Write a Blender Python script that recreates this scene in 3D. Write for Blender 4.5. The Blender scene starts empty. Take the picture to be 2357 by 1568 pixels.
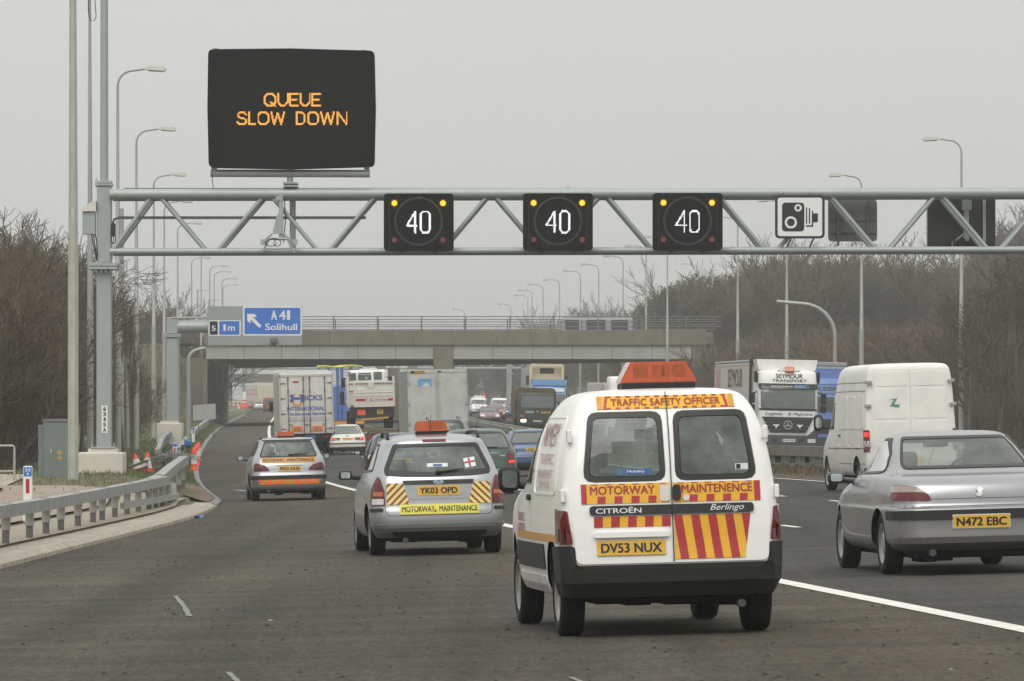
import bpy, math, random
import numpy as np
from mathutils import Vector, Matrix, geometry

S = bpy.context.scene
COL = S.collection
R = math.radians
F = 13095.0            # focal length in picture units (picture 2357 wide)
CX, HY, CH = 1178.5, 1000.0, 1.42

# ---------------------------------------------------------------- camera
cam_d = bpy.data.cameras.new('camera')
cam = bpy.data.objects.new('camera', cam_d); COL.objects.link(cam)
cam.location = (0, 0, CH); cam.rotation_euler = (R(90), 0, 0)
cam_d.sensor_width = 36; cam_d.lens = 36 * F / 2357
cam_d.shift_y = 216 / 2357
cam_d.clip_start = 0.5; cam_d.clip_end = 6000
S.camera = cam

# ---------------------------------------------------------------- sky, sun, exposure
SUN_EL, SUN_AZ = 46, 192       # degrees; azimuth clockwise from +y (behind the camera)
w = bpy.data.worlds.new('World'); S.world = w; w.use_nodes = True
nt = w.node_tree; N = nt.nodes; Lk = nt.links
bg = N['Background']
sky = N.new('ShaderNodeTexSky'); sky.sky_type = 'NISHITA'; sky.sun_disc = False
sky.sun_elevation = R(SUN_EL); sky.sun_rotation = R(SUN_AZ); sky.dust_density = 4
bw = N.new('ShaderNodeRGBToBW'); Lk.new(sky.outputs[0], bw.inputs[0])
tc = N.new('ShaderNodeTexCoord'); sx = N.new('ShaderNodeSeparateXYZ'); Lk.new(tc.outputs['Generated'], sx.inputs[0])
mr = N.new('ShaderNodeMapRange'); mr.inputs[1].default_value = 0; mr.inputs[2].default_value = 1
mr.inputs[3].default_value = 6.6; mr.inputs[4].default_value = 13.5   # overcast sky: zenith brighter than horizon
Lk.new(sx.outputs[2], mr.inputs[0])
nz = N.new('ShaderNodeTexNoise'); nz.inputs['Scale'].default_value = 2.2; nz.inputs['Detail'].default_value = 3
Lk.new(tc.outputs['Generated'], nz.inputs[0])
nr = N.new('ShaderNodeMapRange'); nr.inputs[1].default_value = .3; nr.inputs[2].default_value = .7
nr.inputs[3].default_value = .94; nr.inputs[4].default_value = 1.06; Lk.new(nz.outputs[0], nr.inputs[0])
mx = N.new('ShaderNodeMath'); mx.operation = 'MULTIPLY'; Lk.new(mr.outputs[0], mx.inputs[0]); Lk.new(nr.outputs[0], mx.inputs[1])
ml = N.new('ShaderNodeMath'); ml.operation = 'MULTIPLY_ADD'; Lk.new(bw.outputs[0], ml.inputs[0]); ml.inputs[1].default_value = .06
Lk.new(mx.outputs[0], ml.inputs[2])
vm = N.new('ShaderNodeVectorMath'); vm.operation = 'SCALE'; vm.inputs[0].default_value = (.985, 1.0, .965)
Lk.new(ml.outputs[0], vm.inputs['Scale']); Lk.new(vm.outputs[0], bg.inputs[0])
bg.inputs[1].default_value = 0.1
sl = bpy.data.lights.new('sun', 'SUN'); sl.energy = 1.4; sl.angle = R(40); sl.color = (1, .97, .92)
so = bpy.data.objects.new('sun', sl); COL.objects.link(so)
so.rotation_euler = (R(90 - SUN_EL), 0, R(180 - SUN_AZ)); so.location = (0, -20, 40)
S.view_settings.view_transform = 'Standard'; S.view_settings.look = 'None'
S.view_settings.exposure = 0; S.view_settings.gamma = 1
S.cycles.volume_bounces = 0; S.cycles.max_bounces = 8; S.cycles.transparent_max_bounces = 16
S.cycles.use_denoising = True

# ---------------------------------------------------------------- materials
M = {}
def mat(name, col, rough=.6, metal=0, coat=0, var=.12, vscale=6, dirt=None, bump=0, bscale=40, spec=.5, stretch=None):
    m = bpy.data.materials.new(name); m.use_nodes = True
    t = m.node_tree; n = t.nodes; l = t.links; b = n['Principled BSDF']
    b.inputs['Roughness'].default_value = rough; b.inputs['Metallic'].default_value = metal
    b.inputs['Coat Weight'].default_value = coat; b.inputs['Coat Roughness'].default_value = .08
    b.inputs['Specular IOR Level'].default_value = spec
    co = n.new('ShaderNodeTexCoord'); src = co.outputs['Object']
    if stretch:
        mp = n.new('ShaderNodeMapping'); mp.inputs['Scale'].default_value = stretch; l.new(src, mp.inputs[0]); src = mp.outputs[0]
    no = n.new('ShaderNodeTexNoise'); no.inputs['Scale'].default_value = vscale; no.inputs['Detail'].default_value = 6
    no.inputs['Roughness'].default_value = .65; l.new(src, no.inputs[0])
    mr = n.new('ShaderNodeMapRange'); mr.inputs[1].default_value = .3; mr.inputs[2].default_value = .7
    mr.inputs[3].default_value = 1 - var; mr.inputs[4].default_value = 1 + var * .6; l.new(no.outputs[0], mr.inputs[0])
    v = n.new('ShaderNodeVectorMath'); v.operation = 'SCALE'; v.inputs[0].default_value = col[:3]; l.new(mr.outputs[0], v.inputs['Scale'])
    out = v.outputs[0]
    if dirt:                                   # (colour, amount, scale, top height or None): splashed road dirt, thicker low down
        dc, am, ds, top = dirt
        n2 = n.new('ShaderNodeTexNoise'); n2.inputs['Scale'].default_value = ds; n2.inputs['Detail'].default_value = 8; n2.inputs['Roughness'].default_value = .7
        l.new(src, n2.inputs[0])
        m2 = n.new('ShaderNodeMapRange'); m2.inputs[1].default_value = .42; m2.inputs[2].default_value = .72; m2.inputs[3].default_value = .1; m2.inputs[4].default_value = 1
        l.new(n2.outputs[0], m2.inputs[0]); fac = m2.outputs[0]
        if top:
            s = n.new('ShaderNodeSeparateXYZ'); l.new(co.outputs['Object'], s.inputs[0])
            m3 = n.new('ShaderNodeMapRange'); m3.inputs[1].default_value = top; m3.inputs[2].default_value = .15; m3.inputs[3].default_value = 0; m3.inputs[4].default_value = 1
            l.new(s.outputs[2], m3.inputs[0])
            ad = n.new('ShaderNodeMath'); ad.operation = 'MULTIPLY_ADD'; l.new(fac, ad.inputs[0]); ad.inputs[1].default_value = .55; ad.inputs[2].default_value = .45
            mu = n.new('ShaderNodeMath'); mu.operation = 'MULTIPLY'; l.new(ad.outputs[0], mu.inputs[0]); l.new(m3.outputs[0], mu.inputs[1]); fac = mu.outputs[0]
        am_ = n.new('ShaderNodeMath'); am_.operation = 'MULTIPLY'; am_.use_clamp = True; l.new(fac, am_.inputs[0]); am_.inputs[1].default_value = am
        mi = n.new('ShaderNodeMix'); mi.data_type = 'RGBA'; l.new(am_.outputs[0], mi.inputs[0]); l.new(out, mi.inputs[6]); mi.inputs[7].default_value = (*dc, 1)
        out = mi.outputs[2]
        ra = n.new('ShaderNodeMapRange'); ra.inputs[3].default_value = rough; ra.inputs[4].default_value = .85; l.new(am_.outputs[0], ra.inputs[0]); l.new(ra.outputs[0], b.inputs['Roughness'])
        if coat:
            cw = n.new('ShaderNodeMapRange'); cw.inputs[3].default_value = coat; cw.inputs[4].default_value = 0; l.new(am_.outputs[0], cw.inputs[0]); l.new(cw.outputs[0], b.inputs['Coat Weight'])
    l.new(out, b.inputs['Base Color'])
    if bump:
        n3 = n.new('ShaderNodeTexNoise'); n3.inputs['Scale'].default_value = bscale; n3.inputs['Detail'].default_value = 5; l.new(src, n3.inputs[0])
        bp = n.new('ShaderNodeBump'); bp.inputs['Strength'].default_value = bump; bp.inputs['Distance'].default_value = .02; l.new(n3.outputs[0], bp.inputs['Height']); l.new(bp.outputs[0], b.inputs['Normal'])
    M[name] = m
    return m

def emit(name, col, k, base=(.02, .02, .02)):
    m = bpy.data.materials.new(name); m.use_nodes = True; b = m.node_tree.nodes['Principled BSDF']
    b.inputs['Base Color'].default_value = (*base, 1); b.inputs['Emission Color'].default_value = (*col, 1); b.inputs['Emission Strength'].default_value = k
    M[name] = m

def glassmat(name, tint, film, filmcol, rough=.03):
    m = bpy.data.materials.new(name); m.use_nodes = True; t = m.node_tree; n = t.nodes; l = t.links
    n.remove(n['Principled BSDF']); o = n['Material Output']
    tr = n.new('ShaderNodeBsdfTransparent'); tr.inputs[0].default_value = (*tint, 1)
    df = n.new('ShaderNodeBsdfDiffuse'); df.inputs[0].default_value = (*filmcol, 1)
    co = n.new('ShaderNodeTexCoord'); no = n.new('ShaderNodeTexNoise'); no.inputs['Scale'].default_value = 4; no.inputs['Detail'].default_value = 6; l.new(co.outputs['Object'], no.inputs[0])
    mr = n.new('ShaderNodeMapRange'); mr.inputs[1].default_value = .3; mr.inputs[2].default_value = .7; mr.inputs[3].default_value = film * .5; mr.inputs[4].default_value = film * 1.5; l.new(no.outputs[0], mr.inputs[0])
    m1 = n.new('ShaderNodeMixShader'); l.new(mr.outputs[0], m1.inputs[0]); l.new(tr.outputs[0], m1.inputs[1]); l.new(df.outputs[0], m1.inputs[2])
    gl = n.new('ShaderNodeBsdfGlossy'); gl.inputs['Roughness'].default_value = rough
    fr = n.new('ShaderNodeFresnel'); fr.inputs[0].default_value = 1.5
    m2 = n.new('ShaderNodeMixShader'); l.new(fr.outputs[0], m2.inputs[0]); l.new(m1.outputs[0], m2.inputs[1]); l.new(gl.outputs[0], m2.inputs[2])
    l.new(m2.outputs[0], o.inputs[0]); M[name] = m

MUD = (.13, .105, .075)
mat('white_paint', (.85, .84, .81), .35, 0, .5, .04, 3, (MUD, .62, 3, .8))
mat('white_dirty', (.78, .77, .73), .5, 0, .15, .1, 2, (MUD, .75, 1.6, 1.5))
mat('white_truck', (.78, .77, .74), .45, 0, .2, .1, 1.5, ((.2, .17, .13), .4, 1.2, 3.5))
mat('white_rusty', (.70, .68, .64), .5, 0, .1, .1, 2, ((.26, .17, .09), .55, 2.6, 3.6))
mat('silver', (.40, .41, .43), .30, .85, .5, .06, 3, (MUD, .55, 3, .8))
mat('silver_warm', (.33, .33, .34), .30, .85, .5, .06, 3, (MUD, .7, 3, .75))
mat('green_paint', (.022, .06, .04), .35, .2, .7, .1, 3, (MUD, .3, 3, .6))
mat('navy_paint', (.02, .03, .09), .35, .2, .7, .1, 3, (MUD, .3, 3, .6))
mat('blue_paint', (.04, .085, .19), .35, .3, .7, .1, 3, (MUD, .4, 3, .6))
mat('bonnet_blue', (.03, .05, .15), .35, .3, .7, .1, 3)
mat('maroon_paint', (.17, .022, .028), .35, .1, .6, .1, 3, (MUD, .3, 3, .6))
mat('red_paint', (.28, .03, .03), .4, .1, .5, .1, 3)
mat('cream_white', (.72, .71, .64), .35, 0, .5, .05, 3, (MUD, .35, 3, .6))
mat('dark_paint', (.012, .018, .016), .35, .2, .7, .1, 3, (MUD, .25, 3, .8))
mat('military', (.028, .032, .02), .6, 0, .1, .2, 2)
mat('canvas_brown', (.10, .07, .03), .85, 0, 0, .25, 3)
mat('pale_blue', (.16, .33, .62), .4, 0, .4, .08, 2)
mat('lorry_blue', (.12, .2, .48), .4, 0, .4, .08, 2)
mat('cream', (.62, .55, .38), .5, 0, .2, .06, 2)
mat('pallet_blue', (.06, .15, .40), .6, 0, 0, .2, 4)
mat('grey_box', (.55, .56, .53), .5, .1, .1, .07, 1.3, ((.22, .2, .17), .45, 1.1, None))
mat('grey_side', (.36, .37, .36), .55, .1, .1, .1, 1.3)
mat('tilt_cream', (.55, .53, .48), .65, 0, 0, .1, 1.2, ((.3, .26, .2), .4, 1.2, None))
mat('black_plastic', (.015, .015, .0145), .5, 0, 0, .2, 5, ((.075, .065, .05), .3, 3, .7), spec=.35)
mat('grey_plastic', (.06, .06, .06), .5, 0, 0, .2, 5)
mat('under', (.012, .011, .010), .9, 0, 0, .3, 5)
mat('rubber', (.013, .012, .011), .85, 0, 0, .25, 8, ((.07, .06, .045), .18, 5, None), spec=.25)
mat('rim', (.38, .37, .35), .45, .6, 0, .2, 8)
mat('interior', (.10, .105, .10), .9, 0, 0, .1, 5)
mat('seat_cloth', (.035, .037, .038), .95, 0, 0, .15, 8)
mat('black_gloss', (.012, .012, .012), .2, 0, .3, .1, 5)
mat('seal', (.015, .016, .014), .45, 0, 0, .15, 6)
mat('chrome', (.7, .7, .68), .18, .95, 0, .06, 6)
mat('lamp_red', (.12, .004, .005), .22, 0, .35, .15, 18)
mat('lamp_dark', (.03, .005, .005), .22, 0, .3, .15, 18)
mat('lamp_amber', (.5, .1, .006), .12, 0, 1, .15, 18)
mat('lamp_clear', (.6, .58, .55), .12, 0, 1, .1, 18)
mat('beacon_amber', (.48, .08, .016), .2, 0, 1, .22, 9)
mat('beacon_bulb', (.34, .07, .012), .35, 0, .5, .2, 12)
emit('brake_lit', (1, .04, .03), 1.3, (.4, .01, .01))
emit('head_lit', (1, .93, .8), 2.6, (.8, .8, .8))
emit('led_amber', (1, .42, .05), 1.35)
emit('led_white', (1, .95, .98), 1.5)
emit('lamp_yellow', (1, .66, .01), 1.4)
emit('lamp_halo', (.9, .25, .0), .35)
mat('sig_red', (.20, .03, .022), .3, 0, .3, .2, 12)
mat('plate_yellow', (.68, .40, .035), .4, 0, .2, .08, 5)
mat('plate_white', (.7, .7, .67), .4, 0, .2, .06, 5)
mat('stripe_yellow', (.78, .42, .018), .4, 0, .2, .06, 4)
mat('stripe_red', (.40, .02, .03), .4, 0, .2, .06, 4)
mat('stripe_pale', (.78, .70, .22), .4, 0, .2, .06, 4)
mat('stripe_dkred', (.30, .05, .03), .4, 0, .2, .06, 4)
mat('stripe_fluo', (.95, .12, .05), .4, 0, .2, .06, 4)
mat('orange_band', (.62, .28, .035), .4, 0, .2, .06, 4)
mat('strip_yellow', (.74, .66, .07), .4, 0, .2, .06, 4)
mat('ink', (.012, .012, .012), .5, 0, 0, .1, 5)
mat('ink_red', (.34, .02, .03), .5, 0, 0, .1, 5)
mat('ink_pale_red', (.48, .27, .27), .5, 0, 0, .15, 5)
mat('ink_blue', (.07, .13, .42), .5, 0, 0, .12, 5)
mat('ink_white', (.75, .75, .74), .45, 0, 0, .06, 5)
mat('ink_orange', (.70, .30, .05), .5, 0, 0, .1, 5)
mat('ink_green', (.08, .28, .18), .5, 0, 0, .15, 5)
mat('sticker_blue', (.15, .36, .62), .5, 0, 0, .3, 5)
mat('sticker_navy', (.03, .10, .28), .4, 0, 0, .1, 5)
mat('sticker_paper', (.62, .66, .66), .5, 0, 0, .05, 5)
mat('sign_blue', (.035, .16, .56), .4, 0, .1, .04, 3)
mat('sign_black', (.014, .015, .014), .4, 0, .1, .1, 3)
mat('sign_white', (.76, .76, .74), .4, 0, .1, .03, 3)
mat('sign_grey', (.30, .32, .32), .5, .1, 0, .06, 2)
mat('sign_back', (.16, .165, .16), .5, .2, 0, .12, 2)
mat('vms_black', (.007, .008, .007), .6, 0, 0, .1, 3, spec=.1)
mat('vms_glass', (.005, .006, .005), .4, 0, 0, .1, 1, spec=.15)
mat('steel_grey', (.36, .39, .385), .45, .25, 0, .06, 2, ((.25, .25, .22), .2, 1.5, None))
mat('galv', (.40, .405, .385), .5, .35, 0, .16, 1.5, ((.27, .25, .19), .35, 2.2, None), 0, 40, .5, (3, 3, .5))
mat('galv_mottled', (.47, .465, .42), .55, .25, 0, .14, 2.0, ((.26, .24, .17), .45, 3.0, None), 0, 40, .5, (2, 2, .9))
mat('galv_dark', (.15, .152, .14), .6, .3, 0, .2, 3)
mat('rail_steel', (.35, .36, .35), .45, .45, 0, .2, 2, ((.24, .23, .2), .4, 2.5, None))
mat('rail_old', (.20, .19, .165), .6, .3, 0, .25, 2, ((.12, .09, .06), .55, 1.6, None))
mat('skin', (.42, .25, .18), .6, 0, 0, .05, 8)
mat('hair', (.03, .02, .015), .8, 0, 0, .2, 20)
mat('jacket', (.03, .035, .045), .9, 0, 0, .1, 8)
mat('lantern_white', (.64, .62, .56), .5, 0, 0, .08, 4)
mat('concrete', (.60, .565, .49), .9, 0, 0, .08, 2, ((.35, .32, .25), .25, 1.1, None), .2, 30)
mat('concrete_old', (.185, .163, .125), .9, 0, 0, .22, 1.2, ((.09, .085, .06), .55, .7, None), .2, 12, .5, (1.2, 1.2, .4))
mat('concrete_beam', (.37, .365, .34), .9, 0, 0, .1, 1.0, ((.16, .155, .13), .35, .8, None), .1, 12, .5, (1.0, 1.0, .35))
mat('kerb', (.40, .36, .295), .9, 0, 0, .2, 2.5, ((.17, .145, .105), .6, 1.5, None), .2, 20)
mat('paving', (.33, .285, .225), .9, 0, 0, .22, 3, ((.17, .15, .10), .6, 1.8, None), .3, 20)
mat('lamp_smoke', (.30, .24, .22), .12, 0, 1, .1, 18)
mat('kerb_wet', (.13, .13, .122), .45, 0, 0, .2, 2.5)
mat('cabinet', (.17, .195, .185), .5, .1, 0, .08, 2)
mat('wood', (.09, .075, .055), .9, 0, 0, .25, 5)
mat('cone_orange', (.72, .07, .025), .5, 0, 0, .1, 5)
mat('cone_white', (.66, .65, .62), .5, 0, 0, .12, 5)
mat('paint_line', (.74, .72, .67), .7, 0, 0, .16, 5, ((.2, .19, .17), .3, 3.0, None))
mat('chalk', (.21, .21, .20), .8, 0, 0, .3, 8)
mat('stone', (.03, .025, .019), .9, 0, 0, .4, 30)
mat('cable', (.015, .016, .016), .6, 0, 0, .1, 6)
mat('rag_blue', (.05, .2, .4), .8, 0, 0, .3, 8)
mat('bark', (.10, .084, .062), .95, 0, 0, .3, 3)
mat('bark_grey', (.115, .108, .09), .95, 0, 0, .3, 3)
mat('bark_brown', (.112, .086, .058), .95, 0, 0, .3, 3)
mat('bark_red', (.135, .098, .068), .95, 0, 0, .3, 3)
mat('twig_green', (.12, .115, .055), .95, 0, 0, .3, 3)
mat('dead_leaf', (.13, .06, .025), .9, 0, 0, .3, 3)
mat('grass_blade', (.12, .145, .045), .9, 0, 0, .35, 1.5)
mat('weed', (.17, .135, .075), .9, 0, 0, .35, 3)
glassmat('glass', (.55, .64, .60), .30, (.36, .40, .365))
glassmat('glass_side', (.42, .48, .46), .10, (.3, .33, .31))
glassmat('glass_clear', (.80, .86, .83), .16, (.36, .40, .37))
mat('glass_dark', (.035, .042, .04), .05, 0, .6, .15, 4)
mat('glass_mid', (.10, .115, .11), .05, 0, .6, .25, 3)
mat('mirror_glass', (.62, .7, .68), .06, .95, 0, .05, 4)

def asphalt(name, c1, c2, scale):
    m = mat(name, c1, .9, 0, 0, .18, .35, (c2, .55, .11, None), .35, 55, .22)
    t = m.node_tree; n = t.nodes; l = t.links; b = n['Principled BSDF']
    prev = b.inputs['Base Color'].links[0].from_socket
    co = n.new('ShaderNodeTexCoord')
    vo = n.new('ShaderNodeTexVoronoi'); vo.inputs['Scale'].default_value = scale; mv = n.new('ShaderNodeMapping'); mv.inputs['Scale'].default_value = (1, .13, 1); l.new(co.outputs['Object'], mv.inputs[0]); l.new(mv.outputs[0], vo.inputs[0])
    mr = n.new('ShaderNodeMapRange'); mr.inputs[1].default_value = 0; mr.inputs[2].default_value = 1; mr.inputs[3].default_value = .74; mr.inputs[4].default_value = 1.27
    sp = n.new('ShaderNodeSeparateColor'); l.new(vo.outputs['Color'], sp.inputs[0]); l.new(sp.outputs[0], mr.inputs[0])
    # long streaks along the carriageway
    mp = n.new('ShaderNodeMapping'); mp.inputs['Scale'].default_value = (1.1, .02, 1); mp.inputs['Rotation'].default_value = (0, 0, -.075); l.new(co.outputs['Object'], mp.inputs[0])
    st = n.new('ShaderNodeTexNoise'); st.inputs['Scale'].default_value = 1.0; st.inputs['Detail'].default_value = 4; l.new(mp.outputs[0], st.inputs[0])
    m2 = n.new('ShaderNodeMapRange'); m2.inputs[1].default_value = .3; m2.inputs[2].default_value = .7; m2.inputs[3].default_value = .70; m2.inputs[4].default_value = 1.26; l.new(st.outputs[0], m2.inputs[0])
    mu = n.new('ShaderNodeMath'); mu.operation = 'MULTIPLY'; l.new(mr.outputs[0], mu.inputs[0]); l.new(m2.outputs[0], mu.inputs[1])
    # patches and crossing joints
    mp3 = n.new('ShaderNodeMapping'); mp3.inputs['Scale'].default_value = (.05, .9, 1); l.new(co.outputs['Object'], mp3.inputs[0])
    s3 = n.new('ShaderNodeTexNoise'); s3.inputs['Scale'].default_value = 1.0; s3.inputs['Detail'].default_value = 6; l.new(mp3.outputs[0], s3.inputs[0])
    m4 = n.new('ShaderNodeMapRange'); m4.inputs[1].default_value = .3; m4.inputs[2].default_value = .7; m4.inputs[3].default_value = .74; m4.inputs[4].default_value = 1.2; l.new(s3.outputs[0], m4.inputs[0])
    mu2 = n.new('ShaderNodeMath'); mu2.operation = 'MULTIPLY'; l.new(mu.outputs[0], mu2.inputs[0]); l.new(m4.outputs[0], mu2.inputs[1])
    v = n.new('ShaderNodeVectorMath'); v.operation = 'SCALE'; l.new(prev, v.inputs[0]); l.new(mu2.outputs[0], v.inputs['Scale']); l.new(v.outputs[0], b.inputs['Base Color'])
asphalt('asphalt', (.050, .047, .039), (.086, .070, .048), 34)
asphalt('asphalt_dusty', (.062, .053, .040), (.092, .073, .048), 34)
asphalt('asphalt_lane', (.049, .046, .040), (.058, .053, .044), 34)
asphalt('asphalt_far', (.050, .047, .042), (.056, .052, .045), 26)

def groundmat(name, cols, scale):
    m = mat(name, cols[0], .95, 0, 0, .3, scale * 6, (cols[1], .9, scale, None), .4, 18)
    return m
groundmat('grass_ground', [(.085, .10, .035), (.13, .10, .06)], .35)
groundmat('bank_ground', [(.085, .068, .045), (.065, .062, .035)], .16)
groundmat('gravel', [(.27, .215, .17), (.34, .28, .23)], .8)
groundmat('dirt', [(.15, .105, .065), (.10, .075, .045)], 1.6)
groundmat('scrub_ground', [(.09, .07, .045), (.06, .05, .034)], .3)

# ---------------------------------------------------------------- helpers
def tag(o, label=None, cat=None, group=None, kind=None):
    if label: o['label'] = label
    if cat: o['category'] = cat
    if group: o['group'] = group
    if kind: o['kind'] = kind
    return o
def empty(name, loc=(0, 0, 0), rot=(0, 0, 0)):
    o = bpy.data.objects.new(name, None); COL.objects.link(o); o.location = loc; o.rotation_euler = rot
    o.empty_display_size = .2
    return o
class MB:
    def __init__(s): s.v = []; s.f = []; s.mi = []; s.sm = []
    def add(s, V, Fs, m=0, sm=False):
        b = len(s.v); s.v.extend([tuple(p) for p in V])
        for f in Fs: s.f.append([b + i for i in f]); s.mi.append(m); s.sm.append(sm)
        return s
    def box(s, x0, x1, y0, y1, z0, z1, m=0, bev=0, rot=None, seg=2):
        if bev <= 0:
            V = [(x, y, z) for z in (z0, z1) for y in (y0, y1) for x in (x0, x1)]
            Fs = [(0, 2, 3, 1), (4, 5, 7, 6), (0, 1, 5, 4), (2, 6, 7, 3), (0, 4, 6, 2), (1, 3, 7, 5)]
        else:
            import bmesh
            bm = bmesh.new(); bmesh.ops.create_cube(bm, size=1)
            for v in bm.verts: v.co = ((x0 + x1) / 2 + v.co.x * (x1 - x0), (y0 + y1) / 2 + v.co.y * (y1 - y0), (z0 + z1) / 2 + v.co.z * (z1 - z0))
            bmesh.ops.bevel(bm, geom=bm.edges[:] + bm.verts[:], offset=bev, segments=seg, affect='EDGES', profile=.5)
            bm.verts.index_update(); V = [v.co.copy() for v in bm.verts]; Fs = [[v.index for v in f.verts] for f in bm.faces]; bm.free()
        if rot is not None:
            V = [rot @ Vector(p) for p in V]
        return s.add(V, Fs, m, False)
    def tube(s, path, r, n=8, m=0, cap=True, sm=True):
        P = [Vector(p) for p in path]; k = len(P)
        rs = r if isinstance(r, (list, tuple)) else [r] * k
        T = []
        for i in range(k):
            a = P[max(0, i - 1)]; b = P[min(k - 1, i + 1)]; T.append((b - a).normalized())
        u = Vector((1, 0, 0)) if abs(T[0].x) < .9 else Vector((0, 1, 0))
        V = []
        for i in range(k):
            u = (u - T[i] * u.dot(T[i])).normalized(); w_ = T[i].cross(u)
            for j in range(n):
                a = 2 * math.pi * (j + .5) / n; V.append(P[i] + (u * math.cos(a) + w_ * math.sin(a)) * rs[i])
        Fs = []
        for i in range(k - 1):
            for j in range(n):
                j2 = (j + 1) % n; Fs.append((i * n + j, i * n + j2, (i + 1) * n + j2, (i + 1) * n + j))
        s.add(V, Fs, m, sm)
        if cap:
            s.add(V[:n], [tuple(range(n - 1, -1, -1))], m); s.add(V[-n:], [tuple(range(n))], m)
        return s
    def prism(s, poly, fn, d0, d1, m=0):
        """poly 2D, fn(a,b,d)->xyz"""
        n = len(poly); tri = geometry.tessellate_polygon([[Vector((a, b, 0)) for a, b in poly]])
        V = [fn(a, b, d0) for a, b in poly] + [fn(a, b, d1) for a, b in poly]
        Fs = [tuple(t) for t in tri] + [tuple(n + i for i in t[::-1]) for t in tri]
        Fs += [(i, (i + 1) % n, n + (i + 1) % n, n + i) for i in range(n)]
        return s.add(V, Fs, m)
    def lathe(s, prof, fn, n=24, m=0, sm=True):
        """prof list of (radius, h); fn(cx,cy,h)->xyz"""
        V = []; k = len(prof)
        for r, h in prof:
            for j in range(n):
                a = 2 * math.pi * j / n; V.append(fn(r * math.cos(a), r * math.sin(a), h))
        Fs = [(i * n + j, i * n + (j + 1) % n, (i + 1) * n + (j + 1) % n, (i + 1) * n + j) for i in range(k - 1) for j in range(n)]
        return s.add(V, Fs, m, sm)
    def build(s, name, mats, parent=None, fixn=True):
        me = bpy.data.meshes.new(name); me.from_pydata(s.v, [], s.f)
        mats = mats if isinstance(mats, (list, tuple)) else [mats]
        for x in mats: me.materials.append(M[x])
        me.polygons.foreach_set('material_index', s.mi); me.polygons.foreach_set('use_smooth', s.sm)
        if fixn:
            import bmesh
            bm = bmesh.new(); bm.from_mesh(me); bmesh.ops.recalc_face_normals(bm, faces=bm.faces); bm.to_mesh(me); bm.free()
        me.update()
        o = bpy.data.objects.new(name, me); COL.objects.link(o)
        if parent: o.parent = parent
        return o
def copy_tree(o, parent=None):
    c = o.copy(); COL.objects.link(c)
    if parent: c.parent = parent
    for ch in list(o.children): copy_tree(ch, c)
    return c

def pchip(xs, ys):
    xs = np.asarray(xs, float); ys = np.asarray(ys, float); h = np.diff(xs); d = np.diff(ys) / h; n = len(xs)
    m = np.zeros(n); m[0] = d[0]; m[-1] = d[-1]
    for i in range(1, n - 1):
        if d[i - 1] * d[i] > 0:
            w1 = 2 * h[i] + h[i - 1]; w2 = h[i] + 2 * h[i - 1]; m[i] = (w1 + w2) / (w1 / d[i - 1] + w2 / d[i])
    def f(x):
        x = min(max(x, xs[0]), xs[-1]); i = min(int(np.searchsorted(xs, x, 'right')) - 1, n - 2); i = max(i, 0)
        t = (x - xs[i]) / h[i]
        return float((2 * t**3 - 3 * t**2 + 1) * ys[i] + (t**3 - 2 * t**2 + t) * h[i] * m[i] + (-2 * t**3 + 3 * t**2) * ys[i + 1] + (t**3 - t**2) * h[i] * m[i + 1])
    return f
def rpoly(pts, r, seg=3):
    if not r: return list(pts)
    n = len(pts); out = []
    for i in range(n):
        p = Vector(pts[i]); a = Vector(pts[i - 1]) - p; b = Vector(pts[(i + 1) % n]) - p
        ri = r[i] if isinstance(r, (list, tuple)) else r
        la, lb = a.length, b.length
        if ri <= 0 or la < 1e-6 or lb < 1e-6: out.append(tuple(p)); continue
        ang = a.angle(b); t = min(ri / max(math.tan(ang / 2), .05), la * .48, lb * .48)
        A = p + a / la * t; B = p + b / lb * t
        for k in range(seg + 1):
            q = k / seg; out.append(tuple(A * (1 - q)**2 + p * 2 * q * (1 - q) + B * q * q))
    return out
def subdiv(pts, l):
    out = []; n = len(pts)
    for i in range(n):
        a = pts[i]; b = pts[(i + 1) % n]; d = math.hypot(b[0] - a[0], b[1] - a[1]); k = max(1, int(math.ceil(d / l)))
        for j in range(k): out.append((a[0] + (b[0] - a[0]) * j / k, a[1] + (b[1] - a[1]) * j / k))
    return out
def inside(x, y, poly):
    c = False; j = len(poly) - 1
    for i in range(len(poly)):
        xi, yi = poly[i]; xj, yj = poly[j]
        if (yi > y) != (yj > y) and x < (xj - xi) * (y - yi) / (yj - yi) + xi: c = not c
        j = i
    return c
def clip(poly, conv):
    """Sutherland-Hodgman against a convex polygon"""
    ar = sum(conv[i - 1][0] * conv[i][1] - conv[i][0] * conv[i - 1][1] for i in range(len(conv)))
    out = list(poly); n = len(conv)
    for i in range(n):
        a = conv[i]; b = conv[(i + 1) % n]
        if ar < 0: a, b = b, a
        def side(p): return (b[0] - a[0]) * (p[1] - a[1]) - (b[1] - a[1]) * (p[0] - a[0])
        res = []
        for k in range(len(out)):
            p = out[k - 1]; q = out[k]; sp, sq = side(p), side(q)
            if sp * sq < 0: t = sp / (sp - sq); res.append((p[0] + (q[0] - p[0]) * t, p[1] + (q[1] - p[1]) * t))
            if sq >= 0: res.append(q)
        out = res
        if not out: return []
    return out
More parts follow.
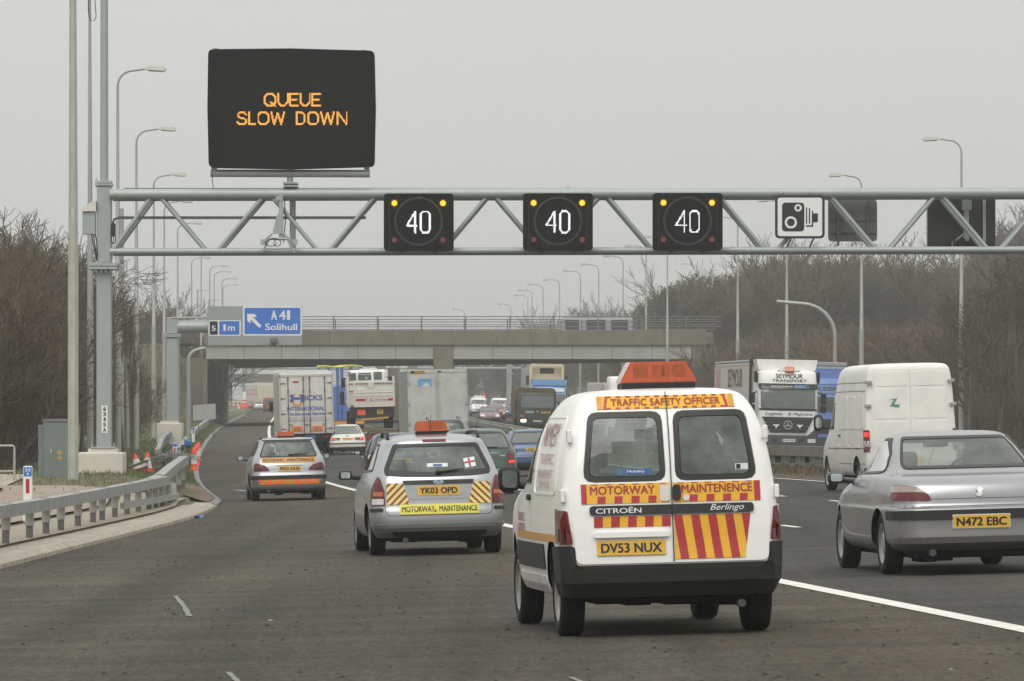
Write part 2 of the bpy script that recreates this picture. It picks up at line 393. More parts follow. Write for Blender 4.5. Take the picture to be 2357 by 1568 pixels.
def tri_poly(outer, holes, step):
    V = []; E = []
    for poly in [outer] + holes:
        b = len(V); V += [Vector(p) for p in poly]; n = len(poly); E += [(b + i, b + (i + 1) % n) for i in range(n)]
    xs = [p[0] for p in outer]; ys = [p[1] for p in outer]
    if step:
        nx = int((max(xs) - min(xs)) / step); ny = int((max(ys) - min(ys)) / step)
        for i in range(1, nx + 1):
            for j in range(1, ny + 1):
                x = min(xs) + (max(xs) - min(xs)) * i / (nx + 1); y = min(ys) + (max(ys) - min(ys)) * j / (ny + 1)
                if inside(x, y, outer) and not any(inside(x, y, h) for h in holes): V.append(Vector((x, y)))
    r = geometry.delaunay_2d_cdt(V, E, [], 0, 1e-6)
    P = [tuple(p) for p in r[0]]; T = []
    for t in r[2]:
        cx = sum(P[i][0] for i in t) / 3; cy = sum(P[i][1] for i in t) / 3
        if inside(cx, cy, outer) and not any(inside(cx, cy, h) for h in holes): T.append(tuple(t))
    return P, T

class Flat:
    """a plane: origin, right, up; normal = right x up"""
    def __init__(s, o, right=(1, 0, 0), up=(0, 0, 1)):
        s.o = Vector(o); s.r = Vector(right); s.u = Vector(up); s.n = s.r.cross(s.u); s.sg = 1; s.step = 0; s.seg = 9
    def map(s, a, z, off): return s.o + s.r * a + s.u * z + s.n * off
class Body:
    """car shell: stack of rounded horizontal outlines. knots (z, half width, rear y, front y)"""
    def __init__(s, knots, rc=.25, fc=.35, rb=.04, fb=.1, tr=.04, tf=.1, n=(7, 5, 12, 5, 6), zs=None, e=1.0):
        K = np.array(knots, float); s.K = K
        s.fw, s.fr, s.ff = pchip(K[:, 0], K[:, 1]), pchip(K[:, 0], K[:, 2]), pchip(K[:, 0], K[:, 3])
        s.rc, s.fc, s.rb, s.fb, s.tr, s.tf, s.n = rc, fc, rb, fb, tr, tf, n
        s.c = {}; s.Nh = sum(n)
        s.zs = zs or sorted(set([round(float(z), 4) for z in K[:, 0]] + [round(float((K[i, 0] * (3 - j) + K[i + 1, 0] * j) / 3), 4) for i in range(len(K) - 1) for j in (1, 2)]))
    def out(s, z):
        k = round(z, 4)
        if k in s.c: return s.c[k]
        w, yr, yf = s.fw(z), s.fr(z), s.ff(z); L = max(yf - yr, .01)
        wr, wf = w * (1 - s.tr), w * (1 - s.tf)
        Rr = min(s.rc, .8 * wr, .4 * L); Rf = min(s.fc, .8 * wf, .4 * L)
        rb, fb = s.rb, s.fb; n0, n1, n2, n3, n4 = s.n; X = []; Y = []
        x1 = wr - Rr; yb = yr + rb * (x1 / max(wr, 1e-4))**2
        for i in range(n0): t = i / n0; X.append(x1 * t); Y.append(yr + rb * (x1 * t / max(wr, 1e-4))**2)
        for i in range(n1):
            a = math.pi / 2 * i / n1; X.append(x1 + Rr * math.sin(a)); Y.append(yb + Rr * (1 - math.cos(a)))
        y0 = yb + Rr; x2 = wf - Rf; yfb = yf - fb * (x2 / max(wf, 1e-4))**2; y1 = max(yfb - Rf, y0 + .01)
        for i in range(n2):
            t = i / n2; X.append(w - (w - wr) * max(0, 1 - t / .35)**2 - (w - wf) * max(0, (t - .6) / .4)**2); Y.append(y0 + (y1 - y0) * t)
        for i in range(n3):
            a = math.pi / 2 * i / n3; X.append(x2 + Rf * math.cos(a)); Y.append(y1 + (yfb - y1) * math.sin(a))
        for i in range(n4 + 1): t = 1 - i / n4; X.append(x2 * t); Y.append(yf - fb * (x2 * t / max(wf, 1e-4))**2)
        X = np.array(X); Y = np.array(Y); A = np.concatenate([[0], np.cumsum(np.hypot(np.diff(X), np.diff(Y)))])
        s.c[k] = (X, Y, A)
        return s.c[k]
    def P(s, u, z):
        X, Y, A = s.out(z); a = min(abs(u), s.Nh); i = min(int(a), s.Nh - 1); t = a - i
        x = X[i] * (1 - t) + X[i + 1] * t; y = Y[i] * (1 - t) + Y[i + 1] * t
        return Vector((x if u >= 0 else -x, y, z))
    def nrm(s, u, z):
        zt = s.K[-1, 0]; zb = s.K[0, 0]; d = .006
        z0, z1 = max(zb, z - d), min(zt, z + d)
        tu = s.P(min(u + .2, s.Nh), z) - s.P(max(u - .2, -s.Nh), z); tz = s.P(u, z1) - s.P(u, z0)
        n = tu.cross(tz)
        return n.normalized() if n.length > 1e-9 else Vector((0, 0, 1))
    def u_of(s, kind, a, z):
        X, Y, A = s.out(z); U = np.arange(s.Nh + 1)
        if kind == 'r': return math.copysign(float(np.interp(abs(a), A, U)), a)
        if kind == 'f': return math.copysign(float(np.interp(A[-1] - abs(a), A, U)), a)
        k0 = s.n[0]; k1 = s.Nh - s.n[4]
        u = float(np.interp(a, Y[k0:k1 + 1], U[k0:k1 + 1]))
        return u if kind == 'sr' else -u
    def view(s, kind): return View(s, kind)
    def hull(s, holes, mats, parent, lining=True, name='body', cut=None):
        H = []
        for kind, pts, r in holes:
            rp = rpoly(pts, r)
            for half in ([rp] if kind != 'f' else [clip(rp, rect(-9, -.0015, -1, 9)), clip(rp, rect(.0015, 9, -1, 9))]):
                H.append([(s.u_of(kind, a, z) * .06, z) for a, z in subdiv(half, .12)])
        Z = s.zs; V = []; E = []
        U = [u * .06 for u in range(-s.Nh, s.Nh + 1)]
        for z in Z:
            for u in U: V.append(Vector((u, z)))
        for h in H:
            b = len(V); V += [Vector(p) for p in h]; n = len(h); E += [(b + i, b + (i + 1) % n) for i in range(n)]
        r = geometry.delaunay_2d_cdt(V, E, [], 0, 1e-7); P = [tuple(p) for p in r[0]]; T = []
        for t in r[2]:
            cx = sum(P[i][0] for i in t) / 3; cy = sum(P[i][1] for i in t) / 3
            if not any(inside(cx, cy, h) for h in H): T.append(tuple(t))
        mb = MB(); Q = [s.P(u / .06, z) for u, z in P]
        mb.add(Q, T, 0, True)
        if lining:
            Q2 = [q - s.nrm(u / .06, z) * .03 for q, (u, z) in zip(Q, P)]
            mb.add(Q2, [t[::-1] for t in T], 1, True)
        return mb.build(name, mats, parent, False)
class View:
    def __init__(s, b, kind):
        s.b, s.k = b, kind; s.sg = -1 if kind in ('f', 'sl') else 1; s.step = .10; s.seg = .09
    def map(s, a, z, off):
        u = s.b.u_of(s.k, a, z); return s.b.P(u, z) + s.b.nrm(u, z) * off

def panel(surf, pts, off=.004, base=None, r=0, holes=(), mb=None, m=0, step=None):
    mb = mb or MB(); st = surf.step if step is None else step
    o = subdiv(rpoly(pts, r), surf.seg); hs = [subdiv(rpoly(h, hr), surf.seg) for h, hr in holes]
    P, T = tri_poly(o, hs, st)
    V = [surf.map(a, z, off) for a, z in P]; Fs = list(T)
    if base is not None:
        cnt = {}
        for t in T:
            for i in range(3):
                e = (t[i], t[(i + 1) % 3]); cnt[tuple(sorted(e))] = cnt.get(tuple(sorted(e)), []) + [e]
        n = len(V); V += [surf.map(a, z, base) for a, z in P]
        for k, e in cnt.items():
            if len(e) == 1: a, b = e[0]; Fs.append((b, a, n + a, n + b))
    return mb.add(V, Fs, m, False)
def patch(surf, pts, mt, name, parent, off=.004, base=None, r=0, holes=(), label=None, step=None):
    o = panel(surf, pts, off, base, r, holes, step=step).build(name, mt, parent, False)
    if label: o['label'] = label
    return o
def rect(a0, a1, z0, z1): return [(a0, z0), (a1, z0), (a1, z1), (a0, z1)]
def circ(a, z, r, n=16, k=1): return [(a + r * math.cos(2 * math.pi * i / n), z + r * k * math.sin(2 * math.pi * i / n)) for i in range(n)]

TXT = {}
def text2d(t, bold=0.0, shear=0.0):
    k = (t, bold, shear)
    if k not in TXT:
        c = bpy.data.curves.new('lettering', 'FONT'); c.body = t; c.offset = bold; c.shear = shear; c.resolution_u = 3
        o = bpy.data.objects.new('lettering', c); COL.objects.link(o)
        dg = bpy.context.evaluated_depsgraph_get(); e = o.evaluated_get(dg); me = e.to_mesh()
        V = np.array([v.co[:2] for v in me.vertices]); T = [tuple(p.vertices) for p in me.polygons]
        e.to_mesh_clear(); bpy.data.objects.remove(o); bpy.data.curves.remove(c)
        lo, hi = V.min(0), V.max(0); TXT[k] = ((V - lo) / np.maximum(hi - lo, 1e-6), T, (hi - lo)[0] / (hi - lo)[1])
    return TXT[k]
def text(surf, t, ca, cz, wd, ht, mt, parent, off=.006, bold=.0, shear=0, name='lettering', mb=None, m=0, slope=0):
    """centred text block wd x ht"""
    V, T, asp = text2d(t, 0, shear)
    if wd is None: wd = ht * asp
    out_ = mb if mb is not None else MB(); b = bold * ht * 1.6      # heavier strokes: the outline laid down again a hair to each side
    for i, (dx, dz) in enumerate([(0, 0)] + ([(-b, b * .4), (b, b * .4), (b, -b * .4), (-b, -b * .4)] if bold > 0 else [])):
        out_.add([surf.map(ca + surf.sg * ((x - .5) * (wd - 2 * b) + dx), cz + (y - .5) * (ht - b) + dz + slope * (x - .5), off + i * .0004) for x, y in V], T, m)
    if mb is None: return out_.build(name, mt, parent, False)
def plate(surf, ca, cz, t, parent, wd=.52, ht=.112, mt='plate_yellow', off=.016, lines=None):
    p = patch(surf, rect(ca - wd / 2, ca + wd / 2, cz - ht / 2, cz + ht / 2), mt, 'number_plate', parent, off, 0, .01, step=0)
    if lines: 
        mb = MB()
        for i, s_ in enumerate(lines): text(surf, s_, ca, cz + ht * (.22 - .44 * i), wd * .74, ht * .34, 'ink', p, off + .003, .02, mb=mb)
        mb.build('lettering', 'ink', p, False)
    else: text(surf, t, ca, cz, wd * .88, ht * .66, 'ink', p, off + .003, .025)
    return p
def stripes(surf, area, ang, w_, gap, mt, parent, off, name='stripes', start=0):
    """parallel stripes clipped to a convex area"""
    mb = MB(); c, s_ = math.cos(ang), math.sin(ang)
    ts = [-x * s_ + z * c for x, z in area]; t = min(ts) + start
    while t < max(ts):
        q = [(-9 * c - t * s_, -9 * s_ + t * c), (9 * c - t * s_, 9 * s_ + t * c), (9 * c - (t + w_) * s_, 9 * s_ + (t + w_) * c), (-9 * c - (t + w_) * s_, -9 * s_ + (t + w_) * c)]
        q = clip(q, area)
        if len(q) > 2: panel(surf, q, off, mb=mb, step=0)
        t += w_ + gap
    return mb.build(name, mt, parent, False)

# ---------------------------------------------------------------- road geometry
E_ = pchip([-40, 0, 33, 41, 54.7, 87.3, 143, 169, 265, 340, 435, 650, 800, 950, 1000, 1200, 1500, 2600],
           [10.2, 6.95, 4.3, 3.68, 2.55, -.05, -3.95, -5.6, -10.9, -14.5, -18.6, -27.1, -33, -39.5, -42.3, -56, -83, -190])
B_ = pchip([-40, 0, 180, 240, 300, 350, 400, 450, 660, 950, 1000, 1100, 1300, 2600], [0, 0, 0, .25, .72, 1.2, 1.68, 2.1, 3.65, 5.85, 6.12, 6.4, 6.5, 6.5])
def E(Y): return E_(Y)
def dE(Y): return (E_(Y + 4) - E_(Y - 4)) / 8
def cross(d):
    if d < 11: return .025 * max(d, -8)
    if d < 14.4: return .275
    return .275 - .02 * (min(d, 30) - 14.4)
def rz(d, Y): return B_(Y) + cross(d)
def world(d, Y, z=0): return Vector((E(Y) + d, Y, rz(d, Y) + z))
def px(x, Y): return (x - CX) * Y / F
def pz(y, Y): return CH + (HY - y) * Y / F
def at(x, y, Y): return Vector((px(x, Y), Y, pz(y, Y)))
def stand(root, x, Y, oncoming=False, dz=0, yaw=.012):
    """put a vehicle's base (its near end) at picture column x, distance Y"""
    X = px(x, Y); d = X - E(Y); th = -math.atan(dE(Y)) + yaw
    sl = (rz(d + .5, Y) - rz(d - .5, Y)); gr = (B_(Y + 4) - B_(Y - 4)) / 8
    root.location = (X, Y, rz(d, Y) + dz)
    root.rotation_euler = (math.atan(gr), -math.atan(sl), th) if not oncoming else (-math.atan(gr), math.atan(sl), th + math.pi)
    return root

# ================================================================ ground and road
L_ = pchip([-40, 40, 68, 72.6, 88.8, 106, 119, 128, 140, 2600], [-10, -9.6, -7.6, -7.2, -5.75, -4.45, -3.85, -3.6, -3.6, -3.6])
YS = sorted(set([-40, -20, 0] + list(range(10, 140, 4)) + list(range(140, 700, 10)) + list(range(700, 1400, 30)) + [1500, 1700, 2000, 2600]))
def sst(a, b, x): t = min(max((x - a) / (b - a), 0), 1); return t * t * (3 - 2 * t)
def emb(d, Y):
    if -5.0 < d < 34.4: return -99
    dy = max(446 - Y, 0, Y - 474); f = sst(5.4, 7.5, -d) if d < 0 else sst(34.4, 36.5, d)
    return (8.5 - .5 * dy) * f - 99 * (f < .02)
def gz(d, Y):
    if d < 5:
        l = L_(Y); t = max(l - d, 0)
        z = B_(Y) + cross(l) + (.12 if t > .565 else .06) + min(.32, (.015 if Y < 112 else .13) * t) + 1.6 * sst(9, 30, -d) + 2.2 * sst(14, 60, -d)
    else:
        t = d - 28.9
        z = B_(Y) + cross(28.9) + .1 + .02 * t + 4.6 * sst(32, 52, d) * sst(150, 260, Y)
    return max(z, emb(d, Y))
def sheet(name, cols, ys, zf, mt, kind='structure', sm=True):
    """cols: list of functions Y->d"""
    V = []; n = len(cols)
    for Y in ys:
        for c in cols:
            d = c(Y); V.append((E(Y) + d, Y, zf(d, Y)))
    Fs = [(i * n + j, i * n + j + 1, (i + 1) * n + j + 1, (i + 1) * n + j) for i in range(len(ys) - 1) for j in range(n - 1)]
    o = MB().add(V, Fs, 0, sm).build(name, mt, None, False); o['kind'] = kind
    return o
def lin(a, b, k): return [(lambda Y, i=i: (a(Y) if callable(a) else a) * (1 - i / k) + (b(Y) if callable(b) else b) * i / k) for i in range(k + 1)]
GYS = sorted(set(YS + list(range(420, 500, 2))))
# left verge, right verge, and a bed under the carriageways
lc = [(lambda Y, q=q: L_(Y) - q) for q in (900, 400, 200, 120, 70, 50, 38, 30, 24, 19, 15, 12, 9.5, 7.5, 6, 5, 4, 3.2, 2.4, 1.6, 1, .58, .55, .12)]
sheet('grass_verge', lc, GYS, gz, 'grass_ground')
rc_ = [(lambda Y, q=q: q) for q in (28.9, 29.4, 30, 31, 32, 33, 34.4, 35, 36.5, 38, 41, 44, 48, 54, 60, 70, 90, 130, 200, 400, 900)]
sheet('embankment', rc_, GYS, gz, 'bank_ground')
sheet('ground', [(lambda Y, q=q: q) for q in (-12, -6, 0, 6, 12, 20, 30)], YS, lambda d, Y: rz(d, Y) - .45, 'dirt')
sheet('hard_shoulder', lin(L_, -2.35, 5), YS, rz, 'asphalt')
sheet('shoulder_strip', lin(-2.35, 0.0, 3), YS, rz, 'asphalt_dusty')
sheet('carriageway', lin(0.0, 11.6, 6), YS, lambda d, Y: rz(d, Y), 'asphalt_lane')
sheet('opposite_carriageway', lin(14.0, 28.9, 8), YS, rz, 'asphalt_far')
sheet('central_reserve', lin(11.6, 14.0, 4), YS, lambda d, Y: rz(d, Y) + (.10 if 11.8 < d < 13.8 else 0), 'scrub_ground')

# kerbs: a sloped concrete kerb with a toothed foot round the refuge, a plain dark kerb beyond
def kerbline(name, ys, dfun, w_, h, mt, jag=False):
    V = []
    for Y in ys:
        d = dfun(Y); z = rz(d, Y)
        prof = [(0.0, -.2), (0.0, h * .45), (-.10, h), (-w_, h + .005), (-w_, -.2)]
        V += [(E(Y) + d + a, Y, z + b) for a, b in prof]
    n = 5; Fs = [(i * n + j, i * n + j + 1, (i + 1) * n + j + 1, (i + 1) * n + j) for i in range(len(ys) - 1) for j in range(n - 1)]
    Fs += [(0, 1, 2, 3, 4), tuple((len(ys) - 1) * n + k for k in range(5))]
    mb = MB().add(V, Fs)
    if jag:
        Y = ys[0]
        while Y < ys[-1]:
            d = dfun(Y); mb.add([(E(Y) + d + a, Y + b, rz(d, Y) + c) for c in (-.1, .055) for b in (0, .22) for a in (.0, .035)], [(0, 1, 3, 2), (4, 6, 7, 5), (0, 4, 5, 1), (2, 3, 7, 6), (1, 5, 7, 3), (0, 2, 6, 4)]); Y += .42
    o = mb.build(name, mt); return o
ky = [y for y in np.arange(20, 118.5, 1.5)]
tag(kerbline('kerb', ky, L_, .55, .11, 'kerb', True), kind='structure')
tag(kerbline('kerb', [118.5, 119.5, 121, 123, 126] + list(range(130, 700, 6)), L_, .16, .10, 'kerb_wet'), kind='structure')
# paved strip behind the kerb and gravel behind the fence
def strip(name, ys, d0, d1, mt, lift, n=4):
    return sheet(name, lin(lambda Y: L_(Y) - d0, lambda Y: L_(Y) - d1, n), ys, lambda d, Y: gz(d, Y) + lift, mt)
strip('paved_strip', [y for y in np.arange(20, 118, 2.)], .57, 1.7, 'paving', .02)
strip('gravel_bed', [y for y in np.arange(20, 119, 3.)], 1.9, 5.6, 'gravel', .04)
sheet('footpath', lin(-9.6, -8.2, 2), [y for y in np.arange(112, 150, 3.)], lambda d, Y: gz(d, Y) + .03, 'kerb')
dp = [(lambda Y, q=q: L_(Y) - .15 - q * sst(117.5, 122, Y) * (1 - sst(136, 158, Y)) * 1.5) for q in np.linspace(0, 1, 12)]
rs_ = random.Random(9)
sheet('soil_patch', dp, [y for y in np.arange(117.5, 158, .6)], lambda d, Y: rz(L_(Y), Y) + .122 + (.09 * rs_.random() + .05 * math.sin(Y * .7) ** 2) * min(1, (L_(Y) - d - .14) * 2) * max(0, 1 - ((L_(Y) - d - .15) / 1.6) ** 4) * sst(117.5, 119.5, Y), 'dirt', sm=False)

# road markings
def mark(mb, d, y0, y1, wd, step=6):
    ys = [y0]; 
    while ys[-1] < y1: ys.append(min(ys[-1] + step, y1))
    V = []
    for Y in ys:
        df = d(Y) if callable(d) else d
        for q in (-wd / 2, wd / 2): V.append((E(Y) + df + q, Y, rz(df + q, Y) + .006))
    mb.add(V, [(2 * i, 2 * i + 1, 2 * i + 3, 2 * i + 2) for i in range(len(ys) - 1)])
mb = MB(); mark(mb, .05, 5, 1300, .2); mark(mb, 11.15, 20, 1300, .18); mark(mb, 14.5, 20, 1300, .18); mark(mb, 25.4, 20, 1300, .2)
for d in (3.65, 7.35, 18.1, 21.75):
    Y = 31.0 + (d * 1.37) % 9
    while Y < 1100: mark(mb, d, Y, Y + 2, .12, 3); Y += 9
tag(mb.build('road_marking', 'paint_line', None, False), kind='structure')
mb = MB()
def chalk(pts, wd=.04):
    for (x0, y0), (x1, y1) in zip(pts, pts[1:]):
        A = []
        for x, y in ((x0, y0), (x1, y1)):
            Y = (CH + .06) * F / (y - HY); X = px(x, Y); A.append((X, Y))
        for k in range(6):
            q0, q1 = k / 6, (k + 1) / 6; V = []
            for q in (q0, q1):
                X = A[0][0] * (1 - q) + A[1][0] * q; Y = A[0][1] * (1 - q) + A[1][1] * q; wv = wd * (.7 + .5 * random.random())
                V += [(X - wv / 2, Y, rz(X - E(Y), Y) + .007), (X + wv / 2, Y, rz(X - E(Y), Y) + .007)]
            mb.add(V, [(0, 1, 3, 2)])
random.seed(4)
chalk([(404, 1353), (424, 1376), (436, 1397)], .05); chalk([(525, 1519), (548, 1540), (565, 1570)], .04); chalk([(1312, 1548), (1366, 1570)], .04)
chalk([(392, 1129), (420, 1131)], .14); chalk([(545, 1127), (566, 1131)], .3)
tag(mb.build('road_marking', 'chalk', None, False), kind='structure')
# loose grit and stones on the shoulder
mb = MB(); rng = random.Random(11)
for i in range(2600):
    Y = 30 + 90 * rng.random() ** 1.5; d = L_(Y) + .1 + rng.random() ** .8 * (-.15 - L_(Y)); X = E(Y) + d
    s_ = .006 + .019 * rng.random() ** 3; z = rz(d, Y); a = rng.random() * 3
    V = [(X + s_ * math.cos(a + k * 1.57) * (1 + .5 * rng.random()), Y + 1.4 * s_ * math.sin(a + k * 1.57), z) for k in range(4)] + [(X, Y, z + s_ * (.4 + .5 * rng.random()))]
    mb.add(V, [(0, 1, 4), (1, 2, 4), (2, 3, 4), (3, 0, 4)], 1 if rng.random() < .015 else 0)
tag(mb.build('loose_grit', ['stone', 'chalk'], None, False), 'dark grit and small stones scattered over the hard shoulder', 'grit', None, 'stuff')
mb = MB()
for k in range(5): mb.add([(px(422 + k * 7, 104) + q * .05, 104 + p * .9, rz(-4.6, 104) + .01 + .03 * ((k + p) % 2)) for p in (0, 1) for q in (0, 2.4)], [(0, 1, 3, 2)])
tag(mb.build('blue_rag', 'rag_blue', None, False), 'flat scrap of blue plastic lying beside the refuge kerb', 'litter')

# ================================================================ bridge
YB = 450
br = tag(empty('concrete_bridge', (px(1022, YB), YB, B_(YB))), 'concrete road bridge with railings spanning both carriageways', 'bridge')
def kid(mb, name, mt, root, sub=None):
    o = mb.build(name, mt, sub or root)
    o.data.transform(Matrix.Translation(-root.location)); 
    return o
xl, xr = px(474, YB), px(1592, YB)
zs0, zs1, zs2, zs3 = pz(827, YB), pz(795, YB), pz(760, YB), pz(729, YB)
mb = MB(); back = lambda x: 503 + (x - xl) * (458 - 503) / (xr - xl)
mb.prism([(xl, YB + .5), (xr + .3, YB + .5), (xr + .3, back(xr)), (xl - .6, back(xl))], lambda a, b, c: (a, b, c), zs0 + .15, zs1 + .25)
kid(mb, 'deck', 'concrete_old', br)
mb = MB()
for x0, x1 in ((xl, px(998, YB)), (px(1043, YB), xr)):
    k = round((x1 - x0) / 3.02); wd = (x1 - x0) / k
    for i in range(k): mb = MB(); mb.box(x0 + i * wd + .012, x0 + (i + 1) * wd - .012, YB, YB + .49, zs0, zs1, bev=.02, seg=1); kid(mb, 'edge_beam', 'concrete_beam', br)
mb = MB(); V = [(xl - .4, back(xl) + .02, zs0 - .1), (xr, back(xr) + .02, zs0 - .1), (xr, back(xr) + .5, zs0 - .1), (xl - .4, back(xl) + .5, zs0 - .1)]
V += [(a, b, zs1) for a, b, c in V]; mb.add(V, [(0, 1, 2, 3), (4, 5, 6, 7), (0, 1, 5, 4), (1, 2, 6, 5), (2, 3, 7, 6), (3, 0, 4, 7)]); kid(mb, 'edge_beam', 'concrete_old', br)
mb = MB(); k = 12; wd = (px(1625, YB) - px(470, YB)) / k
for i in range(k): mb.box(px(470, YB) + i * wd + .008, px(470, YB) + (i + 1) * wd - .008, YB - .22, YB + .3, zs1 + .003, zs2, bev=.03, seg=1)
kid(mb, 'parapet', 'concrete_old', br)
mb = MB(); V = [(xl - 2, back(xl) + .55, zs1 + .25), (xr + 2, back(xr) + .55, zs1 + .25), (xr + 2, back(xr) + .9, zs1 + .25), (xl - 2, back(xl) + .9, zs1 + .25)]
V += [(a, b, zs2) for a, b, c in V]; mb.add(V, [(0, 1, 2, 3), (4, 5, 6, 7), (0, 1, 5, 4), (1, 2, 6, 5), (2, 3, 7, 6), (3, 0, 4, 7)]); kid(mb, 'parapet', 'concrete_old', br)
for side in (0, 1):
    mb = MB(); X0, X1 = px(640 if side == 0 else 500, YB), px(1660, YB)
    yy = (lambda x: YB - .02) if side == 0 else (lambda x: YB + 11.5)
    for zt in (zs3, zs3 - .42, zs3 - .80):
        mb.tube([(X0, yy(X0), zt), (X1, yy(X1), zt)], .035, 6)
    for i in range(13):
        x = px(666 + i * 101.5 - side * 6, YB)
        if X0 - .1 < x < X1: mb.box(x - .05, x + .05, yy(x) - .06, yy(x) + .06, zs2 - .02, zs3 + .02)
    kid(mb, 'railing', 'galv_dark', br)
for x0, x1, y0, y1, zt in ((998, 1043, YB - .1, YB + 8.5, zs1 - .003), (893, 917, 497, 503, zs0 - .12)):
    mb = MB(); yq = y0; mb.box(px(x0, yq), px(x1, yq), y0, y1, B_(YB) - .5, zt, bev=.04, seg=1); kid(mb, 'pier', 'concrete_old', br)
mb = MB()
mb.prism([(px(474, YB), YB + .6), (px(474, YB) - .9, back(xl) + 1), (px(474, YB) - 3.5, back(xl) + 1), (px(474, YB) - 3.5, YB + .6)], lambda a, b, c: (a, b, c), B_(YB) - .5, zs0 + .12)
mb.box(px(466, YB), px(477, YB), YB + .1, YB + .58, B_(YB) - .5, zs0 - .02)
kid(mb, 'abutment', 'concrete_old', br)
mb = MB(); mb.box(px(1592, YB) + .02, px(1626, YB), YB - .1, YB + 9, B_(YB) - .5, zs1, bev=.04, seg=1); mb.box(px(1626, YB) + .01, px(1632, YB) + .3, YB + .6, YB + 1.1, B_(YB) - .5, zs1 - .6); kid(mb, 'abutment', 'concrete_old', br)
mb = MB(); mb.box(xl - 60, xl - 1.2, YB + .4, YB + 12.4, zs1 + .1, zs1 + .28); mb.box(xr + 2.2, xr + 60, YB + .4, YB + 12.4, zs1 + .1, zs1 + .28)
tag(mb.build('side_road', 'asphalt_far'), kind='structure')

# fences on the bank top beyond the bridge
mb = MB(); 
for zt in (.55, 1.0): mb.tube([(px(1632, YB) + 2.4, YB - 2, 8.3 + zt), (px(1632, YB) + 40, YB - 2, 8.3 + zt)], .03, 5)
for i in range(16): mb.tube([(px(1632, YB) + 2.4 + 2.5 * i, YB - 2, 7.4), (px(1632, YB) + 2.4 + 2.5 * i, YB - 2, 9.4)], .05, 5)
tag(mb.build('boundary_fence', 'wood'), 'low post and rail fence along the top of the right bank', 'fence')

# ================================================================ gantry
YG = 154.0; SG = F / YG
gx = lambda x: (x - CX) / SG
gzz = lambda y: CH + (HY - y) / SG
g = tag(empty('signal_gantry', (gx(240), YG, gzz(1122))), 'grey tubular lattice gantry carrying the lit signals over the carriageway', 'gantry')
mb = MB(); mb.box(gx(183), gx(287), YG - .55, YG + .75, gzz(1122) - .4, gzz(1041), bev=.05); mb.box(gx(205), gx(271), YG - .4, YG + .5, gzz(1041) - .05, gzz(1033), bev=.02, seg=1); kid(mb, 'foundation_block', 'concrete', g)
mb = MB(); mb.box(gx(223), gx(257), YG - .2, YG + .25, gzz(1033), gzz(622), bev=.03); mb.box(gx(224), gx(257), YG - .2, YG + .25, gzz(605), gzz(429), bev=.03)
for y0, y1, x0, x1 in ((621.5, 615, 207, 273), (614, 605.5, 207, 273), (1033, 1029, 212, 267)): mb.box(gx(x0), gx(x1), YG - .42, YG + .48, gzz(y0), gzz(y1), bev=.01, seg=1)
for i in range(6): mb.tube([(gx(213 + i * 11), YG - .36, gzz(628)), (gx(213 + i * 11), YG - .36, gzz(620))], .025, 6)
for i in range(4): mb.tube([(gx(214 + i * 17), YG - .34, gzz(1034)), (gx(214 + i * 17), YG - .34, gzz(1020))], .022, 6)
col_ = kid(mb, 'column', 'steel_grey', g)
nb = MB(); nb.box(gx(235), gx(249), YG - .213, YG - .203, gzz(997), gzz(934)); p_ = kid(nb, 'number_label', 'sign_white', g, g)
for i, ch in enumerate('6345A'):
    tt = Flat(Vector((gx(242), YG - .215, gzz(941.5 + i * 12))) - g.location); text(tt, ch, 0, 0, .078, .11, 'ink', p_, .0, .04)
mb = MB(); mb.box(gx(222), gx(260), YG - .24, YG + .28, gzz(429), gzz(424), bev=.01, seg=1); mb.box(gx(224), gx(258), YG - .22, YG + .26, gzz(423.5), gzz(417), bev=.01, seg=1)
mb.tube([(gx(240), YG, gzz(419)), (gx(240), YG, 15.5)], [.115, .10], 12); kid(mb, 'mast', 'steel_grey', g)
mb = MB(); mb.tube([(gx(228), YG - .1, gzz(424)), (gx(222), YG - .1, gzz(410)), (gx(221), YG - .1, gzz(425)), (gx(222), YG - .1, gzz(432))], .012, 5); kid(mb, 'cable', 'cable', g)
XR = gx(2640)
mb = MB()
mb.box(gx(191), gx(221), YG - .25, YG + .1, gzz(540), gzz(489), bev=.01, seg=1)
kid(mb, 'equipment_box', 'steel_grey', g)
mb = MB(); mb.prism([(gx(190), gzz(488)), (gx(223), gzz(487)), (gx(223), gzz(464)), (gx(216), gzz(464)), (gx(191), gzz(480))], lambda a, b, c: (a, c, b), YG - .33, YG + .15); kid(mb, 'camera_hood', 'lantern_white', g)
mb = MB(); mb.box(gx(258), gx(266), YG - .3, YG, gzz(545), gzz(515), bev=.01, seg=1)
for dx, e in ((0, 0), (4, 4), (8, -3)): mb.tube([(gx(212 + dx), YG - .12, gzz(540)), (gx(216 + dx), YG - .18, gzz(562 + e)), (gx(222 + dx * .4), YG - .25, gzz(590 + e)), (gx(223), YG - .22, gzz(601))], .018, 6)
mb.tube([(gx(261), YG - .2, gzz(515)), (gx(264), YG - .2, gzz(505)), (gx(274), YG - .2, gzz(503))], .03, 6)
for e in (0, 4, 8): mb.tube([(gx(259 + e), YG - .2, gzz(545)), (gx(258 + e), YG - .25, gzz(556 + e * .5)), (gx(262), YG - .2, gzz(562))], .012, 5)
kid(mb, 'cable', 'cable', g)
TY = (YG - .35, YG + .85)
for ci, y in enumerate(TY):
    mb = MB(); mb.tube([(gx(255), y, gzz(448.5)), (XR, y, gzz(444))], .142, 14); kid(mb, 'top_chord', 'steel_grey', g)
    mb = MB(); mb.tube([(gx(255), y, gzz(580)), (XR, y, gzz(575))], .088, 14); kid(mb, 'bottom_chord', 'steel_grey', g)
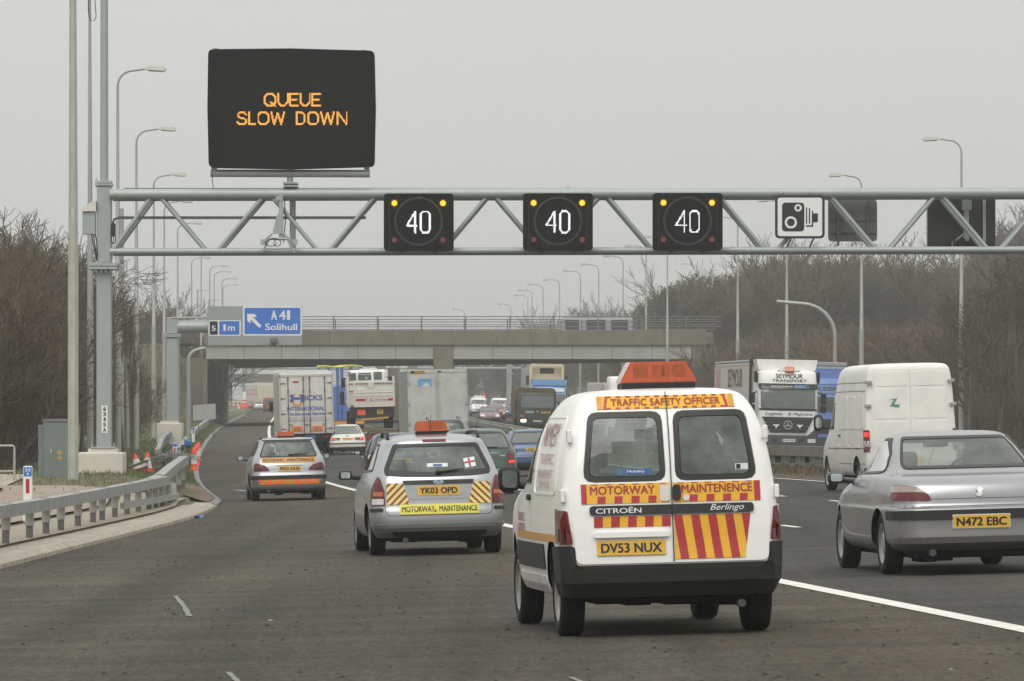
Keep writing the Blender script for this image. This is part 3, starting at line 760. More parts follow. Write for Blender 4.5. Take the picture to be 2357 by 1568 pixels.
for y in TY:
    u = 360.; k = 0
    while u < 2640:
        for l_ in (u - 128 + 14 + (16 if k == 0 else 0), u + 128 - 14):
            mb = MB(); mb.tube([(gx(u + (-8 if l_ < u else 8)), y, gzz(452)), (gx(l_), y, gzz(577))], .060, 10); kid(mb, 'diagonal_brace', 'steel_grey', g)
        u += 257; k += 1
u = 360.
while u < 2640:
    for du, yz in ((0, 447), (128, 578)): mb = MB(); mb.tube([(gx(u + du), TY[0], gzz(yz)), (gx(u + du), TY[1], gzz(yz))], .05, 8); kid(mb, 'cross_brace', 'steel_grey', g)
    u += 257
mb = MB(); mb.box(gx(284), XR, YG + .1, YG + .35, gzz(435.5), gzz(432.5)); mb.box(gx(272), gx(842), YG + .12, YG + .25, gzz(504), gzz(497.5), bev=.005, seg=1)
kid(mb, 'cable_tray', 'galv_dark', g)

# message sign
vm_ = tag(empty('message_sign', (gx(672), YG - .4, gzz(432))), 'large black electronic message board reading QUEUE SLOW DOWN in amber', 'message sign')
out = rpoly([(482, 117), (670, 115), (863, 120.5), (866, 252), (863, 386), (670, 391.5), (483, 388), (480, 250)], [12, 0, 12, 0, 12, 0, 12, 0])
mb = MB(); mb.prism([(gx(a), gzz(b)) for a, b in out], lambda a, b, c: (a, c, b), YG - .62, YG - .2); kid(mb, 'housing', 'vms_black', vm_)
mb = MB(); mb.box(gx(512), gx(836), YG - .628, YG - .615, gzz(372), gzz(140)); kid(mb, 'display_face', 'vms_glass', vm_)
mb = MB(); mb.tube([(gx(486), YG - .35, gzz(400.5)), (gx(852), YG - .35, gzz(401.5))], .105, 12)
for x in (495, 845): mb.box(gx(x - 6), gx(x + 6), YG - .45, YG - .25, gzz(396), gzz(384))
for x in (498, 670, 837): mb.box(gx(x - 6), gx(x + 6), YG - .5, YG - .3, gzz(117 if x < 700 else 120.5), gzz(113.5 if x < 600 else 115 if x < 700 else 117.5))
kid(mb, 'crossbeam', 'steel_grey', vm_); mb = MB(); mb.tube([(gx(668), YG - .3, gzz(388)), (gx(669), YG - .3, gzz(432))], .085, 12); mb.tube([(gx(673), YG + .25, gzz(455)), (gx(673), YG + .25, gzz(578))], .085, 12)
for y in (421, 428): mb.box(gx(653), gx(686), YG - .5, YG + .4, gzz(y + 4.5), gzz(y), bev=.01, seg=1)
kid(mb, 'support_post', 'steel_grey', vm_)
mb = MB(); mb.tube([(gx(490), YG - .64, gzz(386)), (gx(491), YG - .6, gzz(405)), (gx(492), YG - .5, gzz(425)), (gx(493), YG - .4, gzz(436))], .011, 5); kid(mb, 'cable', 'cable', vm_)
GL = {'Q': [[(1.5, 0), (0, 2), (0, 7), (1.5, 9), (4.5, 9), (6, 7), (6, 2), (4.5, 0), (1.5, 0)], [(3.3, 2.6), (6.2, -.2)]], 'U': [[(0, 9), (0, 2.6), (2, 0), (3.8, 0), (5.8, 2.6), (5.8, 9)]], 'E': [[(4.6, 9), (0, 9), (0, 0), (4.6, 0)], [(0, 4.6), (3.8, 4.6)]],
      'S': [[(5, 7.4), (3.8, 9), (1.4, 9), (.2, 7.6), (.2, 6.2), (1.2, 5.1), (4, 4.2), (5.2, 3), (5.2, 1.6), (4, 0), (1.2, 0), (0, 1.6)]], 'L': [[(0, 9), (0, 0), (3.6, 0)]], 'O': [[(1.5, 0), (0, 2), (0, 7), (1.5, 9), (4.5, 9), (6, 7), (6, 2), (4.5, 0), (1.5, 0)]],
      'W': [[(0, 9), (1.8, 0), (3.9, 8.6), (6, 0), (7.8, 9)]], 'D': [[(0, 0), (0, 9), (3.2, 9), (5, 7), (5, 2), (3.2, 0), (0, 0)]], 'N': [[(0, 0), (0, 9), (5.6, 0), (5.6, 9)]],
      '4': [[(3.6, 0), (3.6, 9), (0, 3), (4.4, 3)]], '0': [[(1, 0), (0, 1.2), (0, 7.8), (1, 9), (3, 9), (4, 7.8), (4, 1.2), (3, 0), (1, 0)]]}
def dots(mb, ch, x0, z0, sxx, szz, y, pitch, size, th):
    """a lit dot wherever the matrix point lies on a stroke of the character"""
    st = [[(x0 + a * sxx, z0 + b * szz) for a, b in s_] for s_ in GL[ch]]
    wd = max(a for s_ in st for a, b in s_) + .1; hi = z0 + 9 * szz + .1; x = math.floor((x0 - .1) / pitch) * pitch
    while x < wd:
        z = math.floor((z0 - .1) / pitch) * pitch
        while z < hi:
            for s_ in st:
                hit = False
                for (ax, az), (bx, bz) in zip(s_, s_[1:]):
                    dx, dz = bx - ax, bz - az; t = min(1, max(0, ((x - ax) * dx + (z - az) * dz) / (dx * dx + dz * dz)))
                    if math.hypot(x - ax - dx * t, z - az - dz * t) < th: hit = True; break
                if hit:
                    h = size / 2; mb.add([(x - h, y, z - h), (x + h, y, z - h), (x + h, y, z + h), (x - h, y, z + h)], [(0, 1, 2, 3)]); break
            z += pitch
        x += pitch
mb = MB()
cr = lambda c: (700 + c * 620 / 1944) / 1.48833      # sign close-up column -> picture column
for word, cols, yb in (('QUEUE', (655, 795, 925, 1032, 1163), 246.5), ('SLOWDOWN', (362, 485, 583, 722, 990, 1115, 1254, 1430), 289.3)):
    for ch, c in zip(word, cols): dots(mb, ch, gx(cr(c)) + .02, gzz(yb), .0445, .0360, YG - .632, .0262, .0235, .0245)
kid(mb, 'lit_text', 'led_amber', vm_)

# lane signals
def lane_signal(xc, yc, label):
    r = tag(empty('lane_signal', (gx(xc), YG - .55, gzz(yc + 65))), label, 'lane signal', 'lane signals on the gantry')
    o = Vector((gx(xc), YG - .95, gzz(yc)))
    fl = Flat(o - r.location); hw, hh = .94, .765
    mb = MB(); mb.prism(rpoly(rect(-hw, hw, -hh, hh), .1), lambda a, b, c: (o.x + a, c, o.z + b), YG - .95, YG - .52)
    kid(mb, 'housing', 'vms_black', r)
    mb = MB(); panel(fl, circ(0, .02, .66, 40), .003, holes=[(circ(0, .02, .60, 40), 0)], mb=mb); 
    for s_ in (-1, 1): panel(fl, rect(s_ * .79 - .006, s_ * .79 + .006, -.74, .74), .004, mb=mb)
    mb.build('bezel', 'black_gloss', r, False)
    patch(fl, rect(-.32, .30, -.38, .36), 'vms_glass', 'display_face', r, .004, 0)
    for s_ in (-1, 1):
        h_ = patch(fl, circ(s_ * .653, .505, .098, 16), 'lamp_halo', 'amber_lamp', r, .004, 0)
        patch(fl, circ(s_ * .653, .505, .073, 14), 'lamp_yellow', 'bulb', h_, .012, .004)
        patch(fl, circ(s_ * .653, -.485, .072, 14), 'sig_red', 'red_lamp', r, .01, 0)
    for ch, ax in (('4', -.315), ('0', .055)): mb = MB(); dots(mb, ch, o.x + ax, o.z - .29, .062, .0635, o.y - .008, .0305, .025, .0235); kid(mb, 'lit_digit', 'led_white', r)
    mb = MB()
    for s_ in (-.45, .42): mb.box(o.x + s_ - .05, o.x + s_ + .05, YG - .6, YG - .45, o.z - hh - .07, o.z - hh + .01)
    mb.box(o.x - .6, o.x + .6, YG - .53, YG - .4, o.z + .3, o.z + .5); kid(mb, 'bracket', 'galv_dark', r)
lane_signal(965, 514, 'black lane signal showing 40 nearest the message board, first of the three lit signals')
lane_signal(1283.5, 513.5, 'middle one of the three black lane signals showing a white 40')
lane_signal(1580.5, 513, 'black lane signal showing 40 nearest the white camera sign')

# speed camera sign
cs = tag(empty('camera_sign', (gx(1838), YG - .5, gzz(551))), 'square white sign with black speed camera symbol on gantry', 'road sign')
o = Vector((gx(1838.5), YG - .62, gzz(501.5))); fl = Flat(o - cs.location); u_ = 1 / SG
mb = MB(); mb.prism(rpoly(rect(-57 * u_, 57 * u_, -49.5 * u_, 49.5 * u_), .13), lambda a, b, c: (o.x + a, c, o.z + b), YG - .62, YG - .58); kid(mb, 'plate', 'sign_black', cs)
patch(fl, rect(-51 * u_, 51 * u_, -44 * u_, 44 * u_), 'sign_white', 'face', cs, .004, 0, .07)
k_ = 0.2735 * u_; cxx, cyy = 460, 360
q = lambda a, b: ((a - cxx) * k_, -(b - cyy) * k_)
sym = MB()
panel(fl, [q(*p) for p in rpoly([(310, 240), (497, 240), (497, 482), (310, 482)], 30)], .007, mb=sym)
for pts in ([(511, 280), (521, 280), (521, 417), (511, 417)], [(535, 288), (546, 288), (546, 417), (535, 417)], [(560, 308), (571, 308), (571, 330), (611, 330), (611, 405), (571, 405), (571, 443), (511, 443), (511, 430), (560, 430)]): panel(fl, [q(*p) for p in pts], .007, mb=sym)
sy = sym.build('camera_symbol', 'sign_black', cs, False)
rg = MB()
for (a, b, r1, r2) in ((445, 284, 31, 15), (384, 406, 51, 33)):
    panel(fl, [q(a + r1 * math.cos(t * .26), b + r1 * math.sin(t * .26)) for t in range(24)], .010, holes=[([q(a + r2 * math.cos(t * .26), b + r2 * math.sin(t * .26)) for t in range(24)], 0)], mb=rg)
rg.build('lens_ring', 'sign_white', sy, False)
mb = MB()
for a, b in ((-20, -31), (32, 20)): mb.tube([(o.x + a * u_, YG - .57, o.z - 49 * u_), (o.x + b * u_, YG - .3, o.z - 76 * u_)], .025, 6)
for a in (-39, 24): mb.box(o.x + a * u_ - .03, o.x + a * u_ + .03, YG - .57, YG - .4, o.z + 40 * u_, o.z + 55 * u_)
kid(mb, 'bracket', 'galv_dark', cs)

# backs of signs that face the other way
Yb = YG + 1.35; sb = F / Yb; bx = lambda x: (x - CX) / sb; bz = lambda y: CH + (HY - y) / sb
b1 = tag(empty('sign_back', (bx(1962), Yb, bz(556))), 'grey back of a square sign with two upright rails, beside the camera sign', 'road sign')
mb = MB(); mb.prism(rpoly(rect(bx(1906), bx(2019), bz(556), bz(459)), .12), lambda a, b, c: (a, c, b), Yb, Yb + .03); kid(mb, 'plate', 'sign_back', b1)
mb = MB()
for x in (1929, 1998): mb.box(bx(x - 2.5), bx(x + 2.5), Yb - .09, Yb - .003, bz(566), bz(448))
for y in (507, 536): mb.box(bx(1908), bx(2017), Yb - .05, Yb - .004, bz(y + 1), bz(y - 1))
kid(mb, 'rail', 'galv_dark', b1)
b2 = tag(empty('rear_facing_signal', (bx(2213), Yb, bz(567))), 'dark back of a lane signal facing the other way, rightmost on the gantry', 'lane signal')
mb = MB(); mb.prism(rpoly(rect(bx(2136), bx(2292), bz(580), bz(452)), .1), lambda a, b, c: (a, c, b), Yb + .1, Yb + .55); kid(mb, 'housing', 'sign_black', b2)
mb = MB(); mb.box(bx(2218), bx(2230), Yb - .1, Yb + .08, bz(555), bz(455), bev=.01, seg=1); mb.box(bx(2214), bx(2236), Yb - .15, Yb + .08, bz(484), bz(462)); mb.box(bx(2262), bx(2269), Yb - .05, Yb + .05, bz(572), bz(452))
for s_ in (-1, 1): mb.tube([(bx(2224), Yb - .05, bz(535)), (bx(2224 + s_ * 33), Yb - .05, bz(560)), (bx(2224 + s_ * 30), Yb - .05, bz(574))], .035, 6)
kid(mb, 'bracket', 'steel_grey', b2)
mb = MB(); rng = random.Random(3)
for i in range(9): x = 2180 + i * 12 + rng.random() * 6; mb.box(bx(x), bx(x + 4), Yb - .3, Yb - .1, bz(566), bz(556 - rng.random() * 6))
kid(mb, 'connector', 'cable', b2)
# camera bracket hanging on the truss
cb = tag(empty('camera_bracket', (gx(645), YG - .6, gzz(578))), 'grey hanging bracket with looped black cables on the gantry', 'bracket')
mb = MB(); mb.box(gx(644), gx(654), YG - .62, YG - .5, gzz(555), gzz(452), bev=.01, seg=1); mb.box(gx(637), gx(652), YG - .64, YG - .52, gzz(464), gzz(454)); mb.prism([(gx(640), gzz(495)), (gx(652), gzz(495)), (gx(654), gzz(540)), (gx(629), gzz(540))], lambda a, b, c: (a, c, b), YG - .66, YG - .60)
for pts in ([(629, 540), (612, 555), (611, 565)], [(655, 540), (676, 560), (680, 566)], [(622, 552), (606, 583)], [(622, 552), (664, 552)], [(664, 552), (679, 584)]): mb.tube([(gx(a), YG - .64, gzz(b)) for a, b in pts], .032, 6)
for x in (602, 677): mb.box(gx(x), gx(x + 10), YG - .68, YG - .62, gzz(566), gzz(553))
kid(mb, 'frame', 'steel_grey', cb)
mb = MB(); mb.tube([(gx(622 + 17 * math.cos(t) * (1 - t * .04) + t * 2.3), YG - .7, gzz(560 + 9 * math.sin(t))) for t in np.arange(0, 11, .5)], .012, 5); mb.tube([(gx(657), YG - .55, gzz(460)), (gx(659), YG - .57, gzz(510)), (gx(655), YG - .6, gzz(560))], .015, 5); kid(mb, 'cable', 'cable', cb)
sn = MB(); sn.box(gx(1304), gx(1313), YG - .1, YG + .05, gzz(433), gzz(422)); sn.box(gx(1301), gx(1315), YG - .12, YG + .07, gzz(433), gzz(430.5)); sn.tube([(gx(1308), YG, gzz(422)), (gx(1308), YG, gzz(417))], .03, 8)
tag(sn.build('gantry_sensor', 'lantern_white'), 'tiny white sensor standing on top of the gantry beam', 'sensor')

# ================================================================ cantilever direction sign
YC = 290.0; c_ = tag(empty('direction_sign', (px(396, YC), YC, gz(-7, YC))), 'blue A41 Solihull direction sign on a cantilever arm before the bridge', 'road sign')
X = lambda x: px(x, YC)
Zc = lambda y: pz(y, YC)
mb = MB(); mb.box(X(362), X(421), YC - .7, YC + .7, Zc(1040), Zc(974), bev=.05); mb.box(X(370), X(412), YC - .5, YC + .5, Zc(975), Zc(969)); kid(mb, 'foundation_block', 'concrete', c_)
mb = MB(); mb.box(X(384), X(410), YC - .3, YC + .3, Zc(969), Zc(776), bev=.03); mb.box(X(384), X(410), YC - .3, YC + .3, Zc(768), Zc(731), bev=.03)
for y in (776, 772): mb.box(X(374), X(417), YC - .4, YC + .4, Zc(y), Zc(y - 3.5))
kid(mb, 'column', 'steel_grey', c_)
mb = MB(); mb.tube([(X(408), YC, Zc(752)), (X(690), YC, Zc(752))], .31, 18); mb.tube([(X(395), YC - .3, Zc(732)), (X(480), YC - .3, Zc(731))], .04, 6); kid(mb, 'arm', 'steel_grey', c_)
fl = Flat(Vector((X(587.5), YC - .50, Zc(750))) - c_.location); U = YC / F
sgx = lambda a: (((600 + a * 700 / 2195) / 1.48833) - 587.5) * U
sgz = lambda b: -((((950 + b * 500 / 1568) / 1.48833)) - 750) * U
def sp(*pts): return [(sgx(a), sgz(b)) for a, b in pts]
patch(fl, sp((358, 735), (1368, 730), (1368, 314), (358, 314)), 'sign_grey', 'backing_panel', c_, .02, -.05, step=0)
f1 = patch(fl, sp((733, 630), (1365, 630), (1365, 315), (733, 315)), 'sign_white', 'white_border', c_, .028, .02, .10, step=0)
patch(fl, sp((750, 613), (1350, 613), (1350, 331), (750, 331)), 'sign_blue', 'blue_face', f1, .034, .028, .06, step=0)
patch(fl, sp((780, 397), (858, 397), (886, 430), (840, 430), (932, 522), (910, 548), (816, 455), (816, 500), (780, 470)), 'sign_white', 'arrow', f1, .040, step=0)
tl = MB()
for t_, a0, a1, b0, b1 in (('A', 1035, 1098, 360, 460), ('4', 1122, 1192, 360, 460), ('1', 1205, 1240, 360, 460), ('Solihull', 972, 1316, 500, 572)):
    text(fl, t_, (sgx(a0) + sgx(a1)) / 2, (sgz(b0) + sgz(b1)) / 2, sgx(a1) - sgx(a0), sgz(b0) - sgz(b1), None, None, .040, .018, mb=tl)
tl.build('lettering', 'sign_white', f1, False)
f2 = patch(fl, sp((365, 632), (710, 632), (710, 465), (365, 465)), 'sign_white', 'white_border', c_, .028, .02, .06, step=0)
patch(fl, sp((377, 620), (463, 620), (463, 476), (377, 476)), 'sign_black', 'black_face', f2, .034, .028, .03, step=0)
patch(fl, sp((479, 620), (696, 620), (696, 474), (479, 474)), 'sign_blue', 'blue_face', f2, .034, .028, .04, step=0)
tl = MB()
for t_, a0, a1, b0, b1 in (('5', 399, 440, 523, 580), ('1', 524, 550, 508, 578), ('m', 572, 648, 530, 578)):
    text(fl, t_, (sgx(a0) + sgx(a1)) / 2, (sgz(b0) + sgz(b1)) / 2, sgx(a1) - sgx(a0), sgz(b0) - sgz(b1), None, None, .040, .02, mb=tl)
tl.build('lettering', 'sign_white', f2, False)
mb = MB(); mb.box(X(623), X(640), YC - 1.05, YC - .6, Zc(790), Zc(779), bev=.02, seg=1); mb.tube([(X(632), YC - .9, Zc(790)), (X(632), YC - .8, Zc(797)), (X(632), YC - .3, Zc(797))], .05, 6); kid(mb, 'sign_light', 'galv_dark', c_)

# ================================================================ lamp posts
def lamp_meshes():
    H = 14.6
    a = MB(); a.tube([(0, 0, -.5), (0, 0, 6.2)], [.135, .122], 12); a.tube([(0, 0, 6.2), (0, 0, 6.25), (0, 0, 10.0), (0, 0, 10.05), (0, 0, H - .75)], [.122, .1, .072, .062, .05], 10)
    pts = [(0, 0, H - .75)] + [(.55 - .55 * math.cos(t), 0, H - .75 + .55 * math.sin(t)) for t in np.arange(.25, 1.58, .26)] + [(1.1, 0, H - .12)]
    b = MB(); b.tube(pts, .042, 8)
    c = MB(); c.prism(rpoly([(.98, -.045), (1.76, -.11), (1.80, -.02), (1.72, .075), (1.25, .07), (.98, .03)], .03), lambda p, q, d: (p, d, H - .12 + q), -.13, .13)
    d = MB(); d.prism([(1.12, -.062), (1.72, -.112), (1.72, -.135), (1.16, -.10)], lambda p, q, e: (p, e, H - .12 + q), -.11, .11)
    return a, b, c, d
proto = empty('street_lamp'); a, b, c, d = lamp_meshes()
a.build('pole', 'galv', proto); ar = b.build('arm', 'galv', proto); ln = c.build('lantern', 'lantern_white', proto); d.build('lens', 'glass_mid', ln)
used = [False]
def lamp(x, Y, d, mirror, label, group):
    o = copy_tree(proto) if used[0] else proto; used[0] = True
    o.location = (px(x, Y), Y, gz(d, Y)); o.rotation_euler = (0, 0, math.pi + .08 if mirror else -.08)
    tag(o, label, 'street lamp', group)
def ylamp(ytop, d=-6.5):
    Y = 200.
    for _ in range(30): Y = F * (gz(d, Y) + 14.45 - CH) / (HY - ytop)
    return Y
gl_, gr_ = 'street lamps along the left verge', 'street lamps along the right verge'
lamp(271, ylamp(160), -6.5, False, 'tall left verge lamp nearest the camera, its lantern beside the message board', gl_)
lamp(314, ylamp(298), -6.5, False, 'second nearest left verge lamp, lantern level with the message board foot', gl_)
lamp(354, ylamp(403), -6.5, False, 'third left verge lamp, lantern just above the gantry top beam', gl_)
lamp(378, ylamp(464), -6.5, False, 'fourth left verge lamp, lantern just under the gantry top beam', gl_)
lamp(409, ylamp(514), -6.5, False, 'fifth left verge lamp, lantern in the middle of the gantry lattice', gl_)
for x, y in ((441, 552), (463, 583), (483, 612), (493, 625), (511, 641), (513, 656)): lamp(x, ylamp(y), -6, False, 'small far lamp in the hazy row on the left behind the A41 sign', gl_)
lamp(2213, ylamp(321, 31), 31, True, 'tall right verge lamp nearest the camera, at the right edge above the white van', gr_)
lamp(1983, ylamp(404, 31), 31, True, 'second right verge lamp, lantern standing above the grey sign back', gr_)
lamp(1811, ylamp(462, 31), 31, True, 'third right verge lamp, pole above the white lorry with black grille', gr_)
lamp(1698, ylamp(500, 31), 31, True, 'fourth right verge lamp, pole just right of the bridge abutment', gr_)
lamp(1536, ylamp(545, 31), 31, True, 'right verge lamp whose pole rises through the bridge railing under the third lane signal', gr_)
for x, y in ((1487, 566), (1434, 590), (1378, 609), (1336, 624), (1288, 644), (1250, 655), (1225, 668), (1215, 680), (1176, 700), (1069, 712)): lamp(x, ylamp(y, 31), 31, True, 'small far lamp in the hazy row above the bridge railing on the right', gr_)

def mast(name, x, Y, y0, r0, r1, zt, mt, label, joint=None, loop=False):
    o = tag(empty(name, (px(x, Y), Y, pz(y0, Y))), label, 'pole'); z0 = pz(y0, Y) - .3; mb = MB()
    if joint: zj = pz(joint, Y); mb.tube([(px(x, Y), Y, z0), (px(x, Y), Y, zj)], [r0 * 1.04, r0], 8, sm=False); mb.tube([(px(x, Y), Y, zj - .02), (px(x - 1, Y), Y, zt)], [r0 * .93, r1], 8, sm=False)
    else: mb.tube([(px(x, Y), Y, z0), (px(x, Y), Y, zt)], [r0, r1], 12)
    kid(mb, 'shaft', mt, o)
    return o
mast('steel_mast', 168.5, 135, 1138, .129, .072, 15, 'galv_mottled', 'thick mottled galvanised pole in front, leftmost of the tall poles', 571)
m2 = mast('steel_mast', 207.5, 170, 1100, .10, .034, 16, 'galv', 'thinner galvanised pole beside gantry column with a cable loop near its top', 708)
mb = MB(); mb.tube([(px(203 + 0, 170), 169.9, 16), (px(204, 170), 169.9, pz(30, 170)), (px(210, 170), 169.9, pz(48, 170)), (px(217, 170), 169.9, pz(49, 170)), (px(222, 170), 169.9, pz(38, 170)), (px(220, 170), 169.9, pz(15, 170)), (px(213, 170), 169.9, 16)], .013, 5); kid(mb, 'cable', 'cable', m2)
for x, Y, y0, yt, lb in ((280, 235, 1060, 480, 'short thick grey post just right of the gantry column'), (293.5, 262, 1055, 690, 'pale stub post standing close behind the gantry column')):
    o = mast('steel_post', x, Y, y0, .11, .09, pz(yt, Y), 'galv', lb)
for x, lb in ((455, 'leftmost far twin armed lamp behind the A41 sign'), (481, 'right hand far twin armed lamp behind the A41 sign')):
    Y = 640; o = tag(empty('twin_lamp', (px(x, Y), Y, B_(Y))), lb, 'street lamp'); yt = 668 if x < 470 else 690
    mb = MB(); mb.tube([(px(x, Y), Y, B_(Y)), (px(x, Y), Y, pz(yt, Y))], .09, 6); mb.tube([(px(x - 1, Y), Y, pz(yt + 1, Y)), (px(x + 24, Y), Y, pz(yt + 1, Y))], .05, 5); kid(mb, 'pole', 'galv', o)
    mb = MB(); mb.box(px(x + 18, Y), px(x + 31, Y), Y - .15, Y + .15, pz(yt + 3, Y), pz(yt, Y)); kid(mb, 'lantern', 'lantern_white', o)

# curved posts
def cane(x, Y, y0, yt, dx, rad, r, label, thick=None):
    o = tag(empty('curved_post', (px(x, Y), Y, pz(y0, Y))), label, 'post'); s_ = 1 if dx > 0 else -1
    x0 = px(x, Y); zt = pz(yt, Y); Ra = rad * Y / F; pts = [(x0, Y, pz(y0, Y) - .3), (x0, Y, zt - Ra)]
    pts += [(x0 + s_ * Ra * (1 - math.cos(t)), Y, zt - Ra + Ra * .97 * math.sin(t)) for t in np.arange(.2, 1.5, .2)] + [(px(x + dx, Y), Y, zt + .06)]
    mb = MB(); mb.tube(pts, r, 10); kid(mb, 'post', 'galv', o)
    if thick: mb = MB(); mb.tube([(x0, Y, pz(y0, Y) - .3), (x0, Y, pz(thick, Y))], r * 1.35, 10); kid(mb, 'base_sleeve', 'galv', o)
    return o
cane(434, 276, 1010, 804, 39, 26, .09, 'short grey post bending right, before the left bridge abutment', 902)
cane(1922, 290, 870, 697, -134, 78, .10, 'large grey post bending left above the blue lorry on the right')
cane(513, 470, 960, 829, 10, 12, .09, 'curved post in the shade of the left bridge abutment')
cane(1256, 620, 920, 823, -26, 22, .10, 'small far curved post seen under the right span of the bridge')
cane(1435, 520, 910, 822, -12, 12, .11, 'curved post under the bridge behind the orange beacon')
mb = MB(); Yt = 560; mb.box(px(1166, Yt), px(1176, Yt), Yt, Yt + .4, B_(Yt), pz(822, Yt)); mb.box(px(1172, Yt), px(1182, Yt), Yt - .1, Yt, pz(862, Yt), pz(858, Yt))
tag(mb.build('steel_post', 'galv'), 'pale square post right of the grey box lorry under the bridge', 'post')

# ================================================================ safety fences
def barrier(name, pts, h, beam, label, group=None, gap=2.4, post_w=.07, mt='rail_steel', second=None, postmat='galv_dark'):
    """box beam on posts following pts (X, Y, ground z, beam top above ground)"""
    P0 = Vector(pts[0][:3]); r = tag(empty(name, P0), label, 'safety fence', group); mb = MB()
    n = len(pts); V = []
    for i, (x, y, z, t) in enumerate(pts):
        V += [(x - beam / 2, y, z + t - beam), (x + beam / 2, y, z + t - beam), (x + beam / 2, y, z + t), (x - beam / 2, y, z + t)]
    Fs = [(i * 4 + j, i * 4 + (j + 1) % 4, (i + 1) * 4 + (j + 1) % 4, (i + 1) * 4 + j) for i in range(n - 1) for j in range(4)] + [(0, 1, 2, 3), tuple((n - 1) * 4 + j for j in range(4))]
    mb.add(V, Fs)
    # joint sleeves with bolts
    for i in range(1, n - 1, 2):
        x, y, z, t = pts[i]; mb.box(x - beam / 2 - .006, x + beam / 2 + .006, y - .18, y + .18, z + t - beam - .006, z + t + .006)
        for k in (-.1, .1): mb.box(x - .05, x + .05, y + k - .02, y + k + .02, z + t + .004, z + t + .018)
    kid(mb, 'beam', mt, r)
    return r
def posts(r, lst, w_=.09, mt='galv_dark', cap=95):
    for i, (x, y, z, t) in enumerate(lst[:cap]):
        mb = MB(); mb.box(x - w_ * .4, x + w_ * .4, y - .04, y + .04, z - .3, z + t * .45 + .01); p_ = kid(mb, 'post', mt, r)
        mb = MB(); mb.box(x - w_ / 2, x + w_ / 2, y - .055, y + .055, z + t * .42, z + t); kid(mb, 'sleeve', 'galv', r, p_)
pts = [(-6.67 if Y < 100 else -6.67 - .008 * (Y - 100), Y, 0.0 if Y > 70 else 0, .5 + .1 * sst(75, 113, Y)) for Y in np.arange(30, 114, 3.0)]
b_ = barrier('safety_fence', pts, .5, .168, 'galvanised box beam safety fence on stout posts along the refuge kerb')
posts(b_, [(-6.70, Y, 0, .36 + .1 * sst(75, 113, Y)) for Y in (47, 51, 55, 59, 63, 67, 71, 75.3, 79, 81.8, 84.5, 87.8, 91, 93, 96, 99, 102, 105, 107, 109, 111, 112.6)], .115)
mb = MB(); V = [(-6.62 - .1 * 0, Y, z) for Y, z in ((96, .12), (112.9, .16))]; mb.box(-6.68, -6.60, 97, 112.8, .14, .25); kid(mb, 'lower_rail', 'rail_steel', b_)
pts = [(-6.75, 104, 0, .56), (-6.95, 112, .02, .60), (-7.3, 122, .05, .72), (-7.8, 135, .1, .80), (-8.0, 139, .1, .80)]
b2 = barrier('safety_fence', pts, .5, .2, 'short box beam ramp rising behind the refuge fence to a blunt end')
posts(b2, [(-6.95, 112, 0, .40), (-7.15, 117, 0, .46), (-7.3, 122, .05, .5), (-7.5, 128, .05, .55), (-7.75, 134, .1, .6)], .12)
pts = [(E(Y) - 4.35, Y, gz(-4.35, Y), .62) for Y in np.arange(158, 640, 8.0)]
b3 = barrier('safety_fence', pts, .6, .2, 'long box beam safety fence running along the left verge to the bridge')
posts(b3, [(E(Y) - 4.42, Y, gz(-4.35, Y), .45) for Y in np.arange(158, 420, 4.8)], .12)
pts = [(E(Y) - 5.3, Y, gz(-5.3, Y), .35 + .35 * sst(232, 262, Y)) for Y in np.arange(232, 312, 5.0)]
b4 = barrier('safety_fence', pts, .6, .2, 'second short box beam behind the left verge fence by the small grey sign')
posts(b4, [(E(Y) - 5.35, Y, gz(-5.3, Y), .4) for Y in np.arange(242, 310, 5.0)], .12)
for sgn, dd, lb in ((0, 12.45, 'weathered central safety fence, beam facing our carriageway'), (1, 13.15, 'central safety fence beam facing the oncoming carriageway')):
    pts = [(E(Y) + dd, Y, rz(12.8, Y) + .10, .72) for Y in np.arange(60, 900, 9.0)]
    b5 = barrier('central_safety_fence', pts, .6, .26, lb, 'central reserve fences', mt='rail_old')
    posts(b5, [(E(Y) + dd + .06, Y, rz(12.8, Y) + .10, .48) for Y in np.arange(118, 440, 3.6)], .13)

# ================================================================ roadside furniture, left
Yk = 141; k = tag(empty('roadside_cabinet', (px(121, Yk), Yk, pz(1133, Yk))), 'grey green roadside cabinet with two yellow warning triangles', 'cabinet')
mb = MB(); mb.box(px(99, Yk), px(162, Yk), Yk, Yk + .6, pz(1108, Yk), pz(966, Yk), bev=.015, seg=1); mb.box(px(87, Yk), px(99, Yk) - .004, Yk + .1, Yk + .5, pz(1106, Yk), pz(978, Yk), bev=.01, seg=1); kid(mb, 'housing', 'cabinet', k)
mb = MB(); mb.prism([(px(96, Yk), pz(970, Yk)), (px(100, Yk), pz(965, Yk)), (px(165, Yk), pz(964, Yk)), (px(165, Yk), pz(970, Yk))], lambda a, b, c: (a, c, b), Yk - .03, Yk + .64); kid(mb, 'roof', 'cabinet', k)
mb = MB(); mb.box(px(101, Yk), px(162, Yk), Yk + .01, Yk + .59, pz(1134, Yk) - .2, pz(1108, Yk) - .003); kid(mb, 'plinth', 'cabinet', k)
mb = MB(); mb.box(px(106, Yk), px(160, Yk), Yk - .016, Yk - .002, pz(1104, Yk), pz(975, Yk), bev=.004, seg=1); dr = kid(mb, 'door', 'cabinet', k)
mb = MB(); mb.box(px(116, Yk), px(119.5, Yk), Yk - .05, Yk - .016, pz(1044, Yk), pz(1033, Yk)); kid(mb, 'handle', 'chrome', k, dr)
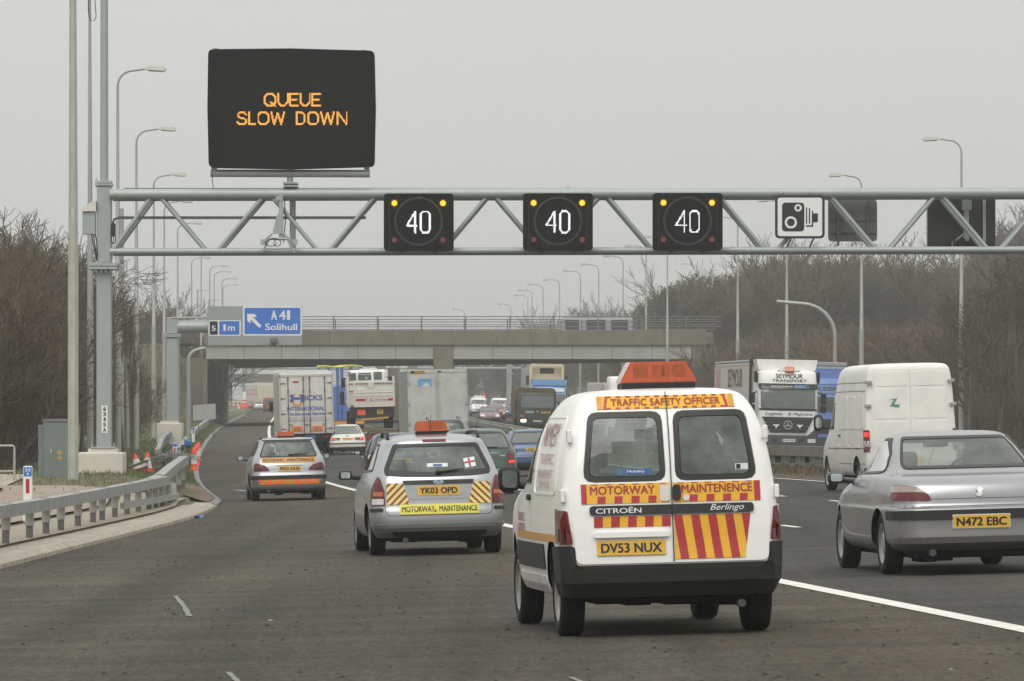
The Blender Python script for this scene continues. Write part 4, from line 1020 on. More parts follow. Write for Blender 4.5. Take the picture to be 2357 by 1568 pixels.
for y in (1040, 1052.5):
    fl = Flat(Vector((px(137.5, Yk), Yk - .017, pz(y, Yk))) - k.location); q_ = patch(fl, [(-.055, -.045), (.055, -.045), (0, .055)], 'stripe_yellow', 'warning_label', k, .003, 0)
    patch(fl, [(-.012, -.03), (.012, -.03), (.006, .02), (-.006, .02)], 'ink', 'symbol', q_, .006)
Yr = 128; hr = tag(empty('handrail', (px(33, Yr), Yr, pz(1146, Yr))), 'galvanised tube handrail at the left edge beside the thicket', 'handrail')
mb = MB(); mb.tube([(px(33, Yr), Yr, pz(1146, Yr) - .2), (px(33, Yr), Yr, pz(1030, Yr)), (px(30, Yr), Yr, pz(1026, Yr)), (px(-120, Yr), Yr, pz(1026, Yr))], .027, 8); mb.tube([(px(33, Yr), Yr, pz(1085, Yr)), (px(-120, Yr), Yr, pz(1085, Yr))], .022, 8); mb.tube([(px(-60, Yr), Yr, pz(1150, Yr)), (px(-60, Yr), Yr, pz(1026, Yr))], .027, 8)
kid(mb, 'rail', 'galv', hr)
def marker(x, y0, y1, Y, wd, label, lines=True):
    m = tag(empty('marker_post', (px(x, Y), Y, pz(y1, Y) - .35)), label, 'marker post', 'marker posts on the left verge'); hgt = pz(y0, Y) - pz(y1, Y)
    mb = MB(); mb.box(-wd / 2, wd / 2, -.03, .03, 0, .35 + hgt, bev=.012, seg=1); mb.build('post', 'sign_white', m)
    fl = Flat(Vector((0, -.03, .35)))
    bl = patch(fl, rect(-wd * .44, wd * .44, hgt * .68, hgt * .97), 'sign_blue', 'blue_label', m, .003, 0, step=0)
    if lines:
        tb = MB(); text(fl, '24', 0, hgt * .885, wd * .6, hgt * .09, None, None, .006, .02, mb=tb); text(fl, '4', 0, hgt * .755, wd * .25, hgt * .09, None, None, .006, .02, mb=tb); panel(fl, rect(-wd * .3, wd * .3, hgt * .815, hgt * .822), .006, mb=tb); tb.build('lettering', 'sign_white', bl, False)
    patch(fl, rect(-wd * .2, wd * .2, hgt * .16, hgt * .60), 'stripe_red', 'reflector', m, .004, 0, step=0)
marker(64, 1073, 1147, 84, .135, 'white marker post numbered 24 4 with red reflector behind the refuge fence')
marker(445, 984, 1001, 262, .14, 'small far white marker post by the verge fence with red reflector', False)
marker(402.5, 1020, 1046, 172, .13, 'tilted white marker post by the wooden fence end', False)
# wooden rail fence, small sign back
ft = tag(empty('wooden_fence', (-12.0, 172, gz(-6, 172))), 'dark wooden post and rail fence behind the traffic cones', 'fence')
A = [(293, 1100, 168), (340, 1082, 172), (377, 1068, 177), (420, 1052, 184)]
mb = MB()
for t in (22, 8, -6):
    for (x0, y0, Y0), (x1, y1, Y1) in zip(A, A[1:]): mb.tube([at(x0, y0 - t, Y0), at(x1, y1 - t, Y1)], .045, 4, sm=False)
kid(mb, 'rail', 'wood', ft)
for x0, y0, Y0 in A: mb = MB(); mb.tube([at(x0, y0 + 14, Y0), at(x0, y0 - 28, Y0)], .075, 4, sm=False); kid(mb, 'post', 'wood', ft)
sm_ = tag(empty('temporary_sign', (px(471, 312), 312, gz(-5, 312))), 'small blank grey sign board on two thin legs by the verge fence', 'road sign')
mb = MB(); mb.prism([(px(445, 312), pz(969, 312)), (px(497, 312), pz(964, 312)), (px(496, 312), pz(929, 312)), (px(444, 312), pz(933, 312))], lambda a, b, c: (a, c, b), 312, 312.03); kid(mb, 'board', 'galv', sm_)
for x in (457, 490, 493): mb = MB(); mb.tube([(px(x, 312), 312.06, gz(-5, 312) - .2), (px(x, 312), 312.06, pz(940, 312))], .025, 6); kid(mb, 'leg', 'galv_dark', sm_)
# cones
def cone(x, yb, Y, h, label, lean=0):
    c = tag(empty('traffic_cone', (px(x, Y), Y, pz(yb, Y)), (0, lean, 0)), label, 'traffic cone', 'traffic cones')
    f = lambda a, b, z: (a, b, z); rr = lambda z: .19 - .155 * z / h
    mb = MB(); mb.box(-.24, .24, -.24, .24, 0, .05, bev=.01, seg=1); mb.lathe([(rr(.05), .045), (rr(h), h), (0, h)], f, 16); mb.build('cone', 'cone_orange', c)
    mb = MB(); mb.lathe([(rr(h * .22) + .003, h * .22), (rr(h * .72) + .003, h * .72)], f, 16); mb.build('sleeve', 'cone_white', c)
cone(319, 1087, 172, .56, 'orange and white cone leaning left beside the wooden fence', -.2)
cone(338, 1087, 172, .6, 'upright orange and white cone in front of the wooden fence post', .04)
def cyl(x, yb, yt, Y, label):
    c = tag(empty('traffic_cylinder', (px(x, Y), Y, pz(yb, Y))), label, 'traffic cylinder', 'traffic cylinders'); h = pz(yt, Y) - pz(yb, Y); f = lambda a, b, z: (a, b, z)
    mb = MB(); mb.lathe([(.13, 0), (.13, .06), (.105, .08), (.098, h * .27), (.09, h * .68), (.075, h * .97), (.03, h), (0, h)], f, 14); mb.build('cylinder', 'cone_orange', c)
    mb = MB(); mb.lathe([(.101, h * .27), (.093, h * .68)], f, 14); mb.build('sleeve', 'cone_white', c)
cyl(447, 1083, 1030, 186, 'nearest of three red and white traffic cylinders at the verge edge')
cyl(452.5, 1072, 1023, 200, 'middle one of three red and white traffic cylinders at the verge edge')
cyl(456.5, 1062, 1018, 213, 'farthest of three red and white traffic cylinders at the verge edge')
mb = MB(); rng = random.Random(5)
for i in range(40): p = at(382 + rng.random() * 40, 1043 + rng.random() * 10, 158); a = rng.random() * 6; mb.tube([p, p + Vector((.35 * math.cos(a), .2, .12 * math.sin(a))), p + Vector((.6 * math.cos(a), .3, -.1))], .012, 3)
tag(mb.build('wire_bundle', 'rail_steel'), 'tangled bundle of bare steel wire on the fence end', 'wire')
mb = MB()
for i in range(12): p = at(424 + rng.random() * 16, 1016 + rng.random() * 8, 176); a = rng.random() * 6; mb.tube([p, p + Vector((.12 * math.cos(a), .1, .09 * math.sin(a)))], .035, 4)
tag(mb.build('plastic_sheet', 'rag_blue'), 'crumpled blue plastic caught on the verge fence', 'litter')
# far roadworks under the bridge
fb = tag(empty('works_cylinder', at(562, 941, 640)), 'tall white bollard on a red and white drum far under the bridge', 'bollard'); f = lambda a, b, z: (a, b, z)
mb = MB(); mb.lathe([(.45, 0), (.45, .35), (.36, .35), (.34, .62)], f, 14); mb.lathe([(.34, .85), (.32, 1.0)], f, 14); mb.build('drum', 'cone_orange', fb)
mb = MB(); mb.lathe([(.34, .62), (.33, .85)], f, 14); mb.lathe([(.25, 1.0), (.17, 1.9), (0, 1.92)], f, 14); mb.build('sleeve', 'cone_white', fb)
fb = tag(empty('works_barrier', at(534, 940, 655)), 'low red and white roadworks barrier far under the bridge', 'barrier')
mb = MB(); mb2 = MB()
for i in range(8): (mb if i % 2 else mb2).box(-.9 + i * .24, -.9 + (i + 1) * .24 - .003, 0, .1, .35 + .1 * (i % 2) * 0, .75)
for s_ in (-.8, .8): mb2.box(s_ - .12, s_ + .12, -.2, .3, -.1, .34)
mb.build('red_panel', 'cone_orange', fb); mb2.build('white_panel', 'cone_white', fb)
mb = MB(); Yq = 640
for x in (787, 806, 836): 
    X_ = 524 + (x - 787) * .0771 * 2; mb.tube([at(X_, 937, Yq), at(X_, 897, Yq)], .03, 5)
mb.tube([at(524, 898, Yq), at(529, 898, Yq)], .03, 5); mb.tube([at(524, 920, Yq), at(552, 922, Yq)], .035, 5); mb.tube([at(524, 928, Yq), at(552, 929, Yq)], .035, 5)
tag(mb.build('metal_rail', 'galv_dark'), 'thin dark metal rails beside the far roadworks under the bridge', 'railing')
# far gantry beyond the bridge
Yf = 780; fg = tag(empty('far_gantry', (px(880, Yf), Yf, B_(Yf))), 'faint hazy lattice gantry seen just below the bridge beam', 'gantry'); mb = MB()
for y in (829, 848): mb.tube([at(560, y, Yf), at(1330, y, Yf)], .16, 6)
for i in range(11): a = 560 + i * 70; mb.tube([at(a, 848, Yf), at(a + 35, 829, Yf)], .1, 5); mb.tube([at(a + 35, 829, Yf), at(a + 70, 848, Yf)], .1, 5)
for x in (560, 1330): mb.tube([at(x, 960, Yf), at(x, 826, Yf)], .25, 6)
kid(mb, 'lattice', 'steel_grey', fg)
for x in (876, 950): mb = MB(); mb.box(px(x - 12, Yf), px(x + 12, Yf), Yf - .5, Yf - .2, pz(850, Yf), pz(826, Yf)); kid(mb, 'sign_panel', 'sign_back', fg)
# hazy overbridge far away on the left
Yo = 1010; ob = tag(empty('far_bridge', (px(600, Yo), Yo, B_(Yo))), 'very hazy far overbridge on the left, behind the trucks', 'bridge'); mb = MB()
mb.box(px(400, Yo), px(760, Yo), Yo, Yo + 8, pz(880, Yo), pz(868, Yo)); mb.box(px(400, Yo), px(760, Yo), Yo - .2, Yo, pz(868, Yo), pz(861, Yo)); kid(mb, 'deck', 'concrete_old', ob)
mb = MB(); mb.box(px(705, Yo), px(715, Yo), Yo, Yo + 8, B_(Yo) - 1, pz(880, Yo)); mb.box(px(400, Yo), px(530, Yo), Yo + .3, Yo + 8, B_(Yo) - 1, pz(880, Yo)); kid(mb, 'pier', 'concrete_old', ob)

# ================================================================ vehicles: shared pieces
def inset(poly, d):
    n = len(poly); ar = sum(poly[i - 1][0] * poly[i][1] - poly[i][0] * poly[i - 1][1] for i in range(n)); sg = 1 if ar > 0 else -1; out = []
    ds = d if isinstance(d, (list, tuple)) else [d] * n
    for i in range(n):
        p0, p1, p2 = Vector(poly[i - 1]), Vector(poly[i]), Vector(poly[(i + 1) % n]); e1 = (p1 - p0).normalized(); e2 = (p2 - p1).normalized()
        n1 = Vector((-e1.y, e1.x)) * sg; n2 = Vector((-e2.y, e2.x)) * sg; a = p1 + n1 * ds[i - 1]; b = p1 + n2 * ds[i]; den = e1.x * e2.y - e1.y * e2.x
        if abs(den) < 1e-4: out.append(tuple(a)); continue
        t = ((b.x - a.x) * e2.y - (b.y - a.y) * e2.x) / den; out.append(tuple(a + e1 * t))
    return out
WM = {}
def wheel(root, x, y, r=.31, w_=.19, rim='rim', z=None):
    z = r if z is None else z; k = (r, w_, rim, x > 0)
    if k not in WM:
        s = 1 if x > 0 else -1; h = w_ / 2; f = lambda a, b, c: (c * s, a, b)
        mb = MB(); mb.lathe([(r * .64, h * .55), (r * .66, h * .92), (r * .84, h * 1.0), (r * .95, h * .93), (r * .995, h * .72), (r, h * .4), (r, h * .36), (r * .982, h * .34), (r * .982, h * .26), (r, h * .24), (r, h * .06), (r * .982, h * .04), (r * .982, -h * .04), (r, -h * .06), (r, -h * .24), (r * .982, -h * .26), (r * .982, -h * .34), (r, -h * .36), (r, -h * .4), (r * .995, -h * .72), (r * .95, -h * .93), (r * .8, -h), (r * .6, -h), (0, -h * .9)], f, 28)
        t = mb.build('wheel', 'rubber', root)
        mb = MB(); mb.lathe([(r * .66, h * .90), (r * .62, h * .93), (r * .58, h * .6), (r * .40, h * .48), (r * .36, h * .7), (r * .2, h * .78), (0, h * .78)], f, 20)
        for i in range(8): a = i * .785; mb.box(-.001, .001, -.001, .001, -.001, .001) if 0 else None
        q = mb.build('rim', rim, t); WM[k] = (t.data, q.data)
    else:
        t = bpy.data.objects.new('wheel', WM[k][0]); q = bpy.data.objects.new('rim', WM[k][1]); COL.objects.link(t); COL.objects.link(q); t.parent = root; q.parent = t
    t.location = (x, y, z); return t
def under(root, w_, y0, y1, z0, z1):
    mb = MB(); mb.box(-w_, w_, y0, y1, z0, z1, bev=.04, seg=1); rng = random.Random(int(y1 * 100))
    for i in range(6): x = rng.uniform(-w_ * .8, w_ * .7); mb.box(x, x + rng.uniform(.1, .3), y0 + .2 + i * .2, y0 + .5 + i * .3, z0 - rng.uniform(.01, .05), z0 + .05)
    mb.tube([(-w_ - .06, y0 + .7, z0 + .05), (w_ + .06, y0 + .7, z0 + .05)], .05, 8)
    return mb.build('underbody', 'under', root)
def mirror(root, x, y, z, w_, h, mt, glass=True, y_dep=.10):
    """door mirror; x = inner edge (signed), glass faces backwards"""
    s = 1 if x > 0 else -1; mb = MB(); mb.box(min(x, x + s * w_), max(x, x + s * w_), y, y + y_dep, z - h / 2, z + h / 2, bev=min(h, w_) * .3, seg=3)
    mb.tube([(x - s * .12, y + y_dep * .6, z - h * .35), (x + s * w_ * .3, y + y_dep * .6, z - h * .2)], .03, 6)
    m = mb.build('door_mirror', mt, root)
    if glass:
        fl = Flat((x + s * w_ / 2, y, z)); patch(fl, rect(-w_ * .34, w_ * .34, -h * .34, h * .34), 'mirror_glass' if glass is True else glass, 'mirror_glass', m, .003, 0, h * .2, step=0)
    return m
def seats(root, y, xs, zt, w_=.46):
    for x in xs:
        mb = MB(); mb.box(x - w_ / 2, x + w_ / 2, y, y + .16, .35, zt - .24, bev=.06, seg=2); mb.box(x - .13, x + .13, y + .02, y + .11, zt - .20, zt, bev=.045, seg=2); mb.box(x - .06, x + .06, y + .04, y + .08, zt - .26, zt - .18)
        mb.build('seat', 'seat_cloth', root)
def cabin(root, yd, zd, w_, floor0, floor1, zf=.3):
    mb = MB(); mb.box(-w_, w_, yd, yd + .35, zd - .3, zd, bev=.05); mb.tube([(.36 + .18 * math.cos(t), yd - .12 - .03 * math.sin(t), zd - .02 + .18 * math.sin(t)) for t in np.arange(0, 6.4, .35)], .016, 6)
    mb.build('dashboard', 'seat_cloth', root)
    mb = MB(); mb.box(-w_, w_, floor0, floor1, zf, zf + .05); mb.build('cabin_floor', 'interior', root)
def arch(kind, yc, zc, r, zb):
    c = [(yc + r * math.cos(t), max(zc + r * math.sin(t), zb + .002)) for t in np.linspace(-.6, math.pi + .6, 26)]
    o = []
    for p in c:
        if not o or math.hypot(p[0] - o[-1][0], p[1] - o[-1][1]) > .01: o.append(p)
    return (kind, o, 0)
def shell(root, B, paint, wins, arches, clear=True, seal='seal'):
    """hull with openings, then glazing. wins: (kind, outer polygon, corner r, seal width(s), part name, glass)"""
    zb = B.K[0, 0]; H = [arch(k, yc, zc, r, zb) for yc, zc, r in arches for k in ('sl', 'sr')]
    if clear:
        for k, p, r, sw, nm, gm in wins:
            H.append((k, inset(p, [a * .6 for a in sw] if isinstance(sw, list) else sw * .6), r * .7))
    body = B.hull(H, [paint, 'interior'], root, lining=clear)
    for k, p, r, sw, nm, gm in wins:
        v = B.view(k); ip = inset(p, sw)
        g = patch(v, ip, gm if clear else ('glass_dark' if gm in ('glass', 'glass_side') else gm), nm, root, .004, None, r * .7)
        if sw: patch(v, p, seal, 'seal', g, .008, -.004, r, [(inset(p, [a - .004 for a in sw] if isinstance(sw, list) else sw - .004), r * .7)])
    return body
def lamp_(v, pts, mt, root, r=.015, off=.014, name='tail_light', subs=()):
    o = patch(v, pts, mt, name, root, off, -.004, r)
    for q, m2 in subs: patch(v, q, m2, 'lamp_lens', o, off + .004, off - .002, .006)
    return o
mir = lambda pts: [(-a, z) for a, z in pts][::-1]

# ---------------------------------------------------------------- white safety van
van = tag(empty('safety_van'), 'white van with TRAFFIC SAFETY OFFICER band and large orange roof beacon', 'van')
B = Body([(.24, .76, .10, 3.95), (.32, .80, .03, 4.05), (.46, .812, .02, 4.1), (.62, .822, .04, 4.09), (.78, .825, .05, 4.02), (.9, .82, .06, 3.85), (1.0, .813, .075, 3.4), (1.06, .807, .085, 3.12), (1.2, .79, .11, 2.92), (1.4, .752, .16, 2.6), (1.56, .70, .215, 2.3), (1.645, .655, .26, 2.12), (1.70, .61, .30, 1.98), (1.735, .54, .35, 1.85), (1.755, .42, .45, 1.7), (1.768, .04, .75, 1.4)], rc=.13, fc=.3, rb=.05, fb=.12, tr=.035, tf=.06)
v = B.view('r'); vl, vr = B.view('sl'), B.view('sr')
WL = [(-.64, 1.075), (-.035, 1.075), (-.042, 1.585), (-.575, 1.585)]; WR = mir(WL)
wins = [('r', WL, .075, .042, 'rear_window', 'glass'), ('r', WR, .075, .042, 'rear_window', 'glass'),
        ('f', [(-.68, 1.09), (.68, 1.09), (.58, 1.62), (-.58, 1.62)], .06, .03, 'windscreen', 'glass_clear'),
        ('sl', [(2.02, 1.06), (2.88, 1.06), (2.72, 1.3), (2.38, 1.56), (2.06, 1.58)], .05, .02, 'side_window', 'glass_side'), ('sr', [(2.02, 1.06), (2.88, 1.06), (2.72, 1.3), (2.38, 1.56), (2.06, 1.58)], .05, .02, 'side_window', 'glass_side')]
shell(van, B, 'white_paint', wins, [(.72, .30, .355), (3.41, .30, .355)])
DL = [(-.70, .475), (-.006, .475), (-.006, 1.722), (-.46, 1.715), (-.565, 1.66), (-.655, 1.35), (-.70, 1.0), (-.72, .8)]; 
for D, W in ((DL, WL), (mir(DL), WR)): patch(v, D, 'white_paint', 'rear_door', van, .012, -.01, [.05, 0, 0, .06, .08, 0, 0, 0] if D is DL else [0, 0, 0, .08, .06, 0, 0, .05], [(inset(W, -.004), .08)])
bump = [(-1.12, .25), (1.12, .25), (1.12, .605), (.712, .612), (.71, .52), (.70, .465), (-.70, .465), (-.71, .52), (-.712, .612), (-1.12, .605)]
patch(v, bump, 'black_plastic', 'bumper', van, .035, -.01, [.02, .02, .03, .03, .06, .06, .06, .06, .03, .03])
for k in ('sl', 'sr'):
    w2 = B.view(k)
    patch(w2, rect(1.12, 2.98, .42, .61), 'black_plastic', 'side_trim', van, .012, -.004, .02)
    patch(w2, rect(.42, 2.98, .635, .69), 'orange_band', 'orange_band', van, .004)
    patch(w2, rect(1.1, 2.98, .24, .37), 'white_dirty', 'sill', van, .008, -.004, .03)
    patch(w2, rpoly(rect(.5, 1.75, .98, 1.57), .08), 'white_paint', 'recess_panel', van, .006, -.003, 0, [(rpoly(rect(.515, 1.735, .995, 1.555), .07), 0)])
    patch(w2, rect(1.93, 1.938, .45, 1.6), 'seal', 'door_gap', van, .003); patch(w2, rect(1.98, 2.14, .93, .975), 'black_plastic', 'door_handle', van, .02, 0, .015)
    pm = -1 if k == 'sl' else 1
    tb = MB(); text(w2, 'AMEY', 1.12, 1.43, .9, .17, None, None, .009, .008, mb=tb); text(w2, 'TRAFFIC', 1.12, 1.25, .8, .08, None, None, .009, 0, mb=tb); text(w2, 'MANAGEMENT', 1.12, 1.14, .86, .065, None, None, .009, 0, mb=tb); text(w2, 'SERVICES', 1.12, 1.06, .6, .05, None, None, .009, .0, mb=tb)
    tb.build('lettering', 'ink_pale_red', van, False)
    tb = MB(); text(w2, 'TRAFFIC', 2.6, .80, .5, .07, None, None, .009, .01, mb=tb); text(w2, 'OFFICER', 2.6, .72, .5, .06, None, None, .009, .01, mb=tb); tb.build('lettering', 'ink_pale_red', van, False)
for s in (-1, 1):
    for zz in (1.42, .98):
        mb = MB(); mb.box(s * B.fw(zz) * .965 - .015, s * B.fw(zz) * .965 + .015, .12 + .06 * (zz > 1), .2 + .06 * (zz > 1), zz - .05, zz + .05, bev=.008, seg=1); mb.build('door_hinge', 'white_paint', van)
lampL = [(-1.02, .625), (-.725, .622), (-.735, .70), (-.765, .87), (-1.02, .885)]
for P_ in (lampL, mir(lampL)):
    sg = 1 if P_[0][0] < 0 else -1
    q1 = [(-.965, .645), (-.775, .645), (-.79, .74), (-.965, .74)]; q2 = [(-.97, .80), (-.82, .80), (-.83, .86), (-.97, .865)]
    lamp_(v, P_, 'lamp_red', van, .02, .02, subs=[((q1 if sg > 0 else mir(q1)), 'lamp_dark')])
# markings
def onv(pts, mt, nm, off=.016, r=0): return patch(v, pts, mt, nm, van, off, None, r)
bd = onv([(-.505, 1.603), (.505, 1.603), (.50, 1.698), (-.50, 1.698)], 'stripe_yellow', 'warning_band')
rb = MB()
for i in range(13):
    a = -.44 + i * .07
    if i not in (6,): panel(v, [(a, 1.605), (a + .036, 1.605), (a + .038, 1.617), (a + .002, 1.617)], .018, mb=rb)
    panel(v, [(a + .01, 1.688), (a + .045, 1.688), (a + .045, 1.697), (a + .01, 1.697)], .018, mb=rb)
for s in (-1, 1): panel(v, [(s * .46, 1.605), (s * .44, 1.605), (s * .42, 1.697), (s * .438, 1.697)], .018, mb=rb)
rb.build('red_blocks', 'stripe_red', bd, False)
for s in (-1, 1): patch(v, [(s * .505, 1.604), (s * .468, 1.604), (s * .468, 1.697), (s * .50, 1.697)], 'orange_band', 'amber_block', bd, .0185)
text(v, 'TRAFFIC SAFETY OFFICER', 0, 1.6525, .80, .050, 'ink_red', bd, .0195, .012)
for s, wd in ((-1, 'MOTORWAY'), (1, 'MAINTENENCE')):
    A0, A1 = (-.655, -.012) if s < 0 else (.012, .655)
    bd = onv(rect(A0, A1, .915, 1.06), 'stripe_yellow', 'warning_band'); rb = MB()
    if s < 0: panel(v, rect(-.655, -.615, .915, 1.06), .018, mb=rb)
    else: panel(v, rect(.61, .655, .915, 1.06), .018, mb=rb)
    for i in range(4): a = (-.54 if s < 0 else .13) + i * .123; panel(v, [(a, .917), (a + .058, .917), (a + .062, .968), (a + .004, .968)], .018, mb=rb)
    for i in range(6): a = (-.58 if s < 0 else .05) + i * .1; panel(v, rect(a, a + .045, 1.052, 1.059), .018, mb=rb)
    rb.build('red_blocks', 'stripe_red', bd, False)
    text(v, wd, -.355 if s < 0 else .335, 1.013, .47 if s < 0 else .52, .062, 'ink_red', bd, .0195, .014)
tp = onv(rect(-.60, .60, .83, .90), 'black_gloss', 'trim_strip', .03, .03); 
text(v, 'CITROËN', -.39, .866, .33, .046, 'ink_white', tp, .034, .014); text(v, 'Berlingo', .40, .864, .25, .058, 'ink_white', tp, .034, .0, .35)
patch(v, rect(-.004, .004, .48, 1.71), 'seal', 'door_gap', van, .035)
ar_ = rect(-.57, -.012, .742, .822); b_ = onv(ar_, 'stripe_yellow', 'chevron_panel')
rb = MB()
for i in range(5): a = -.57 + i * .123; panel(v, clip([(a, .742), (a + .062, .742), (a + .066, .822), (a + .004, .822)], ar_), .018, mb=rb)
rb.build('red_blocks', 'stripe_red', b_, False)
ar_ = [(.012, .497), (.525, .497), (.575, .822), (.012, .822)]; b_ = onv(ar_, 'stripe_yellow', 'chevron_panel'); rb = MB()
for i in range(6):
    a = .012 + .07 + i * .125 - .03
    q = clip([(a, .497), (a + .062, .497), (a + .02, .822), (a - .042, .822)], ar_)
    if len(q) > 2: panel(v, q, .018, mb=rb)
rb.build('red_blocks', 'stripe_red', b_, False)
patch(v, rect(-.575, -.03, .665, .705), 'white_paint', 'plate_ledge', van, .045, .01, .015)
plate(v, -.305, .588, 'DV53 NUX', van, .50, .11, off=.024)
patch(v, rect(-.085, -.012, .925, 1.045), 'lantern_white', 'door_handle', van, .024, .01, .02); patch(v, rect(.008, .065, .93, 1.04), 'black_plastic', 'door_handle', van, .05, .01, .02); patch(v, circ(.105, .945, .022, 14), 'chrome', 'door_lock', van, .026, .01)
b_ = patch(v, rect(-.395, -.135, 1.125, 1.17), 'sticker_navy', 'window_sticker', van, .006); text(v, 'Mobility', -.25, 1.147, .13, .024, 'sticker_paper', b_, .008, .02); patch(v, circ(-.365, 1.147, .018, 14), 'ink_green', 'emblem', b_, .008, None, 0, [(circ(-.365, 1.147, .011, 12), 0)])
b_ = patch(v, rect(.48, .575, 1.145, 1.19), 'sticker_paper', 'window_sticker', van, .006); patch(v, rect(.487, .52, 1.15, 1.185), 'ink', 'emblem', b_, .008)
# roof beacon
bc = MB(); bz_ = 1.772; y0, y1 = .62, .90
bc.prism([(-.282, bz_ + .035), (.282, bz_ + .035), (.275, bz_ + .06), (.205, bz_ + .19), (-.205, bz_ + .19), (-.275, bz_ + .06)], lambda a, b, c: (a, c, b), y0, y1); be = bc.build('roof_beacon', 'beacon_amber', van)
mb = MB(); mb.box(-.27, .27, y0 - .015, y1 + .015, bz_ - .03, bz_ + .034, bev=.008, seg=1); mb.build('beacon_base', 'black_plastic', be)
fl = Flat((0, y0, bz_))
for a, wq in ((-.13, .055), (.0, .045), (.055, .03), (.15, .05)): patch(fl, rpoly(rect(a - wq, a + wq, .075, .165), .02), 'beacon_bulb', 'bulb', be, .003, 0)
seats(van, 1.75, (-.37, .37), 1.36); cabin(van, 2.75, .98, .68, .15, 3.0)
mb = MB(); mb.box(-.12, .12, 2.32, 2.36, 1.44, 1.51, bev=.02); mb.build('rear_view_mirror', 'seat_cloth', van)
mb = MB(); mb.box(-.55, .5, .5, 1.4, .35, .82, bev=.03); mb.build('load', 'interior', van)
for s in (-1, 1): mirror(van, s * .81, 2.72, 1.09, .17, .20, 'black_plastic', 'glass_mid')
for x in (-.69, .69):
    for y in (.72, 3.41): wheel(van, x, y, .30, .185)
under(van, .58, .22, 3.8, .17, .42)
mb = MB(); mb.tube([(.5, .4, .165), (.5, .06, .16)], .03, 10); mb.build('exhaust', 'grey_plastic', van)
stand(van, 1556, 41.7, yaw=.026); van.scale = (1.012, 1.012, 1.035)
for o_ in van.children_recursive:                    # the body rides a little higher on its wheels
    if o_.name.split('.')[0] not in ('wheel', 'rim'): o_.data.transform(Matrix.Translation((0, 0, .068)) @ Matrix.Diagonal((1, 1, .9615, 1)))

# ---------------------------------------------------------------- silver estate with yellow maintenance strip
fo = tag(empty('estate_car'), 'silver estate car with yellow MOTORWAY MAINTENANCE strip and square chevron panels', 'car')
B = Body([(.22, .77, .10, 4.3), (.30, .82, .02, 4.4), (.42, .845, 0, 4.44), (.54, .85, .01, 4.42), (.60, .85, .03, 4.38), (.75, .845, .05, 4.2), (.88, .83, .065, 3.7), (.96, .81, .09, 3.25), (1.02, .79, .13, 3.1), (1.2, .725, .26, 2.75), (1.34, .66, .36, 2.45), (1.385, .63, .37, 2.33), (1.42, .585, .40, 2.2), (1.455, .49, .55, 2.05), (1.478, .34, .9, 1.9), (1.488, .04, 1.2, 1.6)], rc=.24, fc=.4, rb=.06, fb=.16, tr=.05, tf=.1)
v = B.view('r')
rw = [(-.655, .985), (-.4, .965), (0, .957), (.4, .965), (.655, .985), (.66, 1.06), (.525, 1.365), (-.525, 1.365), (-.66, 1.06)]
sw_ = [(.62, 1.03), (3.0, 1.0), (2.5, 1.33), (2.1, 1.385), (.95, 1.37), (.72, 1.2)]
wins = [('r', rw, .06, [.07, .05, .05, .07, .06, .06, .045, .06, .06], 'rear_window', 'glass'), ('f', [(-.62, 1.0), (.62, 1.0), (.52, 1.38), (-.52, 1.38)], .06, .03, 'windscreen', 'glass_clear'), ('sl', sw_, .05, .03, 'side_window', 'glass_side'), ('sr', sw_, .05, .03, 'side_window', 'glass_side')]
shell(fo, B, 'silver', wins, [(.86, .3, .35), (3.48, .3, .35)])
lp = [(-.93, .615), (-.66, .615), (-.665, .80), (-.70, .91), (-.745, .975), (-.93, .80)]
for P_ in (lp, mir(lp)):
    f_ = (lambda q: q) if P_ is lp else mir
    lamp_(v, P_, 'lamp_red', fo, .02, .016, subs=[(f_(rect(-.83, -.675, .735, .785)), 'lamp_amber'), (f_(rect(-.86, -.672, .63, .70)), 'lamp_clear' if P_ is lp else 'lamp_red')])
patch(v, [(-.42, .868), (.42, .868), (.44, .915), (-.44, .915)], 'black_gloss', 'trim_strip', fo, .02, -.002, .01)
o_ = patch(v, [(.06 * math.cos(t), .892 + .024 * math.sin(t)) for t in np.arange(0, 6.28, .35)], 'chrome', 'badge', fo, .028, .018); patch(v, [(.052 * math.cos(t), .892 + .019 * math.sin(t)) for t in np.arange(0, 6.28, .35)], 'sticker_navy', 'badge_face', o_, .030); text(v, 'Ford', 0, .892, .07, .02, 'ink_white', o_, .032, .01, .3)
patch(v, [(-.36, .69), (.36, .69), (.40, .74), (.43, .86), (-.43, .86), (-.40, .74)], 'silver', 'plate_recess', fo, .008, -.002, .05)
plate(v, 0, .79, 'YK03 OPD', fo, .52, .115, off=.02)
for P_ in ([(-.635, .625), (-.36, .632), (-.43, .885), (-.635, .885)],):
    for q, sgn in ((P_, 1), (mir(P_), -1)):
        c_q = patch(v, q, 'stripe_pale', 'chevron_panel', fo, .012, -.002); stripes(v, q, R(45) if sgn > 0 else R(-45), .026, .036, 'stripe_dkred', c_q, .015, 'red_stripes', .02)
mk_ = patch(v, rect(-.485, .485, .505, .625), 'strip_yellow', 'warning_strip', fo, .016, -.002)
text(v, 'MOTORWAY', -.255, .567, .40, .066, 'ink', mk_, .019, .012); text(v, 'MAINTENANCE', .235, .567, .47, .066, 'ink', mk_, .019, .012); patch(v, [(-.065, .53), (-.03, .53), (-.047, .567)], 'ink_red', 'triangle', mk_, .019)
patch(v, [(-.62, .49), (.62, .49), (.66, .54), (.67, .63), (-.67, .63), (-.66, .54)], 'seal', 'tailgate_gap', fo, .003, None, .05, [([(-.614, .496), (.614, .496), (.653, .543), (.663, .64), (-.663, .64), (-.653, .543)], .05)])
